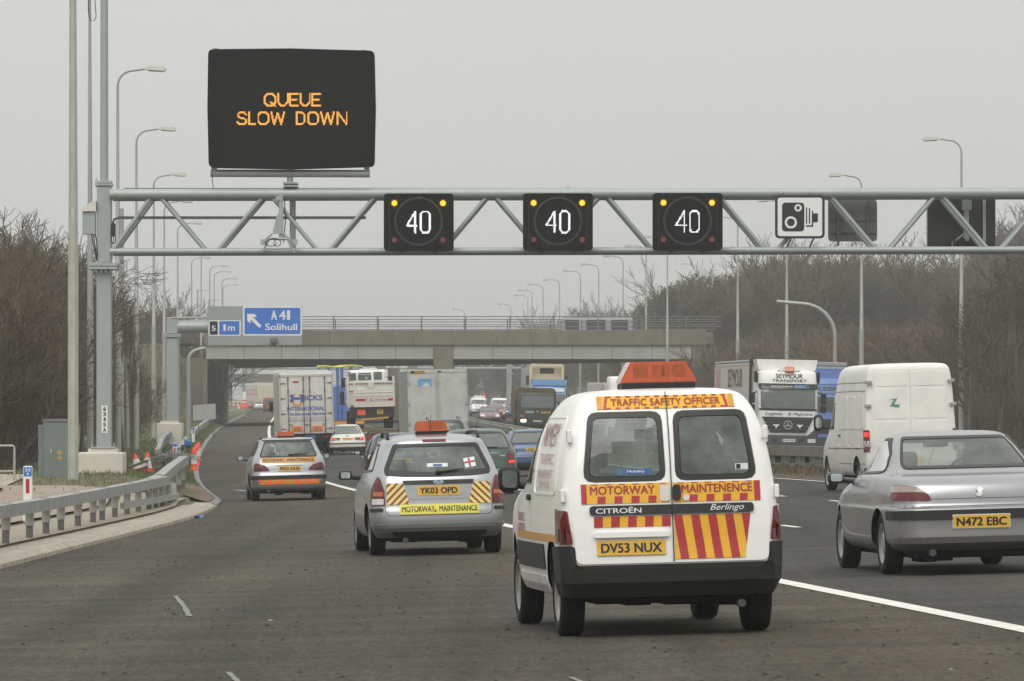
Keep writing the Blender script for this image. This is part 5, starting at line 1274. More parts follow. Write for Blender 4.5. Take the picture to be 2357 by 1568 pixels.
for s in (-1, 1): patch(v, [(s * .70, .545), (s * 1.05, .535), (s * 1.05, .575), (s * .68, .585)] if s > 0 else mir([(.70, .545), (1.05, .535), (1.05, .575), (.68, .585)]), 'black_plastic', 'rub_strip', fo, .02, -.002, .015)
patch(v, [(-1.0, .345), (1.0, .345), (1.0, .39), (-1.0, .39)], 'silver', 'bumper_lip', fo, .02, -.004, .02)
patch(v, [(-.5, .225), (.5, .225), (.62, .30), (-.62, .30)], 'black_plastic', 'bumper_valance', fo, .012, -.004, .02)
patch(v, rect(-.16, .13, 1.385, 1.41), 'lamp_red', 'brake_light', fo, .012, -.004, .008)
mb = MB(); p = [v.map(a, z, .03) for a, z in ((.0, .995), (.2, 1.02), (.32, 1.032))]; mb.tube(p, [.016, .011, .006], 6); mb.box(p[0].x - .03, p[0].x + .03, p[0].y - .02, p[0].y + .03, p[0].z - .02, p[0].z + .02, bev=.008, seg=1); mb.build('rear_wiper', 'black_plastic', fo)
fq = rect(.33, .47, 1.06, 1.17); fq = [(.345, 1.055), (.48, 1.075), (.465, 1.19), (.325, 1.17)]
fg_ = patch(v, fq, 'sticker_paper', 'window_flag', fo, .007); patch(v, [(.395, 1.064), (.418, 1.067), (.402, 1.178), (.383, 1.176)], 'ink_red', 'red_cross', fg_, .009); patch(v, [(.337, 1.105), (.473, 1.127), (.470, 1.147), (.334, 1.124)], 'ink_red', 'red_cross', fg_, .0095)
st_ = patch(v, rect(-.125, .13, 1.075, 1.12), 'sticker_paper', 'window_sticker', fo, .007); patch(v, rect(-.05, .06, 1.08, 1.108), 'sticker_navy', 'emblem', st_, .009)
bc = MB(); bz_ = 1.488
bc.prism(rpoly([(-.205, bz_ + .03), (.205, bz_ + .03), (.18, bz_ + .155), (-.18, bz_ + .155)], .02), lambda a, b, c: (a, c, b), .95, 1.15); be = bc.build('roof_beacon', 'beacon_amber', fo); mb = MB(); mb.box(-.19, .19, .96, 1.14, bz_ - .01, bz_ + .029); mb.build('beacon_base', 'black_plastic', be)
fl = Flat((0, .95, bz_)); patch(fl, rpoly(rect(-.16, -.09, .06, .135), .02), 'lamp_amber', 'bulb', be, .003, 0); patch(fl, rpoly(rect(-.02, .15, .055, .13), .02), 'beacon_bulb', 'bulb', be, .003, 0)
for s in (-1, 1): mb = MB(); mb.tube([(s * .56, .75, 1.43), (s * .555, .82, 1.49), (s * .55, 1.2, 1.505), (s * .54, 2.0, 1.50), (s * .53, 2.1, 1.45)], .02, 6); mb.build('roof_rail', 'black_plastic', fo)
seats(fo, 2.05, (-.36,), 1.17, .50); seats(fo, 2.0, (.34,), 1.30, .50); seats(fo, 1.25, (-.35, .35), 1.02, .52); cabin(fo, 2.95, .95, .66, .4, 3.2, .32)
mb = MB(); mb.box(-.11, .11, 2.5, 2.53, 1.27, 1.33, bev=.02); mb.build('rear_view_mirror', 'seat_cloth', fo)
for s in (-1, 1): mirror(fo, s * .88, 2.75, .98, .17, .115, 'black_plastic')
for x in (-.715, .715):
    for y in (.86, 3.48): wheel(fo, x, y, .305, .19)
under(fo, .60, .2, 4.1, .165, .40)
mb = MB(); mb.tube([(-.42, .4, .20), (-.42, .04, .19)], .035, 10); mb.build('exhaust', 'grey_plastic', fo)
mb = MB(); mb.tube([(-.02, 1.0, 1.48), (-.02, .72, 1.72)], .004, 4); mb.build('aerial', 'black_plastic', fo)
stand(fo, 1014, 69.5)

# ---------------------------------------------------------------- silver estate with orange stripe bumper
pe = tag(empty('estate_car'), 'silver estate car with red and orange chevrons along its bumper on the hard shoulder', 'car')
B = Body([(.22, .80, .10, 4.6), (.3, .85, .02, 4.68), (.42, .875, 0, 4.72), (.56, .88, .01, 4.7), (.62, .875, .03, 4.65), (.74, .87, .05, 4.4), (.86, .85, .08, 3.9), (.95, .82, .12, 3.45), (1.0, .79, .16, 3.3), (1.15, .715, .30, 2.95), (1.28, .65, .42, 2.6), (1.345, .61, .47, 2.42), (1.375, .55, .55, 2.25), (1.40, .42, .8, 2.1), (1.41, .05, 1.2, 1.7)], rc=.26, fc=.4, rb=.06, fb=.16, tr=.06, tf=.1)
v = B.view('r'); rw = [(-.665, .965), (.665, .965), (.53, 1.325), (-.53, 1.325)]; sw_ = [(.6, 1.0), (3.15, .97), (2.6, 1.26), (2.2, 1.32), (1.0, 1.32), (.72, 1.2)]
shell(pe, B, 'silver', [('r', rw, .05, .03, 'rear_window', 'glass'), ('f', [(-.62, .98), (.62, .98), (.52, 1.3), (-.52, 1.3)], .06, .03, 'windscreen', 'glass_clear'), ('sl', sw_, .05, .025, 'side_window', 'glass_side'), ('sr', sw_, .05, .025, 'side_window', 'glass_side')], [(.95, .3, .35), (3.65, .3, .35)])
mk_ = patch(v, rect(-.60, .60, .845, .955), 'orange_band', 'warning_strip', pe, .014, -.002); text(v, 'MOTORWAY', -.335, .90, .48, .068, 'ink', mk_, .018, .02); text(v, 'MAINTENANCE', .27, .90, .60, .068, 'ink', mk_, .018, .02); patch(v, [(-.075, .875), (-.045, .875), (-.06, .905)], 'ink_red', 'triangle', mk_, .018)
lp = [(-.80, .655), (-.43, .665), (-.45, .72), (-.55, .80), (-.74, .845), (-.80, .80)]
for P_ in (lp, mir(lp)): f_ = (lambda q: q) if P_ is lp else mir; lamp_(v, P_, 'lamp_red', pe, .03, .016, subs=[(f_([(-.79, .665), (-.60, .668), (-.62, .72), (-.79, .76)]), 'lamp_dark')])
plate(v, .02, .705, 'PF03 NUB', pe, .50, .11, off=.018); patch(v, rect(-.29, .30, .785, .808), 'chrome', 'tailgate_handle', pe, .03, 0, .01)
patch(v, [(-1.08, .475), (1.08, .475), (1.08, .56), (-1.08, .56)], 'black_plastic', 'rub_strip', pe, .022, -.004, .015)
ar_ = rect(-.665, .665, .365, .475); cp = patch(v, ar_, 'orange_band', 'chevron_panel', pe, .014, -.002)
rb = MB()
for s in (-1, 1):
    for i in range(3):
        a = .08 + i * .245; q = [(a, .475), (a + .12, .475), (a + .245, .365), (a + .125, .365)]
        q = clip(q if s > 0 else mir(q), ar_)
        if len(q) > 2: panel(v, q, .017, mb=rb)
rb.build('red_blocks', 'stripe_fluo', cp, False)
patch(v, [(-1.0, .285), (1.0, .285), (1.0, .33), (-1.0, .33)], 'silver', 'bumper_lip', pe, .025, -.004, .02)
patch(v, rect(-.62, .62, 1.335, 1.362), 'silver', 'spoiler', pe, .03, -.01, .01)
bc = MB(); bz_ = 1.41; bc.prism(rpoly([(-.20, bz_ + .025), (.18, bz_ + .025), (.165, bz_ + .12), (-.185, bz_ + .12)], .03), lambda a, b, c: (a, c, b), 1.0, 1.2); be = bc.build('roof_beacon', 'beacon_amber', pe); mb = MB(); mb.box(-.17, .15, 1.02, 1.18, bz_ - .02, bz_ + .024); mb.build('beacon_base', 'black_plastic', be)
for s in (-1, 1): mb = MB(); mb.tube([(s * .57, .85, 1.36), (s * .56, .95, 1.41), (s * .54, 2.2, 1.42), (s * .53, 2.3, 1.37)], .018, 6); mb.build('roof_rail', 'black_plastic', pe)
mb = MB(); p = [v.map(a, z, .025) for a, z in ((.0, 1.0), (.25, 1.02), (.42, 1.02))]; mb.tube(p, [.016, .012, .006], 6); mb.build('rear_wiper', 'black_plastic', pe)
mb = MB(); mb.tube([(-.13, 1.1, 1.4), (-.13, .95, 1.68)], .005, 4); mb.build('aerial', 'black_plastic', pe)
seats(pe, 2.1, (-.36, .36), 1.2, .5); seats(pe, 1.3, (-.35, .35), 1.08, .5); cabin(pe, 3.1, .93, .66, .4, 3.3, .32)
for s in (-1, 1): mirror(pe, s * .90, 2.9, .95, .16, .11, 'dark_paint')
for x in (-.735, .735):
    for y in (.95, 3.65): wheel(pe, x, y, .305, .19)
under(pe, .62, .2, 4.3, .165, .4)
mb = MB(); mb.tube([(-.46, .4, .225), (-.46, .02, .225)], .035, 10); mb.build('exhaust', 'grey_plastic', pe)
stand(pe, 667, 126.5)

# ---------------------------------------------------------------- silver saloon on the right
ps = tag(empty('saloon_car'), 'large silver saloon passing at the right edge with blank orange plate', 'car')
B = Body([(.24, .80, .12, 4.3), (.30, .86, .03, 4.45), (.36, .88, -.005, 4.52), (.46, .885, 0, 4.55), (.60, .885, 0, 4.54), (.655, .885, .02, 4.5), (.67, .88, .05, 4.48), (.78, .875, .07, 4.25), (.87, .86, .10, 3.8), (.93, .845, .16, 3.45), (.965, .83, .28, 3.3), (.985, .80, .50, 3.22), (1.02, .765, .66, 3.12), (1.15, .71, .98, 2.85), (1.28, .65, 1.28, 2.55), (1.345, .60, 1.45, 2.38), (1.375, .54, 1.56, 2.25), (1.398, .42, 1.7, 2.12), (1.41, .05, 1.85, 1.95)], rc=.3, fc=.4, rb=.06, fb=.16, tr=.07, tf=.1)
v = B.view('r'); rw = [(-.69, 1.035), (.69, 1.035), (.56, 1.35), (-.56, 1.35)]; sw_ = [(1.15, 1.0), (3.1, .965), (2.65, 1.22), (2.2, 1.335), (1.75, 1.34), (1.4, 1.2)]
shell(ps, B, 'silver_warm', [('r', rw, .06, .03, 'rear_window', 'glass_clear'), ('f', [(-.62, 1.0), (.62, 1.0), (.52, 1.33), (-.52, 1.33)], .06, .03, 'windscreen', 'glass_clear'), ('sl', sw_, .05, .025, 'side_window', 'glass_side'), ('sr', sw_, .05, .025, 'side_window', 'glass_side')], [(.98, .3, .36), (3.68, .3, .36)])
lp = [(-1.0, .735), (-.47, .732), (-.50, .79), (-.60, .86), (-.78, .885), (-1.0, .885)]
for P_ in (lp, mir(lp)): f_ = (lambda q: q) if P_ is lp else mir; lamp_(v, P_, 'lamp_red', ps, .03, .016, subs=[(f_([(-.98, .815), (-.52, .812), (-.60, .855), (-.78, .879), (-.98, .879)]), 'lamp_smoke')])
patch(v, [(-1.2, .545), (1.2, .545), (1.2, .632), (-1.2, .632)], 'black_plastic', 'rub_strip', ps, .022, -.004, .02)
pl = plate(v, 0, .522, 'N472 EBC', ps, .56, .125, off=.022); patch(v, rect(-.285, .285, .455, .592), 'plate_white', 'plate_frame', ps, .020, 0, .01)
patch(v, rect(-1.1, 1.1, .675, .679), 'seal', 'boot_gap', ps, .003); patch(v, rect(-.62, .62, .745, .749), 'seal', 'boot_gap', ps, .004)
em = MB(); rng = random.Random(8)
panel(v, [(-.03, .765), (.012, .765), (.03, .79), (.02, .81), (.035, .825), (.02, .845), (-.01, .85), (-.035, .83), (-.015, .80), (-.04, .785)], .018, mb=em); em.build('badge', 'chrome', ps, False)
patch(v, [(-1.05, .33), (1.05, .33), (1.05, .375), (-1.05, .375)], 'silver_warm', 'bumper_lip', ps, .026, -.004, .02)
mb = MB(); mb.tube([(-.48, .5, .23), (-.48, .03, .225)], .035, 10); mb.box(-.68, -.3, .35, .9, .2, .31, bev=.06); mb.build('exhaust', 'grey_plastic', ps)
seats(ps, 2.25, (-.36, .36), 1.2, .5); seats(ps, 1.4, (-.34, .34), 1.06, .5); cabin(ps, 3.0, .96, .66, .9, 3.2, .32)
mb = MB(); mb.box(-.7, .7, .75, 1.35, .95, 1.0); mb.build('parcel_shelf', 'interior', ps)
mb = MB(); mb.box(-.13, .13, 2.55, 2.58, 1.24, 1.31, bev=.02); mb.build('rear_view_mirror', 'seat_cloth', ps)
for s in (-1, 1): mirror(ps, s * .90, 2.85, .95, .17, .115, 'dark_paint')
for x in (-.745, .745):
    for y in (.98, 3.68): wheel(ps, x, y, .305, .19)
under(ps, .64, .2, 4.2, .165, .4)
stand(ps, 2262, 55.5)

# ---------------------------------------------------------------- big white panel van
sv = tag(empty('panel_van'), 'tall dirty white panel van with green leaf sticker on its back door', 'van')
B = Body([(.36, .95, .08, 5.4), (.44, 1.0, .0, 5.5), (.6, 1.015, .0, 5.53), (.9, 1.015, .03, 5.45), (1.1, 1.015, .04, 5.15), (1.3, 1.01, .05, 4.8), (1.6, 1.0, .065, 4.5), (1.9, .985, .075, 4.3), (2.2, .965, .085, 4.1), (2.42, .945, .095, 3.95), (2.58, .92, .105, 3.8), (2.66, .885, .12, 3.6), (2.71, .82, .16, 3.4), (2.735, .68, .3, 3.1), (2.745, .4, .6, 2.8), (2.75, .04, .9, 2.5)], rc=.08, fc=.35, rb=.03, fb=.12, tr=.015, tf=.08)
v = B.view('r'); shell(sv, B, 'white_dirty', [('f', [(-.75, 1.35), (.75, 1.35), (.66, 2.1), (-.66, 2.1)], .08, .03, 'windscreen', 'glass'), ('sl', [(3.6, 1.35), (4.4, 1.35), (4.05, 1.9), (3.6, 1.95)], .06, .02, 'side_window', 'glass_side'), ('sr', [(3.6, 1.35), (4.4, 1.35), (4.05, 1.9), (3.6, 1.95)], .06, .02, 'side_window', 'glass_side')], [(1.05, .36, .42), (4.6, .36, .42)], clear=False)
for s in (-1, 1):
    D = [(-.86, .5), (-.006, .5), (-.006, 2.62), (-.78, 2.62), (-.82, 2.45)]; q = D if s < 0 else mir(D)
    d_ = patch(v, q, 'white_dirty', 'rear_door', sv, .014, -.01, .04)
    for z0, z1, i0 in ((2.26, 2.56, .78), (1.56, 2.2, .81), (.95, 1.5, .83)):
        w_ = rect(-i0 + .03, -.08, z0, z1); w_ = w_ if s < 0 else mir(w_); patch(v, w_, 'white_dirty', 'door_panel', d_, .022, .012, .04)
    for zz in (2.35, 1.85, 1.0): mb = MB(); x = s * B.fw(zz) * .95; mb.box(x - .07, x + .07, .03, .10, zz - .035, zz + .035, bev=.01, seg=1); mb.build('door_hinge', 'galv', d_)
    lp = [(-1.12, .86), (-.915, .86), (-.915, 1.33), (-1.12, 1.33)]; lp = lp if s < 0 else mir(lp); f_ = (lambda q: q) if s < 0 else mir
    lamp_(v, lp, 'lamp_red', sv, .02, .02, subs=[(f_(rect(-1.08, -.925, 1.04, 1.1)), 'lamp_clear'), (f_(rect(-1.08, -.925, .95, 1.03)), 'lamp_amber')] + ([(f_(rect(-1.04, -.935, 1.19, 1.28)), 'brake_lit')] if s < 0 else []))
fs = [(-.55, 1.735), (-.24, 1.76), (-.22, 2.075), (-.53, 2.03)]; st_ = patch(v, fs, 'sticker_paper', 'door_sticker', sv, .012)
patch(v, [(-.50, 1.96), (-.28, 2.0), (-.27, 2.03), (-.36, 1.87), (-.27, 1.86), (-.24, 1.89), (-.25, 1.80), (-.45, 1.83), (-.36, 1.97)], 'ink_green', 'leaf_emblem', st_, .031)
patch(v, rect(-1.05, 1.05, .38, .52), 'black_plastic', 'bumper', sv, .05, -.01, .03)
patch(v, rect(-.26, .26, .62, .73), 'plate_yellow', 'number_plate', sv, .02)
for k in ('sl', 'sr'):
    w2 = B.view(k)
    for z in (2.16, 2.34): patch(w2, rect(.12, 3.9, z, z + .012), 'seal', 'body_seam', sv, .004)
    patch(w2, rect(.15, 4.3, .93, .945), 'seal', 'body_seam', sv, .004); patch(w2, rect(.15, 2.9, .60, .612), 'seal', 'body_seam', sv, .004)
    for i in range(3): patch(w2, rect(.3 + i * .85, 1.1 + i * .85, 1.35, 2.06), 'white_dirty', 'recess_panel', sv, .012, -.004, .05)
    for i in range(3): patch(w2, rect(.7 + i * 1.05, 1.2 + i * 1.05, .95, 1.01), 'white_truck', 'rub_strip', sv, .02, 0, .01)
    patch(w2, rect(2.75, 2.95, 1.2, 1.23), 'black_plastic', 'door_handle', sv, .02, 0)
for s in (-1, 1): mirror(sv, s * 1.06, 4.45, 1.5, .2, .35, 'black_plastic')
for x in (-.87, .87):
    for y in (1.05, 4.6): wheel(sv, x, y, .335, .2)
under(sv, .7, .2, 4.5, .28, .55)
stand(sv, 2102, 116, yaw=.055); sv.scale = (.945, 1.03, .955)

# ================================================================ smaller cars
def car(name, label, paint, K, L, wins, rear, x, Y, arches, r=.3, track=.72, mz=.95, my=2.8, oncoming=False, mirc='black_plastic', seatz=1.15, **kw):
    root = tag(empty(name), label, kw.pop('cat', 'car')); B = Body(K, n=(5, 4, 9, 4, 5), **kw)
    shell(root, B, paint, [(k, p, r_, sw, nm, gm) for k, p, r_, sw, nm, gm in wins], [(y, r, r + .055) for y in arches], clear=False)
    rear(root, B, B.view('r'), B.view('f'))
    for s in (-1, 1): mirror(root, s * (B.fw(mz) + .05), my, mz, .17, .11, mirc, not oncoming)
    for xx in (-track, track):
        for y in arches: wheel(root, xx, y, r, .18)
    under(root, track - .14, .2, L - .2, .18, .4)
    stand(root, x, Y, oncoming); return root
def hatchK(W, L, H, bonnet=.95, tail=.45, boot=None):
    w = W / 2; s = H / 1.45
    if boot:    # saloon
        return [(.22, w * .92, .12, L - .15), (.32, w * .98, .02, L - .03), (.45, w, 0, L), (.6, w, .01, L - .03), (.72 * s, w * .99, .05, L - .25), (.86 * s, w * .97, .09, L - .9), (.93 * s, w * .95, .15, L - 1.15), (.965 * s, w * .92, .35, L - 1.3), (1.0 * s, w * .88, boot, L - 1.4), (1.2 * s, w * .79, boot + .38, L - 1.75), (1.34 * s, w * .71, boot + .65, L - 2.05), (1.40 * s, w * .62, boot + .85, L - 2.25), (1.435 * s, w * .45, boot + 1.1, L - 2.4), (1.45 * s, .04, boot + 1.3, L - 2.6)]
    return [(.22, w * .92, .12, L - .15), (.32, w * .98, .02, L - .03), (.45, w, 0, L), (.6, w, .01, L - .03), (.75 * s, w * .99, .05, L - .2), (.88 * s, w * .97, .08, L - .8), (.96 * s, w * .95, .12, L - 1.2), (1.02 * s, w * .92, .17, L - 1.35), (1.2 * s, w * .83, .17 + tail * .45, L - 1.7), (1.34 * s, w * .745, .17 + tail * .85, L - 2.0), (1.395 * s, w * .67, .17 + tail, L - 2.15), (1.43 * s, w * .52, .35 + tail, L - 2.3), (1.45 * s, .04, .9 + tail, L - 2.6)]
def stdwins(W, H, L, boot=None, tail=.45):
    w = W / 2; s = H / 1.45; y0 = (boot or .25)
    rr = [(-w * .83, 1.0 * s), (w * .83, 1.0 * s), (w * .66, 1.35 * s), (-w * .66, 1.35 * s)]
    sd = [(y0 + .55, 1.02 * s), (L - 1.5, .99 * s), (L - 2.0, 1.25 * s), (L - 2.3, 1.34 * s), (y0 + .9, 1.34 * s), (y0 + .65, 1.2 * s)]
    fr = [(-w * .8, 1.02 * s), (w * .8, 1.02 * s), (w * .66, 1.36 * s), (-w * .66, 1.36 * s)]
    return [('r', rr, .06, .025, 'rear_window', 'glass_mid'), ('f', fr, .06, .025, 'windscreen', 'glass_mid'), ('sl', sd, .05, .02, 'side_window', 'glass_side'), ('sr', sd, .05, .02, 'side_window', 'glass_side')]

def r_bmw(root, B, v, f):
    for s in (-1, 1):
        p = rect(.34, .74, .66, .79); p = p if s > 0 else mir(p); q = rect(.57, .70, .69, .785); q = q if s > 0 else mir(q)
        lamp_(v, p, 'lamp_red', root, .01, .012, subs=[(q, 'brake_lit')])
    plate(v, 0, .725, 'H10 JVY', root, .5, .11, off=.014)
    patch(v, rect(-1.1, 1.1, .50, .545), 'black_plastic', 'rub_strip', root, .02, -.004, .015); patch(v, rect(-.95, .95, .22, .36), 'black_plastic', 'bumper_valance', root, .015, -.004, .02)
    o = patch(v, circ(0, .86, .04, 14), 'ink', 'badge', root, .012); patch(v, circ(0, .86, .022, 12), 'sticker_paper', 'badge_face', o, .015); patch(v, circ(.30, .69, .015, 8), 'ink', 'boot_lock', root, .012)
    mb = MB(); mb.tube([(0, .1, .33), (0, -.06, .34), (0, -.08, .40)], .035, 8); mb.build('tow_ball', 'rim', root); mb = MB(); mb.tube([(0, 1.5, 1.42), (0, 1.4, 1.72)], .006, 4); mb.build('aerial', 'black_plastic', root)
car('saloon_car', 'white saloon car with tow ball and red lights lit', 'cream_white', hatchK(1.74, 4.5, 1.40, boot=.55), 4.5, stdwins(1.74, 1.40, 4.5, .55), r_bmw, 801, 262, (.95, 3.6), mirc='cream_white')
def r_astra(root, B, v, f):
    for s in (-1, 1):
        p = [(.62, .72), (1.0, .70), (1.0, .90), (.70, .92)]; p = p if s > 0 else mir(p); q = [(.66, .80), (.98, .80), (.98, .895), (.70, .91)]; q = q if s > 0 else mir(q); lamp_(v, p, 'lamp_red', root, .03, .014, subs=[(q, 'lamp_clear')])
    plate(v, 0, .74, 'FN51 KHD', root, off=.014); patch(v, rect(-1.0, 1.0, .24, .36), 'black_plastic', 'bumper_valance', root, .012, -.004, .02); mb = MB(); mb.tube([(.0, 1.0, 1.42), (.0, .8, 1.7)], .006, 4); mb.build('aerial', 'black_plastic', root)
car('hatchback_car', 'navy hatchback half hidden left of the silver estate in front', 'navy_paint', hatchK(1.71, 4.2, 1.44), 4.2, stdwins(1.71, 1.44, 4.2), r_astra, 926, 141, (.8, 3.35))
def r_green(root, B, v, f):
    for s in (-1, 1):
        p = [(.60, .66), (.80, .65), (.80, .90), (.66, .93), (.60, .92)]; p = p if s > 0 else mir(p); q = rect(.64, .79, .71, .76); q = q if s > 0 else mir(q); lamp_(v, p, 'lamp_red', root, .02, .014, subs=[(q, 'brake_lit')])
    plate(v, 0, .78, 'T814 GOV', root, off=.014); text(v, 'TDI', .50, .87, .12, .03, 'chrome', root, .016, .01); patch(v, rect(-1.05, 1.05, .47, .52), 'black_plastic', 'rub_strip', root, .016, -.004, .01)
    mb = MB(); mb.tube([v.map(.05, 1.05, .02), v.map(.4, 1.06, .02)], .012, 5); mb.build('rear_wiper', 'black_plastic', root); mb = MB(); mb.tube([(.0, 1.0, 1.45), (.0, .75, 1.74)], .006, 4); mb.build('aerial', 'black_plastic', root)
car('estate_car', 'dark green estate car partly hidden right of the silver estate in front', 'green_paint', hatchK(1.75, 4.6, 1.5, tail=.4), 4.6, stdwins(1.75, 1.5, 4.6, tail=.4), r_green, 1108, 128, (.95, 3.6))
def r_audi(root, B, v, f):
    for s in (-1, 1):
        p = [(.56, .74), (.77, .73), (.77, .94), (.60, .95)]; p = p if s > 0 else mir(p); q = rect(.60, .74, .80, .86); q = q if s > 0 else mir(q); lamp_(v, p, 'lamp_red', root, .02, .014, subs=[(q, 'lamp_clear')])
    plate(v, 0, .80, 'LD02 XAV', root, off=.014); patch(v, rect(-1.05, 1.05, .60, .615), 'chrome', 'bumper_lip', root, .016, -.004, .005); patch(v, rect(-.9, .9, .24, .40), 'black_plastic', 'bumper_valance', root, .014, -.004, .02)
    for s in (-1, 1): mb = MB(); mb.tube([(s * .57, .8, 1.38), (s * .56, .9, 1.45), (s * .54, 2.2, 1.46), (s * .53, 2.3, 1.4)], .02, 6); mb.build('roof_rail', 'rim', root)
car('estate_car', 'blue estate car with roof rails tucked behind the white safety van', 'blue_paint', hatchK(1.76, 4.55, 1.43, tail=.5), 4.55, stdwins(1.76, 1.43, 4.55, tail=.5), r_audi, 1232, 171, (.95, 3.6))
def r_4x4(root, B, v, f):
    for s in (-1, 1): p = rect(.66, .80, 1.0, 1.14); lamp_(v, p if s > 0 else mir(p), 'brake_lit' if s > 0 else 'lamp_red', root, .02, .016)
    plate(v, -.2, .72, 'V297 DOL', root, off=.014); patch(v, rect(-1.05, 1.05, .3, .55), 'black_plastic', 'bumper', root, .04, -.004, .03)
    mb = MB(); mb.lathe([(.34, 0), (.36, .05), (.36, .17), (.3, .2), (.1, .2), (0, .2)], lambda a, b, c: (a, -.02 - c, 1.0 + b), 20); mb.build('spare_wheel', 'rubber', root)
    for s in (-1, 1): mb = MB(); mb.tube([(s * .6, .4, 1.74), (s * .6, .5, 1.80), (s * .58, 2.0, 1.81), (s * .58, 2.1, 1.74)], .02, 6); mb.build('roof_rail', 'black_plastic', root)
K4 = [(.32, .8, .12, 4.2), (.42, .88, .02, 4.3), (.6, .9, 0, 4.35), (.9, .9, .03, 4.3), (1.05, .89, .05, 4.0), (1.12, .87, .06, 3.3), (1.2, .85, .07, 3.1), (1.45, .79, .14, 2.75), (1.62, .73, .20, 2.45), (1.70, .67, .25, 2.3), (1.74, .5, .4, 2.2), (1.75, .04, .9, 1.9)]
car('off_road_car', 'black tall off road car right behind the grey box lorry', 'dark_paint', K4, 4.35, [('r', [(-.70, 1.12), (.70, 1.12), (.62, 1.62), (-.62, 1.62)], .08, .03, 'rear_window', 'glass_mid'), ('f', [(-.68, 1.2), (.68, 1.2), (.6, 1.62), (-.6, 1.62)], .06, .02, 'windscreen', 'glass_mid'), ('sl', [(.5, 1.18), (3.0, 1.15), (2.5, 1.62), (.6, 1.62)], .05, .02, 'side_window', 'glass_side'), ('sr', [(.5, 1.18), (3.0, 1.15), (2.5, 1.62), (.6, 1.62)], .05, .02, 'side_window', 'glass_side')], r_4x4, 1026, 214, (.85, 3.4), .36, .74, 1.2, 2.9)

# oncoming cars
def f_merc(root, B, v, f):
    patch(f, rect(-.30, .30, .62, .80), 'black_gloss', 'grille', root, .02, -.004, .02); patch(f, rect(-.32, .32, .79, .81), 'chrome', 'grille_trim', root, .03, 0)
    for s in (-1, 1): p = rect(.42, .72, .63, .79); lamp_(f, p if s > 0 else mir(p), 'lamp_clear', root, .02, .02, 'headlight')
    plate(f, 0, .42, 'D781 KUE', root, .5, .11, 'plate_white'); patch(f, rect(-1.0, 1.0, .28, .55), 'black_plastic', 'bumper', root, .03, -.004, .03)
car('saloon_car', 'maroon saloon with upright chrome grille, nearest oncoming car', 'maroon_paint', hatchK(1.72, 4.4, 1.4, boot=.6), 4.4, stdwins(1.72, 1.4, 4.4, .6), f_merc, 1121.5, 425, (.95, 3.6), oncoming=True)
def f_plain(root, B, v, f):
    patch(f, rect(-.35, .35, .55, .68), 'black_gloss', 'grille', root, .012, -.004, .02)
    for s in (-1, 1): p = rect(.45, .76, .60, .72); lamp_(f, p if s > 0 else mir(p), 'lamp_clear', root, .02, .014, 'headlight')
    plate(f, 0, .42, 'P263 TFX', root, .5, .11, 'plate_white'); patch(f, rect(-.7, .7, .24, .34), 'black_plastic', 'bumper_valance', root, .012, -.004, .02)
car('hatchback_car', 'red hatchback oncoming just behind the maroon saloon', 'red_paint', hatchK(1.7, 4.1, 1.44), 4.1, stdwins(1.7, 1.44, 4.1), f_plain, 1139, 500, (.8, 3.3), oncoming=True)
car('saloon_car', 'blue saloon oncoming between white van and army lorry', 'bonnet_blue', hatchK(1.74, 4.5, 1.43, boot=.6), 4.5, stdwins(1.74, 1.43, 4.5, .6), f_plain, 1175, 560, (.95, 3.6), oncoming=True)
def f_van(root, B, v, f):
    patch(f, rect(-.5, .5, .62, .78), 'black_gloss', 'grille', root, .012, -.004, .02)
    for s in (-1, 1): p = rect(.52, .82, .62, .80); lamp_(f, p if s > 0 else mir(p), 'lamp_clear', root, .02, .014, 'headlight')
    patch(f, rect(-.9, .9, .32, .5), 'black_plastic', 'bumper', root, .03, -.004, .03); plate(f, 0, .55, 'R18 ABO', root, .5, .11, 'plate_white')
KV = [(.3, .85, .05, 4.7), (.42, .93, 0, 4.78), (.7, .95, 0, 4.75), (.95, .95, 0, 4.6), (1.1, .94, 0, 4.3), (1.2, .92, 0, 4.1), (1.6, .87, 0, 3.75), (1.85, .82, .02, 3.5), (1.93, .74, .05, 3.35), (1.96, .04, .3, 3.0)]
WV = [('f', [(-.78, 1.22), (.78, 1.22), (.70, 1.72), (-.70, 1.72)], .07, .03, 'windscreen', 'glass_mid'), ('sl', [(3.2, 1.2), (3.95, 1.2), (3.6, 1.65), (3.2, 1.68)], .05, .02, 'side_window', 'glass_side'), ('sr', [(3.2, 1.2), (3.95, 1.2), (3.6, 1.65), (3.2, 1.68)], .05, .02, 'side_window', 'glass_side')]
car('panel_van', 'small white van oncoming, right of the van lettered HCB', 'white_paint', KV, 4.75, WV, f_van, 1147, 640, (.9, 3.8), .32, .8, 1.2, 3.8, oncoming=True, cat='van')
def f_hcb(root, B, v, f):
    f_van(root, B, v, f); text(f, 'H.C.B.', 0, 1.0, .9, .2, 'ink', root, .02, .014)
    mb = MB(); mb.box(-.6, .6, 2.6, 3.2, 1.96, 2.12, bev=.03); 
    for s in (-.3, .15): mb.tube([(s, 2.5, 2.1), (s + .15, 2.5, 2.25), (s + .3, 2.5, 2.1)], .03, 5)
    mb.build('roof_rack', 'white_paint', root); mb = MB(); mb.box(-.75, -.5, 1.8, 1.85, 1.95, 2.4); mb.build('flag', 'cone_orange', root)
car('panel_van', 'white van lettered HCB with roof rack and red flag, oncoming', 'white_paint', KV, 4.75, WV, f_hcb, 1099, 610, (.9, 3.8), .32, .8, 1.2, 3.8, oncoming=True, cat='van')
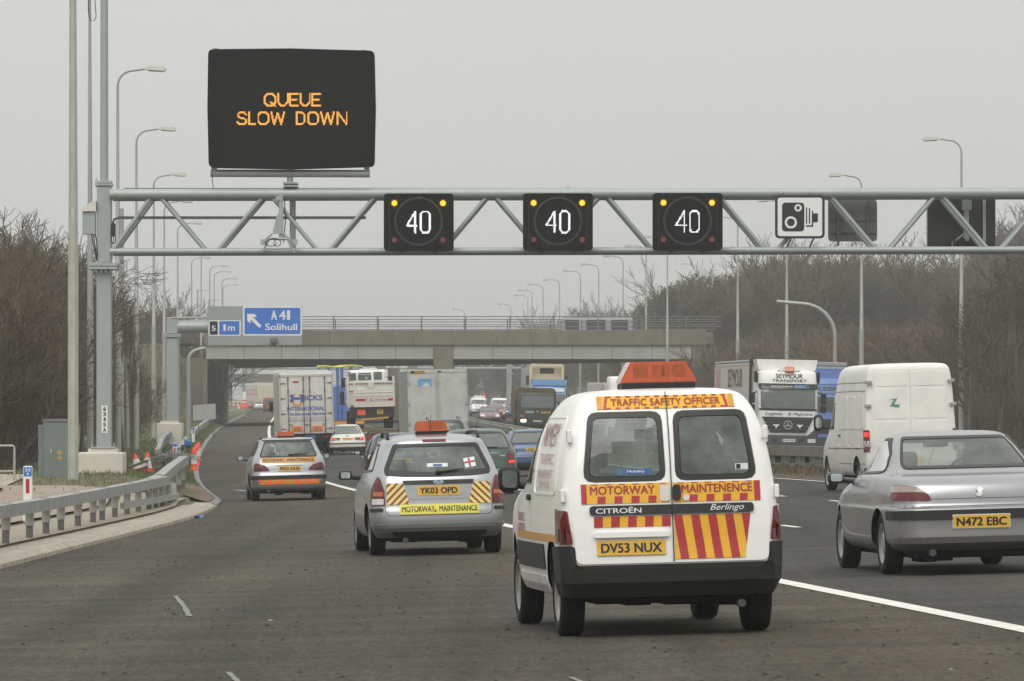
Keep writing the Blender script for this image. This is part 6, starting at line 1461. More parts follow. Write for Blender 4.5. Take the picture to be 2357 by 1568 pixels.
# far traffic on our side, under the bridge
def r_far(root, B, v, f):
    for s in (-1, 1): p = rect(.58, .78, .7, .9); lamp_(v, p if s > 0 else mir(p), 'lamp_red', root, .02, .014)
    plate(v, 0, .75, 'K352 RNP', root)
car('hatchback_car', 'hazy silver hatchback far under the bridge left of the red van', 'silver', hatchK(1.7, 4.1, 1.45), 4.1, stdwins(1.7, 1.45, 4.1), r_far, 597, 800, (.8, 3.3))
car('saloon_car', 'hazy dark saloon far under the bridge, leftmost in the queue', 'maroon_paint', hatchK(1.72, 4.4, 1.4, boot=.6), 4.4, stdwins(1.72, 1.4, 4.4, .6), r_far, 574, 860, (.95, 3.6))
def r_rvan(root, B, v, f):
    patch(v, [(-.7, 1.1), (.7, 1.1), (.62, 1.7), (-.62, 1.7)], 'glass_mid', 'rear_window', root, .006, None, .06); r_far(root, B, v, f); patch(v, rect(-.9, .9, .32, .5), 'black_plastic', 'bumper', root, .03, -.004, .03)
KR = [(z, w_ * .93, y0, y1 - .6) for z, w_, y0, y1 in KV]
car('minivan', 'hazy red van far under the bridge beside the lorry cab', 'red_paint', KR, 4.2, [], r_rvan, 621, 740, (.85, 3.3), .32, .74, 1.2, 3.2, cat='van')

# ================================================================ lorries
def bx_(mb, x0, x1, y0, y1, z0, z1, bev=.02): return mb.box(x0, x1, y0, y1, z0, z1, bev=bev, seg=1)
def lorry_wheels(root, ys, r=.5, track=1.02, w_=.3):
    for y in ys:
        for x in (-track, track): wheel(root, x, y, r, w_)
# --- white tilt/box trailer with horseshoe emblem
hk = tag(empty('box_lorry'), 'grubby white lorry with horseshoe emblem and blue HICKS INTERNATIONAL lettering', 'lorry')
mb = MB(); bx_(mb, -1.23, 1.23, .03, 12, 1.02, 3.72, .03); mb.build('box_body', 'tilt_cream', hk)
mb = MB(); mb.prism([(-1.235, 3.66), (1.235, 3.66), (1.22, 3.78), (1.0, 3.90), (-1.16, 3.92), (-1.225, 3.80)], lambda a, b, c: (a, c, b), .02, 12.02); mb.build('roof_sheet', 'white_truck', hk)
fl = Flat((0, .03, 0))
for a0, a1 in ((-1.16, -.01), (.01, 1.16)): patch(fl, rect(a0, a1, 1.06, 3.58), 'white_rusty', 'rear_door', hk, .035, 0, .02, step=0)
mb = MB(); 
for r_ in (rect(-1.24, -1.17, 1.02, 3.70), rect(1.17, 1.24, 1.02, 3.70), rect(-1.24, 1.24, 3.59, 3.70), rect(-1.24, 1.24, .98, 1.05)): panel(fl, r_, .05, 0, mb=mb)
mb.build('door_frame', 'tilt_cream', hk, False)
for a in (-.83, -.12, .16, .86):
    mb = MB(); mb.tube([(a, -.055, .99), (a, -.055, 3.62)], .022, 6)
    for z in (1.15, 1.6, 2.95, 3.5): mb.box(a - .035, a + .035, -.085, -.01, z - .06, z + .06)
    mb.box(a - .03, a + .03, -.1, -.01, 3.45, 3.62); mb.box(a - .02, a + .16 * (1 if a < 0 else -1) + .02, -.08, -.06, 1.38, 1.42)
    mb.build('lock_rod', 'galv_dark', hk)
for s in (-1, 1):
    for z in (1.2, 1.9, 2.6, 3.3): patch(fl, [(s * 1.17, z - .045), (s * .90, z), (s * 1.17, z + .045)] if s < 0 else [(1.17, z + .045), (.90, z), (1.17, z - .045)], 'galv_dark', 'door_hinge', hk, .06, .03, step=0)
tb = MB(); text(fl, 'ICKS', .34, 2.62, .82, .25, None, None, .045, .035, mb=tb); 
for r_ in (rect(-.72, -.62, 2.46, 2.76), rect(-.22, -.12, 2.46, 2.76), rect(-.66, -.18, 2.55, 2.66), rect(-.76, -.58, 2.70, 2.78), rect(-.76, -.58, 2.44, 2.52), rect(-.26, -.08, 2.70, 2.78), rect(-.26, -.08, 2.44, 2.52)): panel(fl, r_, .052, mb=tb)
text(fl, 'INTERNATIONAL', -.03, 2.13, 1.72, .19, None, None, .045, .025, mb=tb); text(fl, 'The European Service', -.03, 1.87, 1.72, .19, None, None, .045, .02, mb=tb)
text(fl, 'Newport    Cardiff   South Wales', -.02, 1.70, 1.66, .085, None, None, .045, .0, mb=tb); text(fl, 'Tel 01633 290146 Fax 01633 270726', -.02, 1.58, 1.6, .085, None, None, .045, .0, mb=tb)
tb.build('lettering', 'ink_blue', hk, False)
hs = [(-.42 + .27 * math.cos(t), 2.55 + .33 * math.sin(t)) for t in np.linspace(math.radians(118), math.radians(422), 26)]; hi = [(-.42 + .16 * math.cos(t), 2.56 + .23 * math.sin(t)) for t in np.linspace(math.radians(422), math.radians(118), 26)]
mb = MB(); n = 26; mb.add([fl.map(a, z, .048) for a, z in hs + hi], [(i, i + 1, 2 * n - 2 - i, 2 * n - 1 - i) for i in range(n - 1)]); mb.build('horseshoe', 'ink_orange', hk, False)
patch(fl, rect(-.60, -.34, 3.32, 3.40), 'ink_red', 'badge', hk, .045, step=0)
for a in (-.46, .48): q = patch(fl, rect(a - .25, a + .25, 1.08, 1.32), 'stripe_fluo', 'long_vehicle_board', hk, .06, .03, step=0); patch(fl, rect(a - .22, a + .22, 1.11, 1.29), 'ink_orange', 'face', q, .063, step=0); text(fl, 'LONG', a, 1.245, .28, .06, 'ink', q, .066, .02); text(fl, 'VEHICLE', a, 1.155, .36, .06, 'ink', q, .066, .02)
mb = MB(); bx_(mb, -1.15, 1.15, .1, .5, .72, .98); bx_(mb, -1.1, 1.1, .12, 11.5, .6, 1.0); mb.build('chassis', 'under', hk)
mb = MB(); bx_(mb, -.12, .40, .02, .12, .52, .92); mb.build('rear_panel', 'sticker_navy', hk); fl2 = Flat((0, .02, 0)); plate(fl2, .14, .62, '', hk, .28, .22, off=.02, lines=('T402', 'OCV'))
for s in (-1, 1): q = rect(.7, 1.05, .76, .88); patch(fl2, q if s > 0 else mir(q), 'lamp_red', 'tail_light', hk, .02, 0, .02, step=0)
mb = MB(); bx_(mb, -1.2, 1.2, 12.4, 14.2, .7, 3.6, .1); mb.build('cab', 'white_truck', hk)
for s in (-1, 1): mb = MB(); bx_(mb, s * 1.34 - .09, s * 1.34 + .09, 13.4, 13.6, 1.95, 2.45, .04); mb.tube([(s * 1.2, 13.5, 2.4), (s * 1.34, 13.5, 2.3)], .03, 5); mb.build('door_mirror', 'black_plastic', hk)
lorry_wheels(hk, (2.2, 3.5, 4.8, 13.2)); stand(hk, 708, 262, dz=.05)

# --- blue pallets lorry
pl_ = tag(empty('pallet_lorry'), 'flatbed lorry piled with blue pallets, top strapped in yellow', 'lorry')
mb = MB(); bx_(mb, -1.25, 1.25, 0, 10, 1.1, 1.35); mb.build('deck', 'wood', pl_); mb = MB(); bx_(mb, -1.0, 1.0, .3, 11, .6, 1.09); mb.build('chassis', 'under', pl_)
fl = Flat((0, 0, 0)); patch(fl, rect(-1.2, 1.2, 1.12, 1.3), 'ink_orange', 'marker_board', pl_, .02, 0, step=0); plate(fl, .15, .85, '', pl_, .28, .2, lines=('Y46', 'SBU')); patch(fl, rect(-1.2, 1.2, .72, 1.08), 'under', 'bumper', pl_, .005, -.1, step=0)
mb = MB(); bx_(mb, -1.2, 1.2, 10.6, 12.6, .7, 3.2, .1); mb.build('cab', 'lorry_blue', pl_)
lorry_wheels(pl_, (2, 3.3, 11.5)); stand(pl_, 787, 300)
for ci in range(2):
    for li in range(19):
        po = empty('pallet') if ci == 0 and li == 0 else None
        if po is not None:
            mb = MB()
            for z0, z1, full in ((.0, .02, 0), (.098, .12, 0), (.12, .142, 1)):
                if full:
                    for k in range(5): bx_(mb, -.56, .56, .02 + k * .2, .15 + k * .2, z0, z1, 0)
                else:
                    for k in (-.56, -.07, .42): bx_(mb, k, k + .14, 0, 1.0, z0, z1, 0)
            mb.build('boards', 'pallet_blue', po, True)
            mb = MB()
            for k in (-.56, -.07, .42):
                for y in (0, .43, .86): bx_(mb, k + .001, k + .139, y + .002, y + .138, .0205, .0975, 0)
            mb.build('blocks', 'pallet_blue', po, True)
            pal0 = po
        else: po = copy_tree(pal0)
        tag(po, 'blue wooden pallet in the tall stacks on the lorry', 'pallet', 'blue pallets stacked on the lorry')
        m_ = Matrix.LocRotScale(pl_.location, pl_.rotation_euler, None)
        po.location = m_ @ Vector((-.60 + ci * 1.2 + 0, .1 + .02 * (li % 3), 1.352 + li * .148)); po.rotation_euler = pl_.rotation_euler
zt_ = 1.352 + 19 * .148; m_ = Matrix.LocRotScale(pl_.location, pl_.rotation_euler, None)
mb = MB(); 
for k in range(3): mb.tube([m_ @ Vector((-1.2 + .3 * i, .2 + k * .3, zt_ + .03 + .05 * math.sin(i * 1.3 + k))) for i in range(9)], .035, 5)
tag(mb.build('load_strap', 'strip_yellow'), 'yellow strap lying over the top of the blue pallets', 'strap')

# --- low loader carrying a white tipper
ll = tag(empty('low_loader'), 'rusty red low loader trailer under the white tipper lorry', 'trailer')
mb = MB(); bx_(mb, -1.3, 1.3, 0, 9, .72, .98); mb.build('deck', 'dirt', ll); mb = MB(); bx_(mb, -1.28, 1.28, .05, .4, .42, .715); bx_(mb, -.9, .9, .5, 9, .45, .7); mb.build('rear_frame', 'red_paint', ll)
fl = Flat((0, .05, 0)); q = patch(fl, rect(-1.25, -.85, .45, .70), 'stripe_fluo', 'marker_board', ll, .02, 0, step=0); patch(fl, rect(-1.2, -.9, .49, .66), 'ink_orange', 'face', q, .024, step=0)
for s in (-1, 1): q = rect(.6, .85, .5, .6); patch(fl, q if s > 0 else mir(q), 'lamp_red', 'tail_light', ll, .02, 0, step=0)
lorry_wheels(ll, (1.2, 2.2, 8), .4, 1.05); stand(ll, 859, 283)
tp_ = tag(empty('tipper_lorry'), 'white tipper lorry with red AIR PRODUCTS stripe across its tailboard', 'lorry')
fl = Flat((0, 0, 0))
mb = MB(); bx_(mb, -1.17, 1.17, .06, 4.2, 1.18, 2.35); mb.build('tipper_body', 'white_rusty', tp_)
patch(fl, rect(-.84, 1.10, 1.12, 1.98), 'white_rusty', 'tailboard', tp_, .03, -.05, step=0)
mb = MB()
for z in (1.98, 2.34): bx_(mb, -1.2, 1.2, -.02, .08, z - .05, z + .05, .01)
for z in (1.12, 1.66, 1.83): bx_(mb, -.82, 1.08, -.05, 0, z - .025, z + .025, .01)
for x in (-1.17, -.86, 1.12): bx_(mb, x - .05, x + .05, -.04, .1, 1.1, 2.38 + .25 * (abs(x) > 1), .01)
bx_(mb, -.17, .12, -.035, .0, 2.05, 2.32, .01); mb.build('body_frame', 'white_rusty', tp_)
q = patch(fl, rect(-.80, 1.07, 1.40, 1.52), 'ink_red', 'red_stripe', tp_, .04, 0, step=0); text(fl, 'AIR PRODUCTS', .26, 1.45, 1.15, .13, 'ink_white', q, .05, .03, .2); 
mb = MB(); bx_(mb, -.98, .98, 4.5, 6.3, .9, 2.98, .12); mb.build('cab', 'white_truck', tp_); mb = MB(); bx_(mb, -.4, .5, 4.6, 6.0, 2.96, 3.04, .03); mb.build('roof_hatch', 'white_truck', tp_)
flc = Flat((0, 4.5, 0))
for a0, a1, z0, z1 in ((-.88, -.60, 2.45, 2.82), (-.5, .18, 2.45, 2.72), (.30, .72, 2.45, 2.86), (-.48, .16, 2.74, 2.82)): patch(flc, rect(a0, a1, z0, z1), 'glass_mid', 'cab_window', tp_, .012, 0, .04, step=0)
patch(flc, circ(-.08, 2.56, .06), 'chrome', 'gauge', tp_, .02, 0)
mb = MB(); bx_(mb, -1.0, -.9, 4.0, 4.4, 2.4, 2.9, .02); mb.build('air_intake', 'concrete_old', tp_)
mb = MB(); bx_(mb, -1.1, 1.15, .15, .6, .55, 1.1, .03); bx_(mb, -.5, .5, .4, 6.4, .55, .95); mb.build('chassis', 'dark_paint', tp_)
fl3 = Flat((0, .15, 0)); q = patch(fl3, rect(-.72, -.32, .70, .97), 'stripe_fluo', 'hazard_board', tp_, .02, 0, step=0); plate(fl3, .42, .85, '', tp_, .3, .23, lines=('YG02', 'YJA'))
patch(fl3, [(-.55, .42), (.85, .52), (.85, .6), (-.55, .50)], 'orange_band', 'reflective_strip', tp_, .02, 0, step=0)
for s in (-1, 1): q = rect(.98, 1.08, .65, .95); patch(fl3, q if s > 0 else mir(q), 'lamp_red', 'tail_light', tp_, .02, 0, step=0)
for s in (-1, 1): mb = MB(); bx_(mb, s * 1.22 - .1, s * 1.22 + .1, 5.6, 5.75, 2.1, 2.6, .04); bx_(mb, s * 1.3 - .1, s * 1.3 + .1, 5.6, 5.75, 1.2, 1.9, .04); mb.tube([(s * 1.0, 5.7, 2.6), (s * 1.22, 5.7, 2.5)], .03, 5); mb.tube([(s * 1.0, 5.7, 1.2), (s * 1.3, 5.7, 1.3)], .03, 5); mb.build('door_mirror', 'black_plastic', tp_)
lorry_wheels(tp_, (1.3, 5.4), .45, .95); stand(tp_, 857, 286, dz=.98)

# --- grey box lorry
gb = tag(empty('box_lorry'), 'plain pale grey box lorry with torn blue sticker on its doors', 'lorry')
mb = MB(); bx_(mb, -1.25, 1.25, .04, 8.5, .95, 3.72, .02); mb.build('box_body', 'grey_side', gb)
fl = Flat((0, .04, 0)); mb = MB()
for r_ in (rect(-1.25, -1.2, .95, 3.66), rect(1.2, 1.25, .95, 3.66), rect(-1.25, 1.25, 3.60, 3.74)): panel(fl, r_, .04, 0, mb=mb)
mb.build('door_frame', 'grey_box', gb, False)
for a0, a1 in ((-1.19, -.012), (.012, 1.19)): patch(fl, rect(a0, a1, .98, 3.58), 'grey_box', 'rear_door', gb, .03, 0, .02, step=0)
for a in (-.06, .08): mb = MB(); mb.tube([(a, -.02, 1.0), (a, -.02, 3.58)], .016, 6); mb.box(a - .03, a + .03, -.05, 0, 3.2, 3.32); mb.build('lock_rod', 'grey_box', gb)
for s in (-1, 1):
    for z in (1.5, 2.3, 3.2): mb = MB(); mb.box(s * 1.2 - .05, s * 1.2 + .05, -.03, .05, z - .07, z + .07); mb.build('door_hinge', 'grey_side', gb)
st_ = patch(fl, rect(-.82, -.24, 3.02, 3.36), 'sticker_blue', 'door_sticker', gb, .034, step=0); patch(fl, [(-.70, 3.03), (-.30, 3.03), (-.34, 3.12), (-.5, 3.16), (-.6, 3.10)], 'sticker_paper', 'torn_edge', st_, .037, step=0); patch(fl, [(-.62, 3.24), (-.36, 3.16), (-.28, 3.05), (-.33, 3.04), (-.42, 3.14), (-.62, 3.22)], 'sticker_paper', 'emblem', st_, .037, step=0)
plate(fl, -.78, 3.655, 'WX51 GBZ', gb, .52, .11, off=.06); mb = MB(); bx_(mb, -1.1, -.94, -.03, .05, 3.6, 3.70); bx_(mb, .02, .18, -.03, .03, 3.62, 3.68); mb.build('roof_lamp', 'black_plastic', gb)
cp = patch(fl, rect(-1.15, -.8, .86, 1.02), 'stripe_yellow', 'marker_board', gb, .06, .02, step=0); stripes(fl, rect(-1.15, -.8, .86, 1.02), R(45), .07, .07, 'stripe_fluo', cp, .063, 'red_stripes'); patch(fl, rect(1.0, 1.15, .86, 1.08), 'lamp_amber', 'marker_lamp', gb, .05, 0, step=0)
mb = MB(); bx_(mb, -1.1, 1.1, .1, .5, .5, .93); bx_(mb, -.8, .8, .3, 9, .5, .94); mb.build('chassis', 'under', gb)
mb = MB(); bx_(mb, -1.1, 1.1, 8.7, 10.4, .7, 2.7, .1); mb.build('cab', 'white_truck', gb)
lorry_wheels(gb, (2.2, 9.4), .48, .98); stand(gb, 1011, 238)

# ---- oncoming lorries
def on_cab(root, W, H, paint, wz0, wz1, gl='glass_mid', y1=2.2):
    w = W / 2; K = [(.38, w * .96, 0.02, y1), (.5, w, 0, y1), (wz0, w, .03, y1), (wz1, w * .985, .16, y1), (wz1 + .12, w * .98, .2, y1), (H - .12, w * .95, .35, y1), (H - .03, w * .85, .5, y1 - .03), (H, .05, 1.0, y1 - .3)]
    B = Body(K, rc=.22, fc=.1, rb=.06, fb=.02, tr=.02, tf=.01, n=(6, 4, 6, 3, 4)); B.hull([], [paint, 'interior'], root, False, 'cab'); v = B.view('r')
    return B, v
sy = tag(empty('curtain_lorry'), 'white oncoming lorry with SEYMOUR TRANSPORT lettering and black grille', 'lorry')
B, v = on_cab(sy, 2.42, 3.62, 'white_truck', 2.02, 2.78); v.sg = 1
patch(v, rect(-1.08, 1.08, 2.10, 2.82), 'glass_mid', 'windscreen', sy, .01, -.004, .08); patch(v, rect(-1.14, 1.14, 2.02, 2.10), 'black_plastic', 'windscreen_base', sy, .014, -.004, .02)
vs = patch(v, rect(-1.12, 1.12, 2.84, 3.06), 'black_gloss', 'sun_visor', sy, .09, .0, .04); text(v, 'Delivering Quality for', -.24, 2.94, .86, .085, 'ink_white', vs, .095, .01); text(v, 'BBC', .52, 2.94, .54, .13, 'pale_blue', vs, .095, .04)
text(v, 'SEYMOUR', .05, 3.37, 1.06, .17, 'ink', sy, .02, .014); text(v, 'TRANSPORT', .05, 3.19, 1.36, .11, 'ink', sy, .02, .014)
text(v, 'Logistic', -.55, 1.88, .70, .15, 'ink', sy, .02, -.005, .45); text(v, '& Magicians', .48, 1.88, .98, .15, 'ink', sy, .02, -.005, .45)
gr = patch(v, [(-1.02, 1.76), (-.70, 1.14), (.70, 1.14), (1.02, 1.76)], 'black_gloss', 'grille', sy, .02, -.004, .03)
patch(v, [(-1.06, 1.80), (-.73, 1.10), (.73, 1.10), (1.06, 1.80)], 'chrome', 'grille_trim', gr, .024, .0, .03, [([(-1.01, 1.765), (-.695, 1.145), (.695, 1.145), (1.01, 1.765)], .03)])
mb = MB()
for z in (1.28, 1.42, 1.56, 1.68): panel(v, rect(-.80 - (z - 1.28) * .4, .80 + (z - 1.28) * .4, z - .012, z + .012), .03, .018, mb=mb)
mb.build('grille_bar', 'grey_plastic', gr, False)
star = MB(); panel(v, circ(0, 1.46, .17, 24), .036, holes=[(circ(0, 1.46, .148, 24), 0)], mb=star)
for k in range(3): t = math.pi / 2 + k * 2.0944; panel(v, [(.155 * math.cos(t), 1.46 + .155 * math.sin(t)), (.03 * math.cos(t + 1.05), 1.46 + .03 * math.sin(t + 1.05)), (.03 * math.cos(t - 1.05), 1.46 + .03 * math.sin(t - 1.05))], .037, mb=star)
star.build('star_badge', 'chrome', gr, False)
bd_ = MB()
for s in (-1, 1): c = s * .46; panel(v, [(c - .13, 1.50), (c - .04, 1.46), (c, 1.49), (c + .04, 1.46), (c + .13, 1.50), (c + .09, 1.42), (c + .02, 1.40), (c + .03, 1.34), (c - .03, 1.34), (c - .02, 1.40), (c - .09, 1.42)], .034, mb=bd_)
bd_.build('eagle_badge', 'ink_white', gr, False)
patch(v, [(-1.3, .40), (1.3, .40), (1.3, 1.2), (1.05, 1.3), (.78, 1.06), (-.78, 1.06), (-1.05, 1.3), (-1.3, 1.2)], 'grey_plastic', 'bumper', sy, .03, -.01, .03)
plate(v, .02, .86, 'GN54 DZJ', sy, .55, .12, 'plate_white', .04); patch(v, rect(-.255, -.20, .80, .92), 'sticker_navy', 'plate_flag', sy, .05)
for s in (-1, 1): p = rect(.78, 1.08, .78, .93); lamp_(v, p if s > 0 else mir(p), 'lamp_clear', sy, .02, .045, 'headlight'); p = rect(.42, .6, .80, .92); patch(v, p if s > 0 else mir(p), 'ink', 'fog_lamp', sy, .036, 0, .02)
ro = patch(v, rect(-.12, .24, 3.50, 3.60), 'lamp_amber', 'roof_beacon', sy, .14, -.05, .03); patch(v, [(-.42, 3.55), (.5, 3.55), (.36, 3.615), (-.3, 3.615)], 'seal', 'roof_vent', sy, .02)
mb = MB(); mb.prism([(-1.12, 3.60), (1.12, 3.60), (1.2, 4.02), (-1.2, 4.02)], lambda a, b, c: (a, c, b), .75, 2.1); mb.build('air_deflector', 'white_truck', sy)
mb = MB(); bx_(mb, -1.27, 1.27, 2.55, 2.75, 3.84, 4.06, .02); bx_(mb, -1.27, -1.19, 2.52, 2.7, .95, 4.0); bx_(mb, 1.19, 1.27, 2.52, 2.7, .95, 4.0); mb.build('headboard', 'black_plastic', sy)
mb = MB(); bx_(mb, -1.26, 1.26, 2.72, 16.2, 1.0, 3.90, .03); tr_ = mb.build('trailer_body', 'tilt_cream', sy); mb = MB(); bx_(mb, -1.27, 1.27, 2.76, 16.2, 3.905, 4.0, .03); mb.build('trailer_roof', 'sign_grey', sy)
fs_ = Flat((-1.26, 0, 0), (0, -1, 0), (0, 0, 1)); text(fs_, 'SEYMOUR', -8, 3.3, 5.5, .75, 'ink', tr_, .006, .014); q = patch(fs_, rect(-15.6, -13.8, 2.9, 3.7), 'ink_pale_red', 'red_lettering', tr_, .006, step=0); patch(fs_, rect(-16.1, -2.8, 3.78, 3.82), 'ink_pale_red', 'red_line', tr_, .006, step=0)
mb = MB(); bx_(mb, -.95, .95, .4, 16, .55, .99); mb.build('chassis', 'under', sy)
for s in (-1, 1):
    mb = MB(); bx_(mb, s * 1.40 - .11, s * 1.40 + .11, .15, .35, 2.30, 2.72, .04); bx_(mb, s * 1.40 - .11, s * 1.40 + .11, .15, .35, 1.95, 2.26, .04); mb.tube([(s * 1.2, .3, 2.74), (s * 1.38, .28, 2.68)], .03, 5); mb.build('door_mirror', 'black_plastic', sy)
    mb = MB(); bx_(mb, s * 1.23 - .05, s * 1.23 + .05, .5, .9, 3.1, 3.55, .03); mb.build('side_deflector', 'black_plastic', sy)
lorry_wheels(sy, (1.4, 11.5, 12.8, 14.1), .5, 1.02); stand(sy, 1812, 222)

bl = tag(empty('blue_lorry'), 'bright blue lorry half hidden between white lorry and white panel van', 'lorry')
B, v = on_cab(bl, 2.45, 3.45, 'lorry_blue', 1.95, 2.65); patch(v, rect(-1.08, 1.08, 2.0, 2.62), 'glass_dark', 'windscreen', bl, .01, -.004, .08); patch(v, [(-.9, 1.7), (-.7, 1.1), (.7, 1.1), (.9, 1.7)], 'black_gloss', 'grille', bl, .02, 0, .03)
tb = MB(); text(v, 'L. KEEN', .0, 2.98, 1.5, .16, None, None, .02, .03, mb=tb); text(v, 'HAULAGE', 0, 2.78, 1.2, .09, None, None, .02, .02, mb=tb); tb.build('lettering', 'twig_green', bl, False)
patch(v, rect(-1.12, 1.12, 3.14, 3.17), 'sticker_navy', 'panel_line', bl, .02); patch(v, [(-1.25, .4), (1.25, .4), (1.25, .95), (-1.25, .95)], 'grey_plastic', 'bumper', bl, .03, -.01, .03)
for s in (-1, 1): p = rect(.75, 1.05, .7, .88); lamp_(v, p if s > 0 else mir(p), 'lamp_clear', bl, .02, .045, 'headlight'); mb = MB(); bx_(mb, s * 1.40 - .11, s * 1.40 + .11, .15, .35, 1.3, 2.3, .04); mb.build('door_mirror', 'black_plastic', bl)
mb = MB(); mb.prism([(-1.1, 3.42), (1.1, 3.42), (1.15, 3.78), (-1.15, 3.78)], lambda a, b, c: (a, c, b), .6, 2.1); mb.build('air_deflector', 'lorry_blue', bl); mb = MB(); bx_(mb, -1.18, 1.18, .62, .8, 3.70, 3.82); mb.build('roof_bar', 'sticker_navy', bl)
mb = MB(); bx_(mb, -1.26, 1.26, 2.6, 15, 1.0, 3.95, .03); mb.build('trailer_body', 'grey_side', bl); mb = MB(); bx_(mb, -1.28, 1.28, 2.58, 15, 3.955, 4.12, .02); mb.build('trailer_roof', 'sign_grey', bl); mb = MB(); bx_(mb, -.95, .95, .4, 14, .55, .99); mb.build('chassis', 'under', bl)
lorry_wheels(bl, (1.4, 11, 12.4)); stand(bl, 1893, 238)

ml = tag(empty('army_lorry'), 'dark army lorry with brown canvas tilt and headlights lit', 'lorry')
K = [(.5, 1.1, .05, 1.9), (.7, 1.16, 0, 1.9), (1.55, 1.16, .02, 1.9), (2.35, 1.10, .10, 1.9), (2.5, 1.0, .2, 1.85), (2.54, .05, .6, 1.5)]; B = Body(K, rc=.12, fc=.1, rb=.02, fb=.02, tr=.02, tf=.01, n=(6, 4, 6, 3, 4)); B.hull([], ['military', 'interior'], ml, False, 'cab'); v = B.view('r')
patch(v, rect(-1.0, 1.0, 1.62, 2.32), 'glass_mid', 'windscreen', ml, .01, -.004, .05); patch(v, rect(-.7, .7, .72, .95), 'ink', 'grille', ml, .012, 0, .03); patch(v, rect(-1.18, 1.18, .38, .66), 'military', 'bumper', ml, .12, -.01, .03)
plate(v, .02, .80, '63 KK 35', ml, .55, .1, 'plate_white', .03); patch(v, rect(-.75, -.22, 1.28, 1.42), 'sign_grey', 'number_board', ml, .015); patch(v, circ(0, 1.38, .035, 12), 'ink_white', 'badge', ml, .016)
mb = MB()
for k in range(6): panel(v, [(.2 + k * .1, 1.27), (.25 + k * .1, 1.27), (.30 + k * .1, 1.40), (.25 + k * .1, 1.40)], .016, mb=mb)
mb.build('yellow_bars', 'stripe_yellow', ml, False)
for s in (-1, 1):
    p = rect(.68, 1.02, .72, .90); patch(v, p if s > 0 else mir(p), 'head_lit', 'headlight', ml, .03, 0, .06); p = rect(.8, 1.08, 1.05, 1.14); patch(v, p if s > 0 else mir(p), 'lamp_amber', 'indicator', ml, .02, 0)
    mb = MB(); bx_(mb, s * 1.32 - .08, s * 1.32 + .08, .2, .3, 1.5, 2.0, .03); mb.tube([(s * 1.1, .25, 2.05), (s * 1.32, .25, 1.98)], .025, 5); mb.build('door_mirror', 'black_plastic', ml)
mb = MB(); mb.prism(rpoly([(-1.28, 1.3), (1.28, 1.3), (1.28, 2.85), (-1.28, 2.85)], [0, 0, .35, .35]), lambda a, b, c: (a, c, b), 2.1, 6.5); mb.build('canvas_tilt', 'canvas_brown', ml); mb = MB(); bx_(mb, -1.28, 1.28, 2.0, 6.6, .85, 1.28); bx_(mb, -.6, .6, .3, 6.5, .5, .84); mb.build('load_bed', 'military', ml)
mb = MB()
for s in (-1.45,):
    for z in (1.0, 1.6, 2.2, 2.8): mb.tube([(s, 2.0, z), (s + .2, 2.05, z)], .025, 4)
    mb.tube([(s, 2.0, .9), (s, 2.0, 2.82)], .025, 4)
mb.build('ladder', 'canvas_brown', ml); lorry_wheels(ml, (1.1, 4.8), .52, 1.0, .32); stand(ml, 1236, 350)

cl = tag(empty('blue_lorry'), 'pale blue oncoming lorry behind the army lorry, in front of a cream box', 'lorry')
B, v = on_cab(cl, 2.4, 3.05, 'pale_blue', 1.75, 2.45); patch(v, rect(-1.05, 1.05, 1.80, 2.42), 'glass_mid', 'windscreen', cl, .01, -.004, .08); patch(v, rect(-1.0, 1.0, 2.56, 2.80), 'sticker_paper', 'sun_visor', cl, .06, 0, .03); patch(v, rect(-.85, .85, .95, 1.55), 'sign_grey', 'grille', cl, .02, 0, .03)
patch(v, rect(-1.22, 1.22, .4, .85), 'grey_plastic', 'bumper', cl, .03, 0, .03)
for s in (-1, 1): p = rect(.7, 1.0, .6, .78); lamp_(v, p if s > 0 else mir(p), 'lamp_clear', cl, .02, .045, 'headlight'); mb = MB(); bx_(mb, s * 1.38 - .1, s * 1.38 + .1, .15, .35, 1.7, 2.4, .04); mb.build('door_mirror', 'black_plastic', cl)
mb = MB(); mb.prism([(-1.15, 3.0), (1.15, 3.0), (1.2, 3.42), (-1.2, 3.42)], lambda a, b, c: (a, c, b), .3, 2.0); mb.build('air_deflector', 'pale_blue', cl); mb = MB(); bx_(mb, -1.2, 1.2, 2.4, 9, .9, 2.7, .03); mb.build('trailer_body', 'grey_side', cl); mb = MB(); bx_(mb, -.9, .9, .4, 9, .5, .89); mb.build('chassis', 'under', cl)
lorry_wheels(cl, (1.3, 7.5)); stand(cl, 1264, 390)
cr_ = tag(empty('cream_lorry'), 'tall cream lorry with hollow roof fairing behind the pale blue lorry', 'lorry')
B, v = on_cab(cr_, 2.4, 3.4, 'cream', 1.9, 2.6); patch(v, rect(-1.05, 1.05, 1.95, 2.58), 'glass_mid', 'windscreen', cr_, .01, -.004, .08); patch(v, rect(-1.2, 1.2, .4, .95), 'grey_plastic', 'bumper', cr_, .03, 0, .03)
mb = MB(); o_ = rpoly(rect(-1.22, 1.22, 3.3, 4.55), [0, 0, .2, .2]); i_ = rpoly(rect(-1.05, 1.05, 3.42, 4.42), .12)
fl = Flat((0, .5, 0)); panel(fl, o_, .02, -.4, holes=[(i_, 0)], mb=mb, step=0); mb.build('roof_fairing', 'cream', cr_, False); mb = MB(); bx_(mb, -1.15, 1.15, 1.2, 2.2, 3.35, 4.45, .05); fa = mb.build('fairing_back', 'cream', cr_); patch(Flat((0, 1.2, 0)), rect(-.45, .55, 3.85, 4.25), 'ink', 'vent', fa, .01, 0, step=0)
mb = MB(); bx_(mb, -1.2, 1.2, 2.4, 12, 1.0, 4.2, .03); mb.build('trailer_body', 'grey_side', cr_)
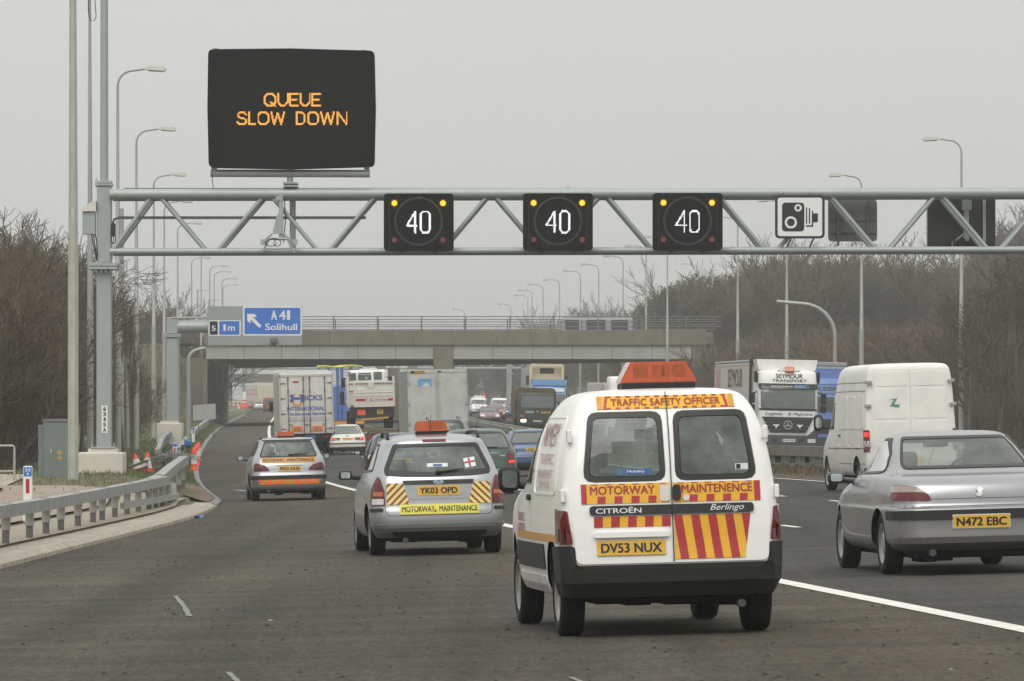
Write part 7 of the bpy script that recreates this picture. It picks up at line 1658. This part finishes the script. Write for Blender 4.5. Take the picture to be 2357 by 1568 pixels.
for s in (-1, 1): mb = MB(); bx_(mb, s * 1.38 - .1, s * 1.38 + .1, .15, .35, 3.0, 3.7, .04); bx_(mb, s * 1.38 - .08, s * 1.38 + .08, .15, .35, 2.0, 2.8, .04); mb.build('door_mirror', 'black_plastic', cr_)
lorry_wheels(cr_, (1.3, 9.5)); stand(cr_, 1257, 405)
def f_small(root, B, v, f): f_plain(root, B, v, f)
car('panel_van', 'white van oncoming behind the army lorry, hugging the blue car side', 'white_paint', KV, 4.75, WV, f_van, 1292, 440, (.9, 3.8), .32, .8, 1.2, 3.8, oncoming=True, cat='van')
wl = tag(empty('white_lorry'), 'white lorry cab just peeping out left of the orange beacon', 'lorry')
B, v = on_cab(wl, 2.4, 3.55, 'white_truck', 1.95, 2.65); patch(v, rect(-1.05, 1.05, 2.0, 2.6), 'glass_mid', 'windscreen', wl, .01, -.004, .08); patch(v, rect(-1.2, 1.2, .4, .95), 'grey_plastic', 'bumper', wl, .03, 0, .03); patch(v, rect(-.8, .8, 1.1, 1.7), 'black_gloss', 'grille', wl, .02, 0, .03)
mb = MB(); bx_(mb, -1.25, 1.25, 2.5, 14, 1.0, 3.2, .03); tb_ = mb.build('trailer_body', 'tilt_cream', wl); fs_ = Flat((-1.25, 0, 0), (0, -1, 0), (0, 0, 1)); patch(fs_, rect(-4, -2.6, 1.2, 3.1), 'ink_pale_red', 'red_panel', tb_, .006, step=0)
lorry_wheels(wl, (1.4, 11, 12.4)); stand(wl, 1452, 290)
# far lorries in the queue under the bridge
def farbox(x, Y, W, H, mt, label, band=None):
    r = tag(empty('box_lorry'), label, 'lorry'); mb = MB(); bx_(mb, -W / 2, W / 2, 0, 9, .95, H, .03); b = mb.build('box_body', mt, r); fl = Flat((0, 0, 0))
    for a0, a1 in ((-W / 2 + .06, -.02), (.02, W / 2 - .06)): patch(fl, rect(a0, a1, 1.05, H - .12), mt, 'rear_door', r, .03, 0, step=0)
    if band:
        for i, (z0, z1) in enumerate(band[1]): patch(fl, rect(-W / 2 + .1, W / 2 - .1, z0, z1), band[0], 'panel_band', b, .034, step=0)
    mb = MB(); bx_(mb, -W / 2 + .1, W / 2 - .1, .05, .4, .5, .9); bx_(mb, -.9, .9, .4, 11, .5, .94); mb.build('chassis', 'under', r); mb = MB(); bx_(mb, -1.1, 1.1, 9.3, 11, .7, 3, .1); mb.build('cab', 'white_truck', r)
    for s in (-1, 1): q = rect(.8, 1.0, .6, .8); patch(fl, q if s > 0 else mir(q), 'lamp_red', 'tail_light', r, .02, 0, step=0)
    lorry_wheels(r, (2.2, 3.5, 10)); stand(r, x, Y)
farbox(583, 960, 2.5, 4.0, 'tilt_cream', 'hazy pale lorry with faint pink lettering far under the bridge', ('ink_pale_red', ((2.2, 2.6), (2.9, 3.2))))
farbox(612, 860, 2.5, 3.7, 'cream', 'hazy cream lorry far under the bridge above the red van', ('ink_orange', ((1.2, 1.5),)))
# coach crossing the bridge
co = tag(empty('coach'), 'pale coach crossing the bridge, its dark windows showing above the parapet', 'coach'); Yc_ = 456.5
co.location = (px(1372, Yc_), Yc_, 8.55); X0, X1 = px(1292, Yc_) - co.location.x, px(1456, Yc_) - co.location.x; zt_ = pz(733, Yc_) - co.location.z
mb = MB(); mb.box(X0, X1, -1.2, 1.2, .35, zt_, bev=.14, seg=3); mb.build('body', 'sign_grey', co)
fl = Flat((0, -1.2, 0))
xs = [1294, 1331, 1345, 1388, 1402, 1437, 1443, 1454]
for i in range(0, 6, 2):
    a, b = px(xs[i], Yc_) - co.location.x, px(xs[i + 1] + 8, Yc_) - co.location.x; patch(fl, [(a + .15, zt_ - .95), (b + .02, zt_ - .95), (b - .02, zt_ - .14), (a + .12, zt_ - .14)], 'glass_dark', 'window', co, .01, 0, .04, step=0)
for i in range(4):
    a = px((1333, 1396 - 2, 1336 + 110, 1296)[i], Yc_) - co.location.x; patch(fl, [(a, .5), (a + .2, .5), (a + .14, zt_ - .1), (a - .04, zt_ - .1)], 'sign_grey', 'pillar', co, .016, 0, step=0)
mb = MB(); mb.box(X0 + .2, X1 - .1, -1.1, 1.1, zt_, zt_ + .06, bev=.02, seg=1); mb.build('roof', 'grey_side', co)
for y in (X0 + 1.0, X1 - 1.2):
    for s in (-1, 1):
        t = wheel(co, .5 * s, 0, .45, .28); t.rotation_euler = (0, 0, math.pi / 2); t.location = (y, s * 1.0, .45)

# ================================================================ drivers
def driver(root, x, y, seat_z, label, jacket='jacket'):
    """seated figure: one continuous skinned body; hair is a child"""
    J = [((0, 0, .02), .15), ((0, -.02, .22), .145), ((0, -.03, .42), .15), ((0, -.01, .53), .075), ((0, .015, .60), .055), ((0, .03, .68), .088), ((0, .03, .765), .09),
         ((.17, -.02, .46), .075), ((.22, .12, .28), .05), ((.18, .34, .36), .038), ((.17, .42, .40), .035), ((-.17, -.02, .46), .075), ((-.22, .12, .28), .05), ((-.18, .34, .36), .038), ((-.17, .42, .40), .035),
         ((.11, .10, .0), .10), ((.14, .42, .05), .075), ((.14, .62, -.25), .05), ((-.11, .10, .0), .10), ((-.14, .42, .05), .075), ((-.14, .62, -.25), .05)]
    Ed = [(0, 1), (1, 2), (2, 3), (3, 4), (4, 5), (5, 6), (2, 7), (7, 8), (8, 9), (9, 10), (2, 11), (11, 12), (12, 13), (13, 14), (0, 15), (15, 16), (16, 17), (0, 18), (18, 19), (19, 20)]
    me = bpy.data.meshes.new('person'); me.from_pydata([Vector(j[0]) for j in J], Ed, []); o = bpy.data.objects.new('person', me); COL.objects.link(o)
    o.modifiers.new('skin', 'SKIN'); o.modifiers.new('sub', 'SUBSURF').levels = 1
    for i, d in enumerate(me.skin_vertices[0].data): d.radius = (J[i][1], J[i][1] * (.8 if i < 3 else 1)); d.use_root = i == 0
    dg = bpy.context.evaluated_depsgraph_get(); m2 = bpy.data.meshes.new_from_object(o.evaluated_get(dg)); o.modifiers.clear(); o.data = m2
    for mname in (jacket, 'skin'): m2.materials.append(M[mname])
    for p in m2.polygons: p.material_index = 1 if p.center.z > .56 or (p.center.y > .36 and p.center.z > .2) else 0; p.use_smooth = True
    m_ = Matrix.LocRotScale(root.location, root.rotation_euler, root.scale); o.location = m_ @ Vector((x, y, seat_z)); o.rotation_euler = root.rotation_euler
    tag(o, label, 'person')
    f = lambda a, b, c: (a * .97, .02 + b, .735 + c)
    mb = MB(); mb.lathe([(.094, -.03), (.104, .0), (.102, .04), (.085, .085), (.05, .112), (0, .12)], f, 16); mb.build('hair', 'hair', o)
driver(fo, .35, 2.12, .50, 'driver of the silver estate with the yellow strip, seen dark through its back window')
driver(van, .37, 1.95, .68, 'driver of the white safety van, dim behind its right back window')
driver(pe, .36, 2.22, .45, 'driver of the silver estate on the hard shoulder under the message board')
driver(ps, .36, 2.36, .45, 'driver of the silver saloon at the right edge in a dark jacket')

# ================================================================ trees, bushes, grass
def branchy(seed, H, kind):
    """list of (level, points, radii) polylines for a bare winter tree or bush"""
    g = random.Random(seed); out = []; todo = []
    if kind == 'tree':
        todo.append((Vector((0, 0, -.3)), Vector((g.uniform(-.06, .06), g.uniform(-.06, .06), 1)), H * .86, H * .016, 0))
    else:
        for i in range(g.randint(7, 10)):
            a = g.random() * 6.283; s = g.uniform(.12, .5) if kind == 'bush' else g.uniform(.2, .8)
            todo.append((Vector((math.cos(a) * .35, math.sin(a) * .35, -.2)), Vector((math.cos(a) * s, math.sin(a) * s, 1)), H * g.uniform(.62, 1.0), H * .0075 + .006, 1))
    while todo:
        p, d, L, r, lv = todo.pop(); d = d.normalized(); n = 6 if lv < 2 else 4 if lv == 2 else 3; pts = [p.copy()]; rs = [r]; q = p.copy(); dd = d.copy()
        wob = (.05, .13, .22, .3)[lv]
        for i in range(n):
            dd = (dd + Vector((g.gauss(0, wob), g.gauss(0, wob), g.gauss(0, wob) + (.04 if lv else .0) + .07 * (lv >= 2)))).normalized(); q = q + dd * (L / n); pts.append(q.copy()); rs.append(max(r * (1 - .85 * (i + 1) / n), .003))
        out.append((lv, pts, rs))
        if lv < 3:
            k = {0: int(H * 2.8), 1: int(5 + L * 3.6), 2: int(4 + L * (5.5 if kind == 'tree' else 4.8))}[lv]
            for _ in range(k):
                t = g.uniform(.22 if lv == 0 else .12, 1) ** (.8); f = t * n; i = min(int(f), n - 1); b = pts[i].lerp(pts[i + 1], f - i); ax = (pts[i + 1] - pts[i]).normalized()
                s = Vector((g.gauss(0, 1), g.gauss(0, 1), g.gauss(0, 1))); s = (s - ax * s.dot(ax)).normalized(); sp = g.uniform(.5, 1.1) if lv == 0 else g.uniform(.4, .9)
                l2 = (L * (1.05 - t) * .62 + H * .05) if lv == 0 else L * g.uniform(.25, .5) * (1.15 - .5 * t)
                todo.append((b, ax + s * sp, l2 * g.uniform(.75, 1.2), rs[i] * (.55 if lv == 0 else .5), lv + 1))
    return out
def tubes(lines, minr):
    mb = MB()
    for lv, pts, rs in lines: mb.tube(pts, [max(x, minr) for x in rs], 5 if lv == 0 else 3, cap=False, sm=lv < 2)
    return mb
TREES = {}
def variant(key, seed, H, kind, mt, minr, leaves=0):
    L = branchy(seed, H, kind); base = [x for x in L if x[0] <= (1 if kind != 'tree' else 0)]; tw = [x for x in L if x[0] > (1 if kind != 'tree' else 0)]
    root = empty({'tree': 'bare_tree', 'bush': 'bare_bush', 'scrub': 'leafless_shrub'}[kind])
    tubes(base, minr * 1.6).build('trunk' if kind == 'tree' else 'stems', mt[0], root, False)
    mb = tubes(tw, minr); g = random.Random(seed); c = mb.build('crown' if kind == 'tree' else 'twigs', mt[1], root, False)
    if leaves:
        lb = MB()
        for _ in range(leaves):
            lv, pts, rs = g.choice(tw); p = pts[-1]; a = g.random() * 6; s = g.uniform(.03, .06)
            for k in range(3): o = Vector((g.gauss(0, .07), g.gauss(0, .07), g.gauss(0, .06))); lb.add([p + o, p + o + Vector((s * math.cos(a + k), s * math.sin(a + k), s)), p + o + Vector((-s * math.sin(a), s * math.cos(a), s * .4))], [(0, 1, 2)])
        lb.build('dead_leaves', 'dead_leaf', root, False)
    TREES[key] = [root, False, H]
variant('bushA', 1, 6.5, 'bush', ('bark', 'bark_brown'), .008, 60)
variant('bushB', 2, 6.0, 'bush', ('bark', 'bark'), .008)
variant('bushC', 3, 5.5, 'bush', ('bark_brown', 'bark_brown'), .009)
variant('treeA', 4, 8.0, 'tree', ('bark_grey', 'bark'), .009)
variant('treeB', 5, 9.0, 'tree', ('bark_grey', 'bark_grey'), .0105)
variant('treeC', 6, 8.5, 'tree', ('bark', 'bark_red'), .0115)
variant('treeD', 7, 8.0, 'tree', ('twig_green', 'twig_green'), .0115)
variant('scrubA', 8, 3.2, 'scrub', ('bark_red', 'bark_red'), .012)
variant('scrubB', 9, 2.8, 'scrub', ('bark_brown', 'weed'), .012)
variant('bushF', 10, 6.0, 'bush', ('bark_grey', 'bark_brown'), .012)
tg = random.Random(77)
def grow(key, X, Y, h, label, group, dz=0, slim=1):
    root, used_, H = TREES[key]; o = copy_tree(root) if used_ else root; TREES[key][1] = True
    s = h / H; o.location = (X, Y, gz(X - E(Y), Y) + dz); o.rotation_euler = (tg.uniform(-.06, .06), tg.uniform(-.06, .06), tg.random() * 6.28); w_ = s * tg.uniform(.9, 1.15) * slim; o.scale = (w_, w_, s)
    return tag(o, label, 'bush' if 'bush' in o.name else 'tree' if 'tree' in o.name else 'bush', group)
GL1 = 'bare bushes in the left thicket'
# left thicket: rows from the camera side backwards
for i in range(150):
    Y = 142 + 130 * (i / 150) + tg.uniform(-2, 2); xmin, xmax = -70, 120
    x = tg.uniform(xmin, xmax); top = 575 + 55 * sst(60, 240, x) + tg.uniform(-5, 75); X = px(x, Y); d = X - E(Y)
    if d > -7.6 or (x > 30 and Y < 198) or Y < 160: continue
    h = pz(top, Y) - gz(d, Y)
    grow(tg.choice(['bushA', 'bushB', 'bushC', 'bushA', 'bushB']), X, Y, min(h, 8.5), 'bare brown bush in the dense thicket behind the tall poles on the left', GL1, 0, .75 if x > 30 else 1)
for x, Y, top in ((20, 172, 550), (95, 200, 572), (140, 205, 585), (185, 212, 600)): grow('treeA', px(x, Y), Y, pz(top, Y) - gz(px(x, Y) - E(Y), Y), {20: 'bare tree at the far left edge topping the thicket', 95: 'bare tree with brown leaf clumps between left edge and thick pole', 140: 'bare tree just left of the thick mottled pole', 185: 'bare tree between the two tall galvanised poles'}[x], None, 0, .7)
grow('treeA', px(283, 215), 215, pz(592, 215) - gz(-6, 215), 'slender bare tree rising just right of the gantry column', None, 0, .5)
grow('treeA', px(305, 225), 225, pz(640, 225) - gz(-7, 225), 'smaller bare tree leaning right beside the second lamp pole', None, 0, .4)
GL2 = 'bare bushes on the bank left of the bridge'
for i in range(46):
    Y = tg.uniform(270, 440); x = tg.uniform(215, 300); X = px(x, Y); d = X - E(Y)
    if d > -7.2: continue
    top = 790 - 40 * sst(345, 230, x) + tg.uniform(-10, 120)
    grow(tg.choice(['bushF', 'bushC', 'scrubA']), X, Y, min(max(pz(top, Y) - gz(d, Y), 1.4), 3.8), 'brown bush on the bank between the left lamp poles', GL2, 0, .8)
for i in range(24):
    Y = tg.uniform(476, 540); x = tg.uniform(225, 470); X = px(x, Y)
    grow(tg.choice(['bushF', 'treeB']), X, Y, max(pz(700 + tg.uniform(-15, 40) + 22 * sst(330, 450, x), Y) - gz(X - E(Y), Y), 2), 'hazy bare tree on the skyline left of the A41 sign', 'hazy trees left of the bridge')
# right bank
GR1, GR2, GR3 = 'bare trees on the right bank', 'brown scrub on the right bank', 'bushes at the right edge'
def skyline(x):
    xs = [1380, 1420, 1500, 1540, 1600, 1680, 1740, 1800, 1880, 1960, 2040, 2100, 2160, 2230, 2300, 2360, 2500]
    ys = [735, 722, 680, 622, 600, 606, 592, 560, 575, 578, 585, 600, 608, 590, 530, 490, 480]
    return float(np.interp(x, xs, ys))
for i in range(230):
    Y = tg.uniform(478, 560); x = 1395 + 1010 * ((i * .618) % 1); X = px(x, Y); d = X - E(Y)
    if d < 33 : continue
    top = skyline(x) - 14 + abs(tg.gauss(0, 18)) + tg.random() * (70 if i % 2 else 6)
    k = 'treeC' if 1600 < x < 1800 and tg.random() < .6 else 'treeD' if x < 1640 and tg.random() < .5 else tg.choice(['treeB', 'treeB', 'treeC', 'bushF'])
    lab = ('greenish bare tree behind the right end of the bridge' if k == 'treeD' else 'reddish bare tree on the bank behind the right lamp poles' if k == 'treeC' else 'grey hazy bare tree on the right bank skyline')
    grow(k, X, Y, max(pz(top, Y) - gz(d, Y), 3), lab, GR1)
for i in range(230):
    Y = tg.uniform(300, 452); x = 1640 + 740 * tg.random(); X = px(x, Y); d = X - E(Y)
    if d < 32.2: continue
    top = 765 + tg.uniform(-16, 60) - 30 * (tg.random() < .2)
    h = min(max(pz(top, Y) - gz(d, Y), 1.4), 5.2)
    grow(tg.choice(['scrubA', 'scrubA', 'scrubB', 'bushF']), X, Y, h, 'brown leafless scrub on the slope behind the oncoming lorries', GR2)
for i in range(44):
    Y = tg.uniform(232, 330); x = 2010 + 420 * tg.random() ** .8; X = px(x, Y); d = X - E(Y)
    if d < 31.6: continue
    top = 770 - 45 * sst(2080, 2340, x) + tg.uniform(-20, 90)
    grow(tg.choice(['bushA', 'bushB', 'bushF', 'scrubA']), X, Y, min(max(pz(top, Y) - gz(d, Y), 1.5), 6.2), 'dark twiggy bush near the right edge beyond the white van', GR3)
for i in range(16):
    Y = tg.uniform(250, 300); x = tg.uniform(2190, 2420); X = px(x, Y)
    grow('treeA', X, Y, max(pz(600 - 95 * sst(2200, 2340, x) + tg.uniform(0, 60), Y) - gz(X - E(Y), Y), 3), 'tall bare tree at the right edge rising behind the gantry beam', 'tall trees at the right edge')
for i in range(14):
    Y = tg.uniform(434, 447); x = tg.uniform(1640, 1730); X = px(x, Y)
    grow('treeD' if i % 2 else 'bushF', X, Y, max(pz(775 + tg.uniform(0, 70), Y) - gz(X - E(Y), Y), 1.5), 'greenish brush growing against the right end of the bridge', 'brush by the bridge end')
for i in range(26):
    Y = tg.uniform(300, 470); d = 36 + 34 * tg.random()
    if px(2400, Y) < E(Y) + d: grow(tg.choice(['bushF', 'treeB', 'scrubA']), E(Y) + d, Y, 3 + 5 * tg.random(), 'bare bush or tree on the right bank just beyond the edge of view', 'growth beyond the right edge')
# hazy woods far beyond the bridge
for i in range(120):
    Y = tg.uniform(560, 980); left = i % 3 == 0; d = -9 - 40 * tg.random() if left else 32.5 + 36 * tg.random() ** 1.3
    h = (4.5 + 6 * tg.random()) if not left else 4 + 4 * tg.random()
    grow(tg.choice(['treeB', 'bushF', 'treeC']), E(Y) + d, Y, h, 'very hazy far tree seen under the bridge ' + ('on the left' if left else 'beyond the oncoming traffic'), 'far trees beyond the bridge')

for i in range(90):
    Y = tg.uniform(880, 1150); d = 31.5 + 48 * tg.random()
    grow(tg.choice(['treeB', 'treeC', 'bushF']), E(Y) + d, Y, 8 + 5 * tg.random(), 'very hazy far tree seen under the bridge beyond the oncoming traffic', 'far trees beyond the bridge')
# grass blades and dry weeds
def blades(name, n, fn, hh, mt, label, seed):
    g = random.Random(seed); mb = MB(); V = []; Fs = []
    for i in range(n):
        X, Y, z = fn(g); a = g.random() * 6.28; h = hh * g.uniform(.4, 1.3); w_ = g.uniform(.006, .014) * (1 + Y / 160); lx, ly = g.gauss(0, .35) * h, g.gauss(0, .35) * h
        b = len(V); V += [(X - w_ * math.cos(a), Y - w_ * math.sin(a), z - .02), (X + w_ * math.cos(a), Y + w_ * math.sin(a), z - .02), (X + lx, Y + ly, z + h)]; Fs.append((b, b + 1, b + 2))
    mb.add(V, Fs); tag(mb.build(name, mt, None, False), label, 'grass', None, 'stuff')
def fnL(g):
    Y = 150 + 300 * g.random() ** 1.3; d = L_(Y) - .25 - (g.random() ** 1.5) * 6; return E(Y) + d, Y, gz(d, Y)
blades('grass', 22000, fnL, .12, 'grass_blade', 'short winter grass on the left verge', 1)
def fnD(g):
    Y = 84 + 70 * g.random(); d = L_(Y) - 1.8 - g.random() * 7; return E(Y) + d, Y, gz(d, Y)
blades('grass', 3500, fnD, .07, 'weed', 'dry weeds round the fence posts and cabinet', 2)
def fnC(g):
    Y = 95 + 330 * g.random(); d = 11.9 + 1.8 * g.random(); return E(Y) + d, Y, rz(12.8, Y) + .09
blades('weeds', 16000, fnC, .22, 'weed', 'dead brown weeds along the central reserve', 3)
def fnR(g):
    Y = 150 + 380 * g.random(); d = 29.0 + 22 * g.random() ** 1.6; return E(Y) + d, Y, gz(d, Y)
blades('rough_grass', 30000, fnR, .35, 'weed', 'rough dry grass on the right bank', 4)
def fnE(g):
    Y = 432 + 14 * g.random(); d = (-5.9 - 12 * g.random()) if g.random() < .45 else 36 + 26 * g.random(); return E(Y) + d, Y, gz(d, Y)
blades('rough_grass', 14000, fnE, .4, 'weed', 'rough dry grass on the bridge embankments', 5)

# ================================================================ hazy air
hz = MB(); hz.box(-420, 420, -30, 1900, -2.2, 27); ho = hz.build('haze', 'white_paint')
ho.data.materials.clear(); hm = bpy.data.materials.new('haze_air'); hm.use_nodes = True; t = hm.node_tree; t.nodes.remove(t.nodes['Principled BSDF'])
pv = t.nodes.new('ShaderNodeVolumePrincipled'); pv.inputs['Color'].default_value = (.70, .705, .69, 1); pv.inputs['Density'].default_value = HAZE = .00051; pv.inputs['Anisotropy'].default_value = 0.1
t.links.new(pv.outputs[0], t.nodes['Material Output'].inputs['Volume']); ho.data.materials.append(hm); ho['kind'] = 'stuff'; ho['label'] = 'thin grey winter haze'
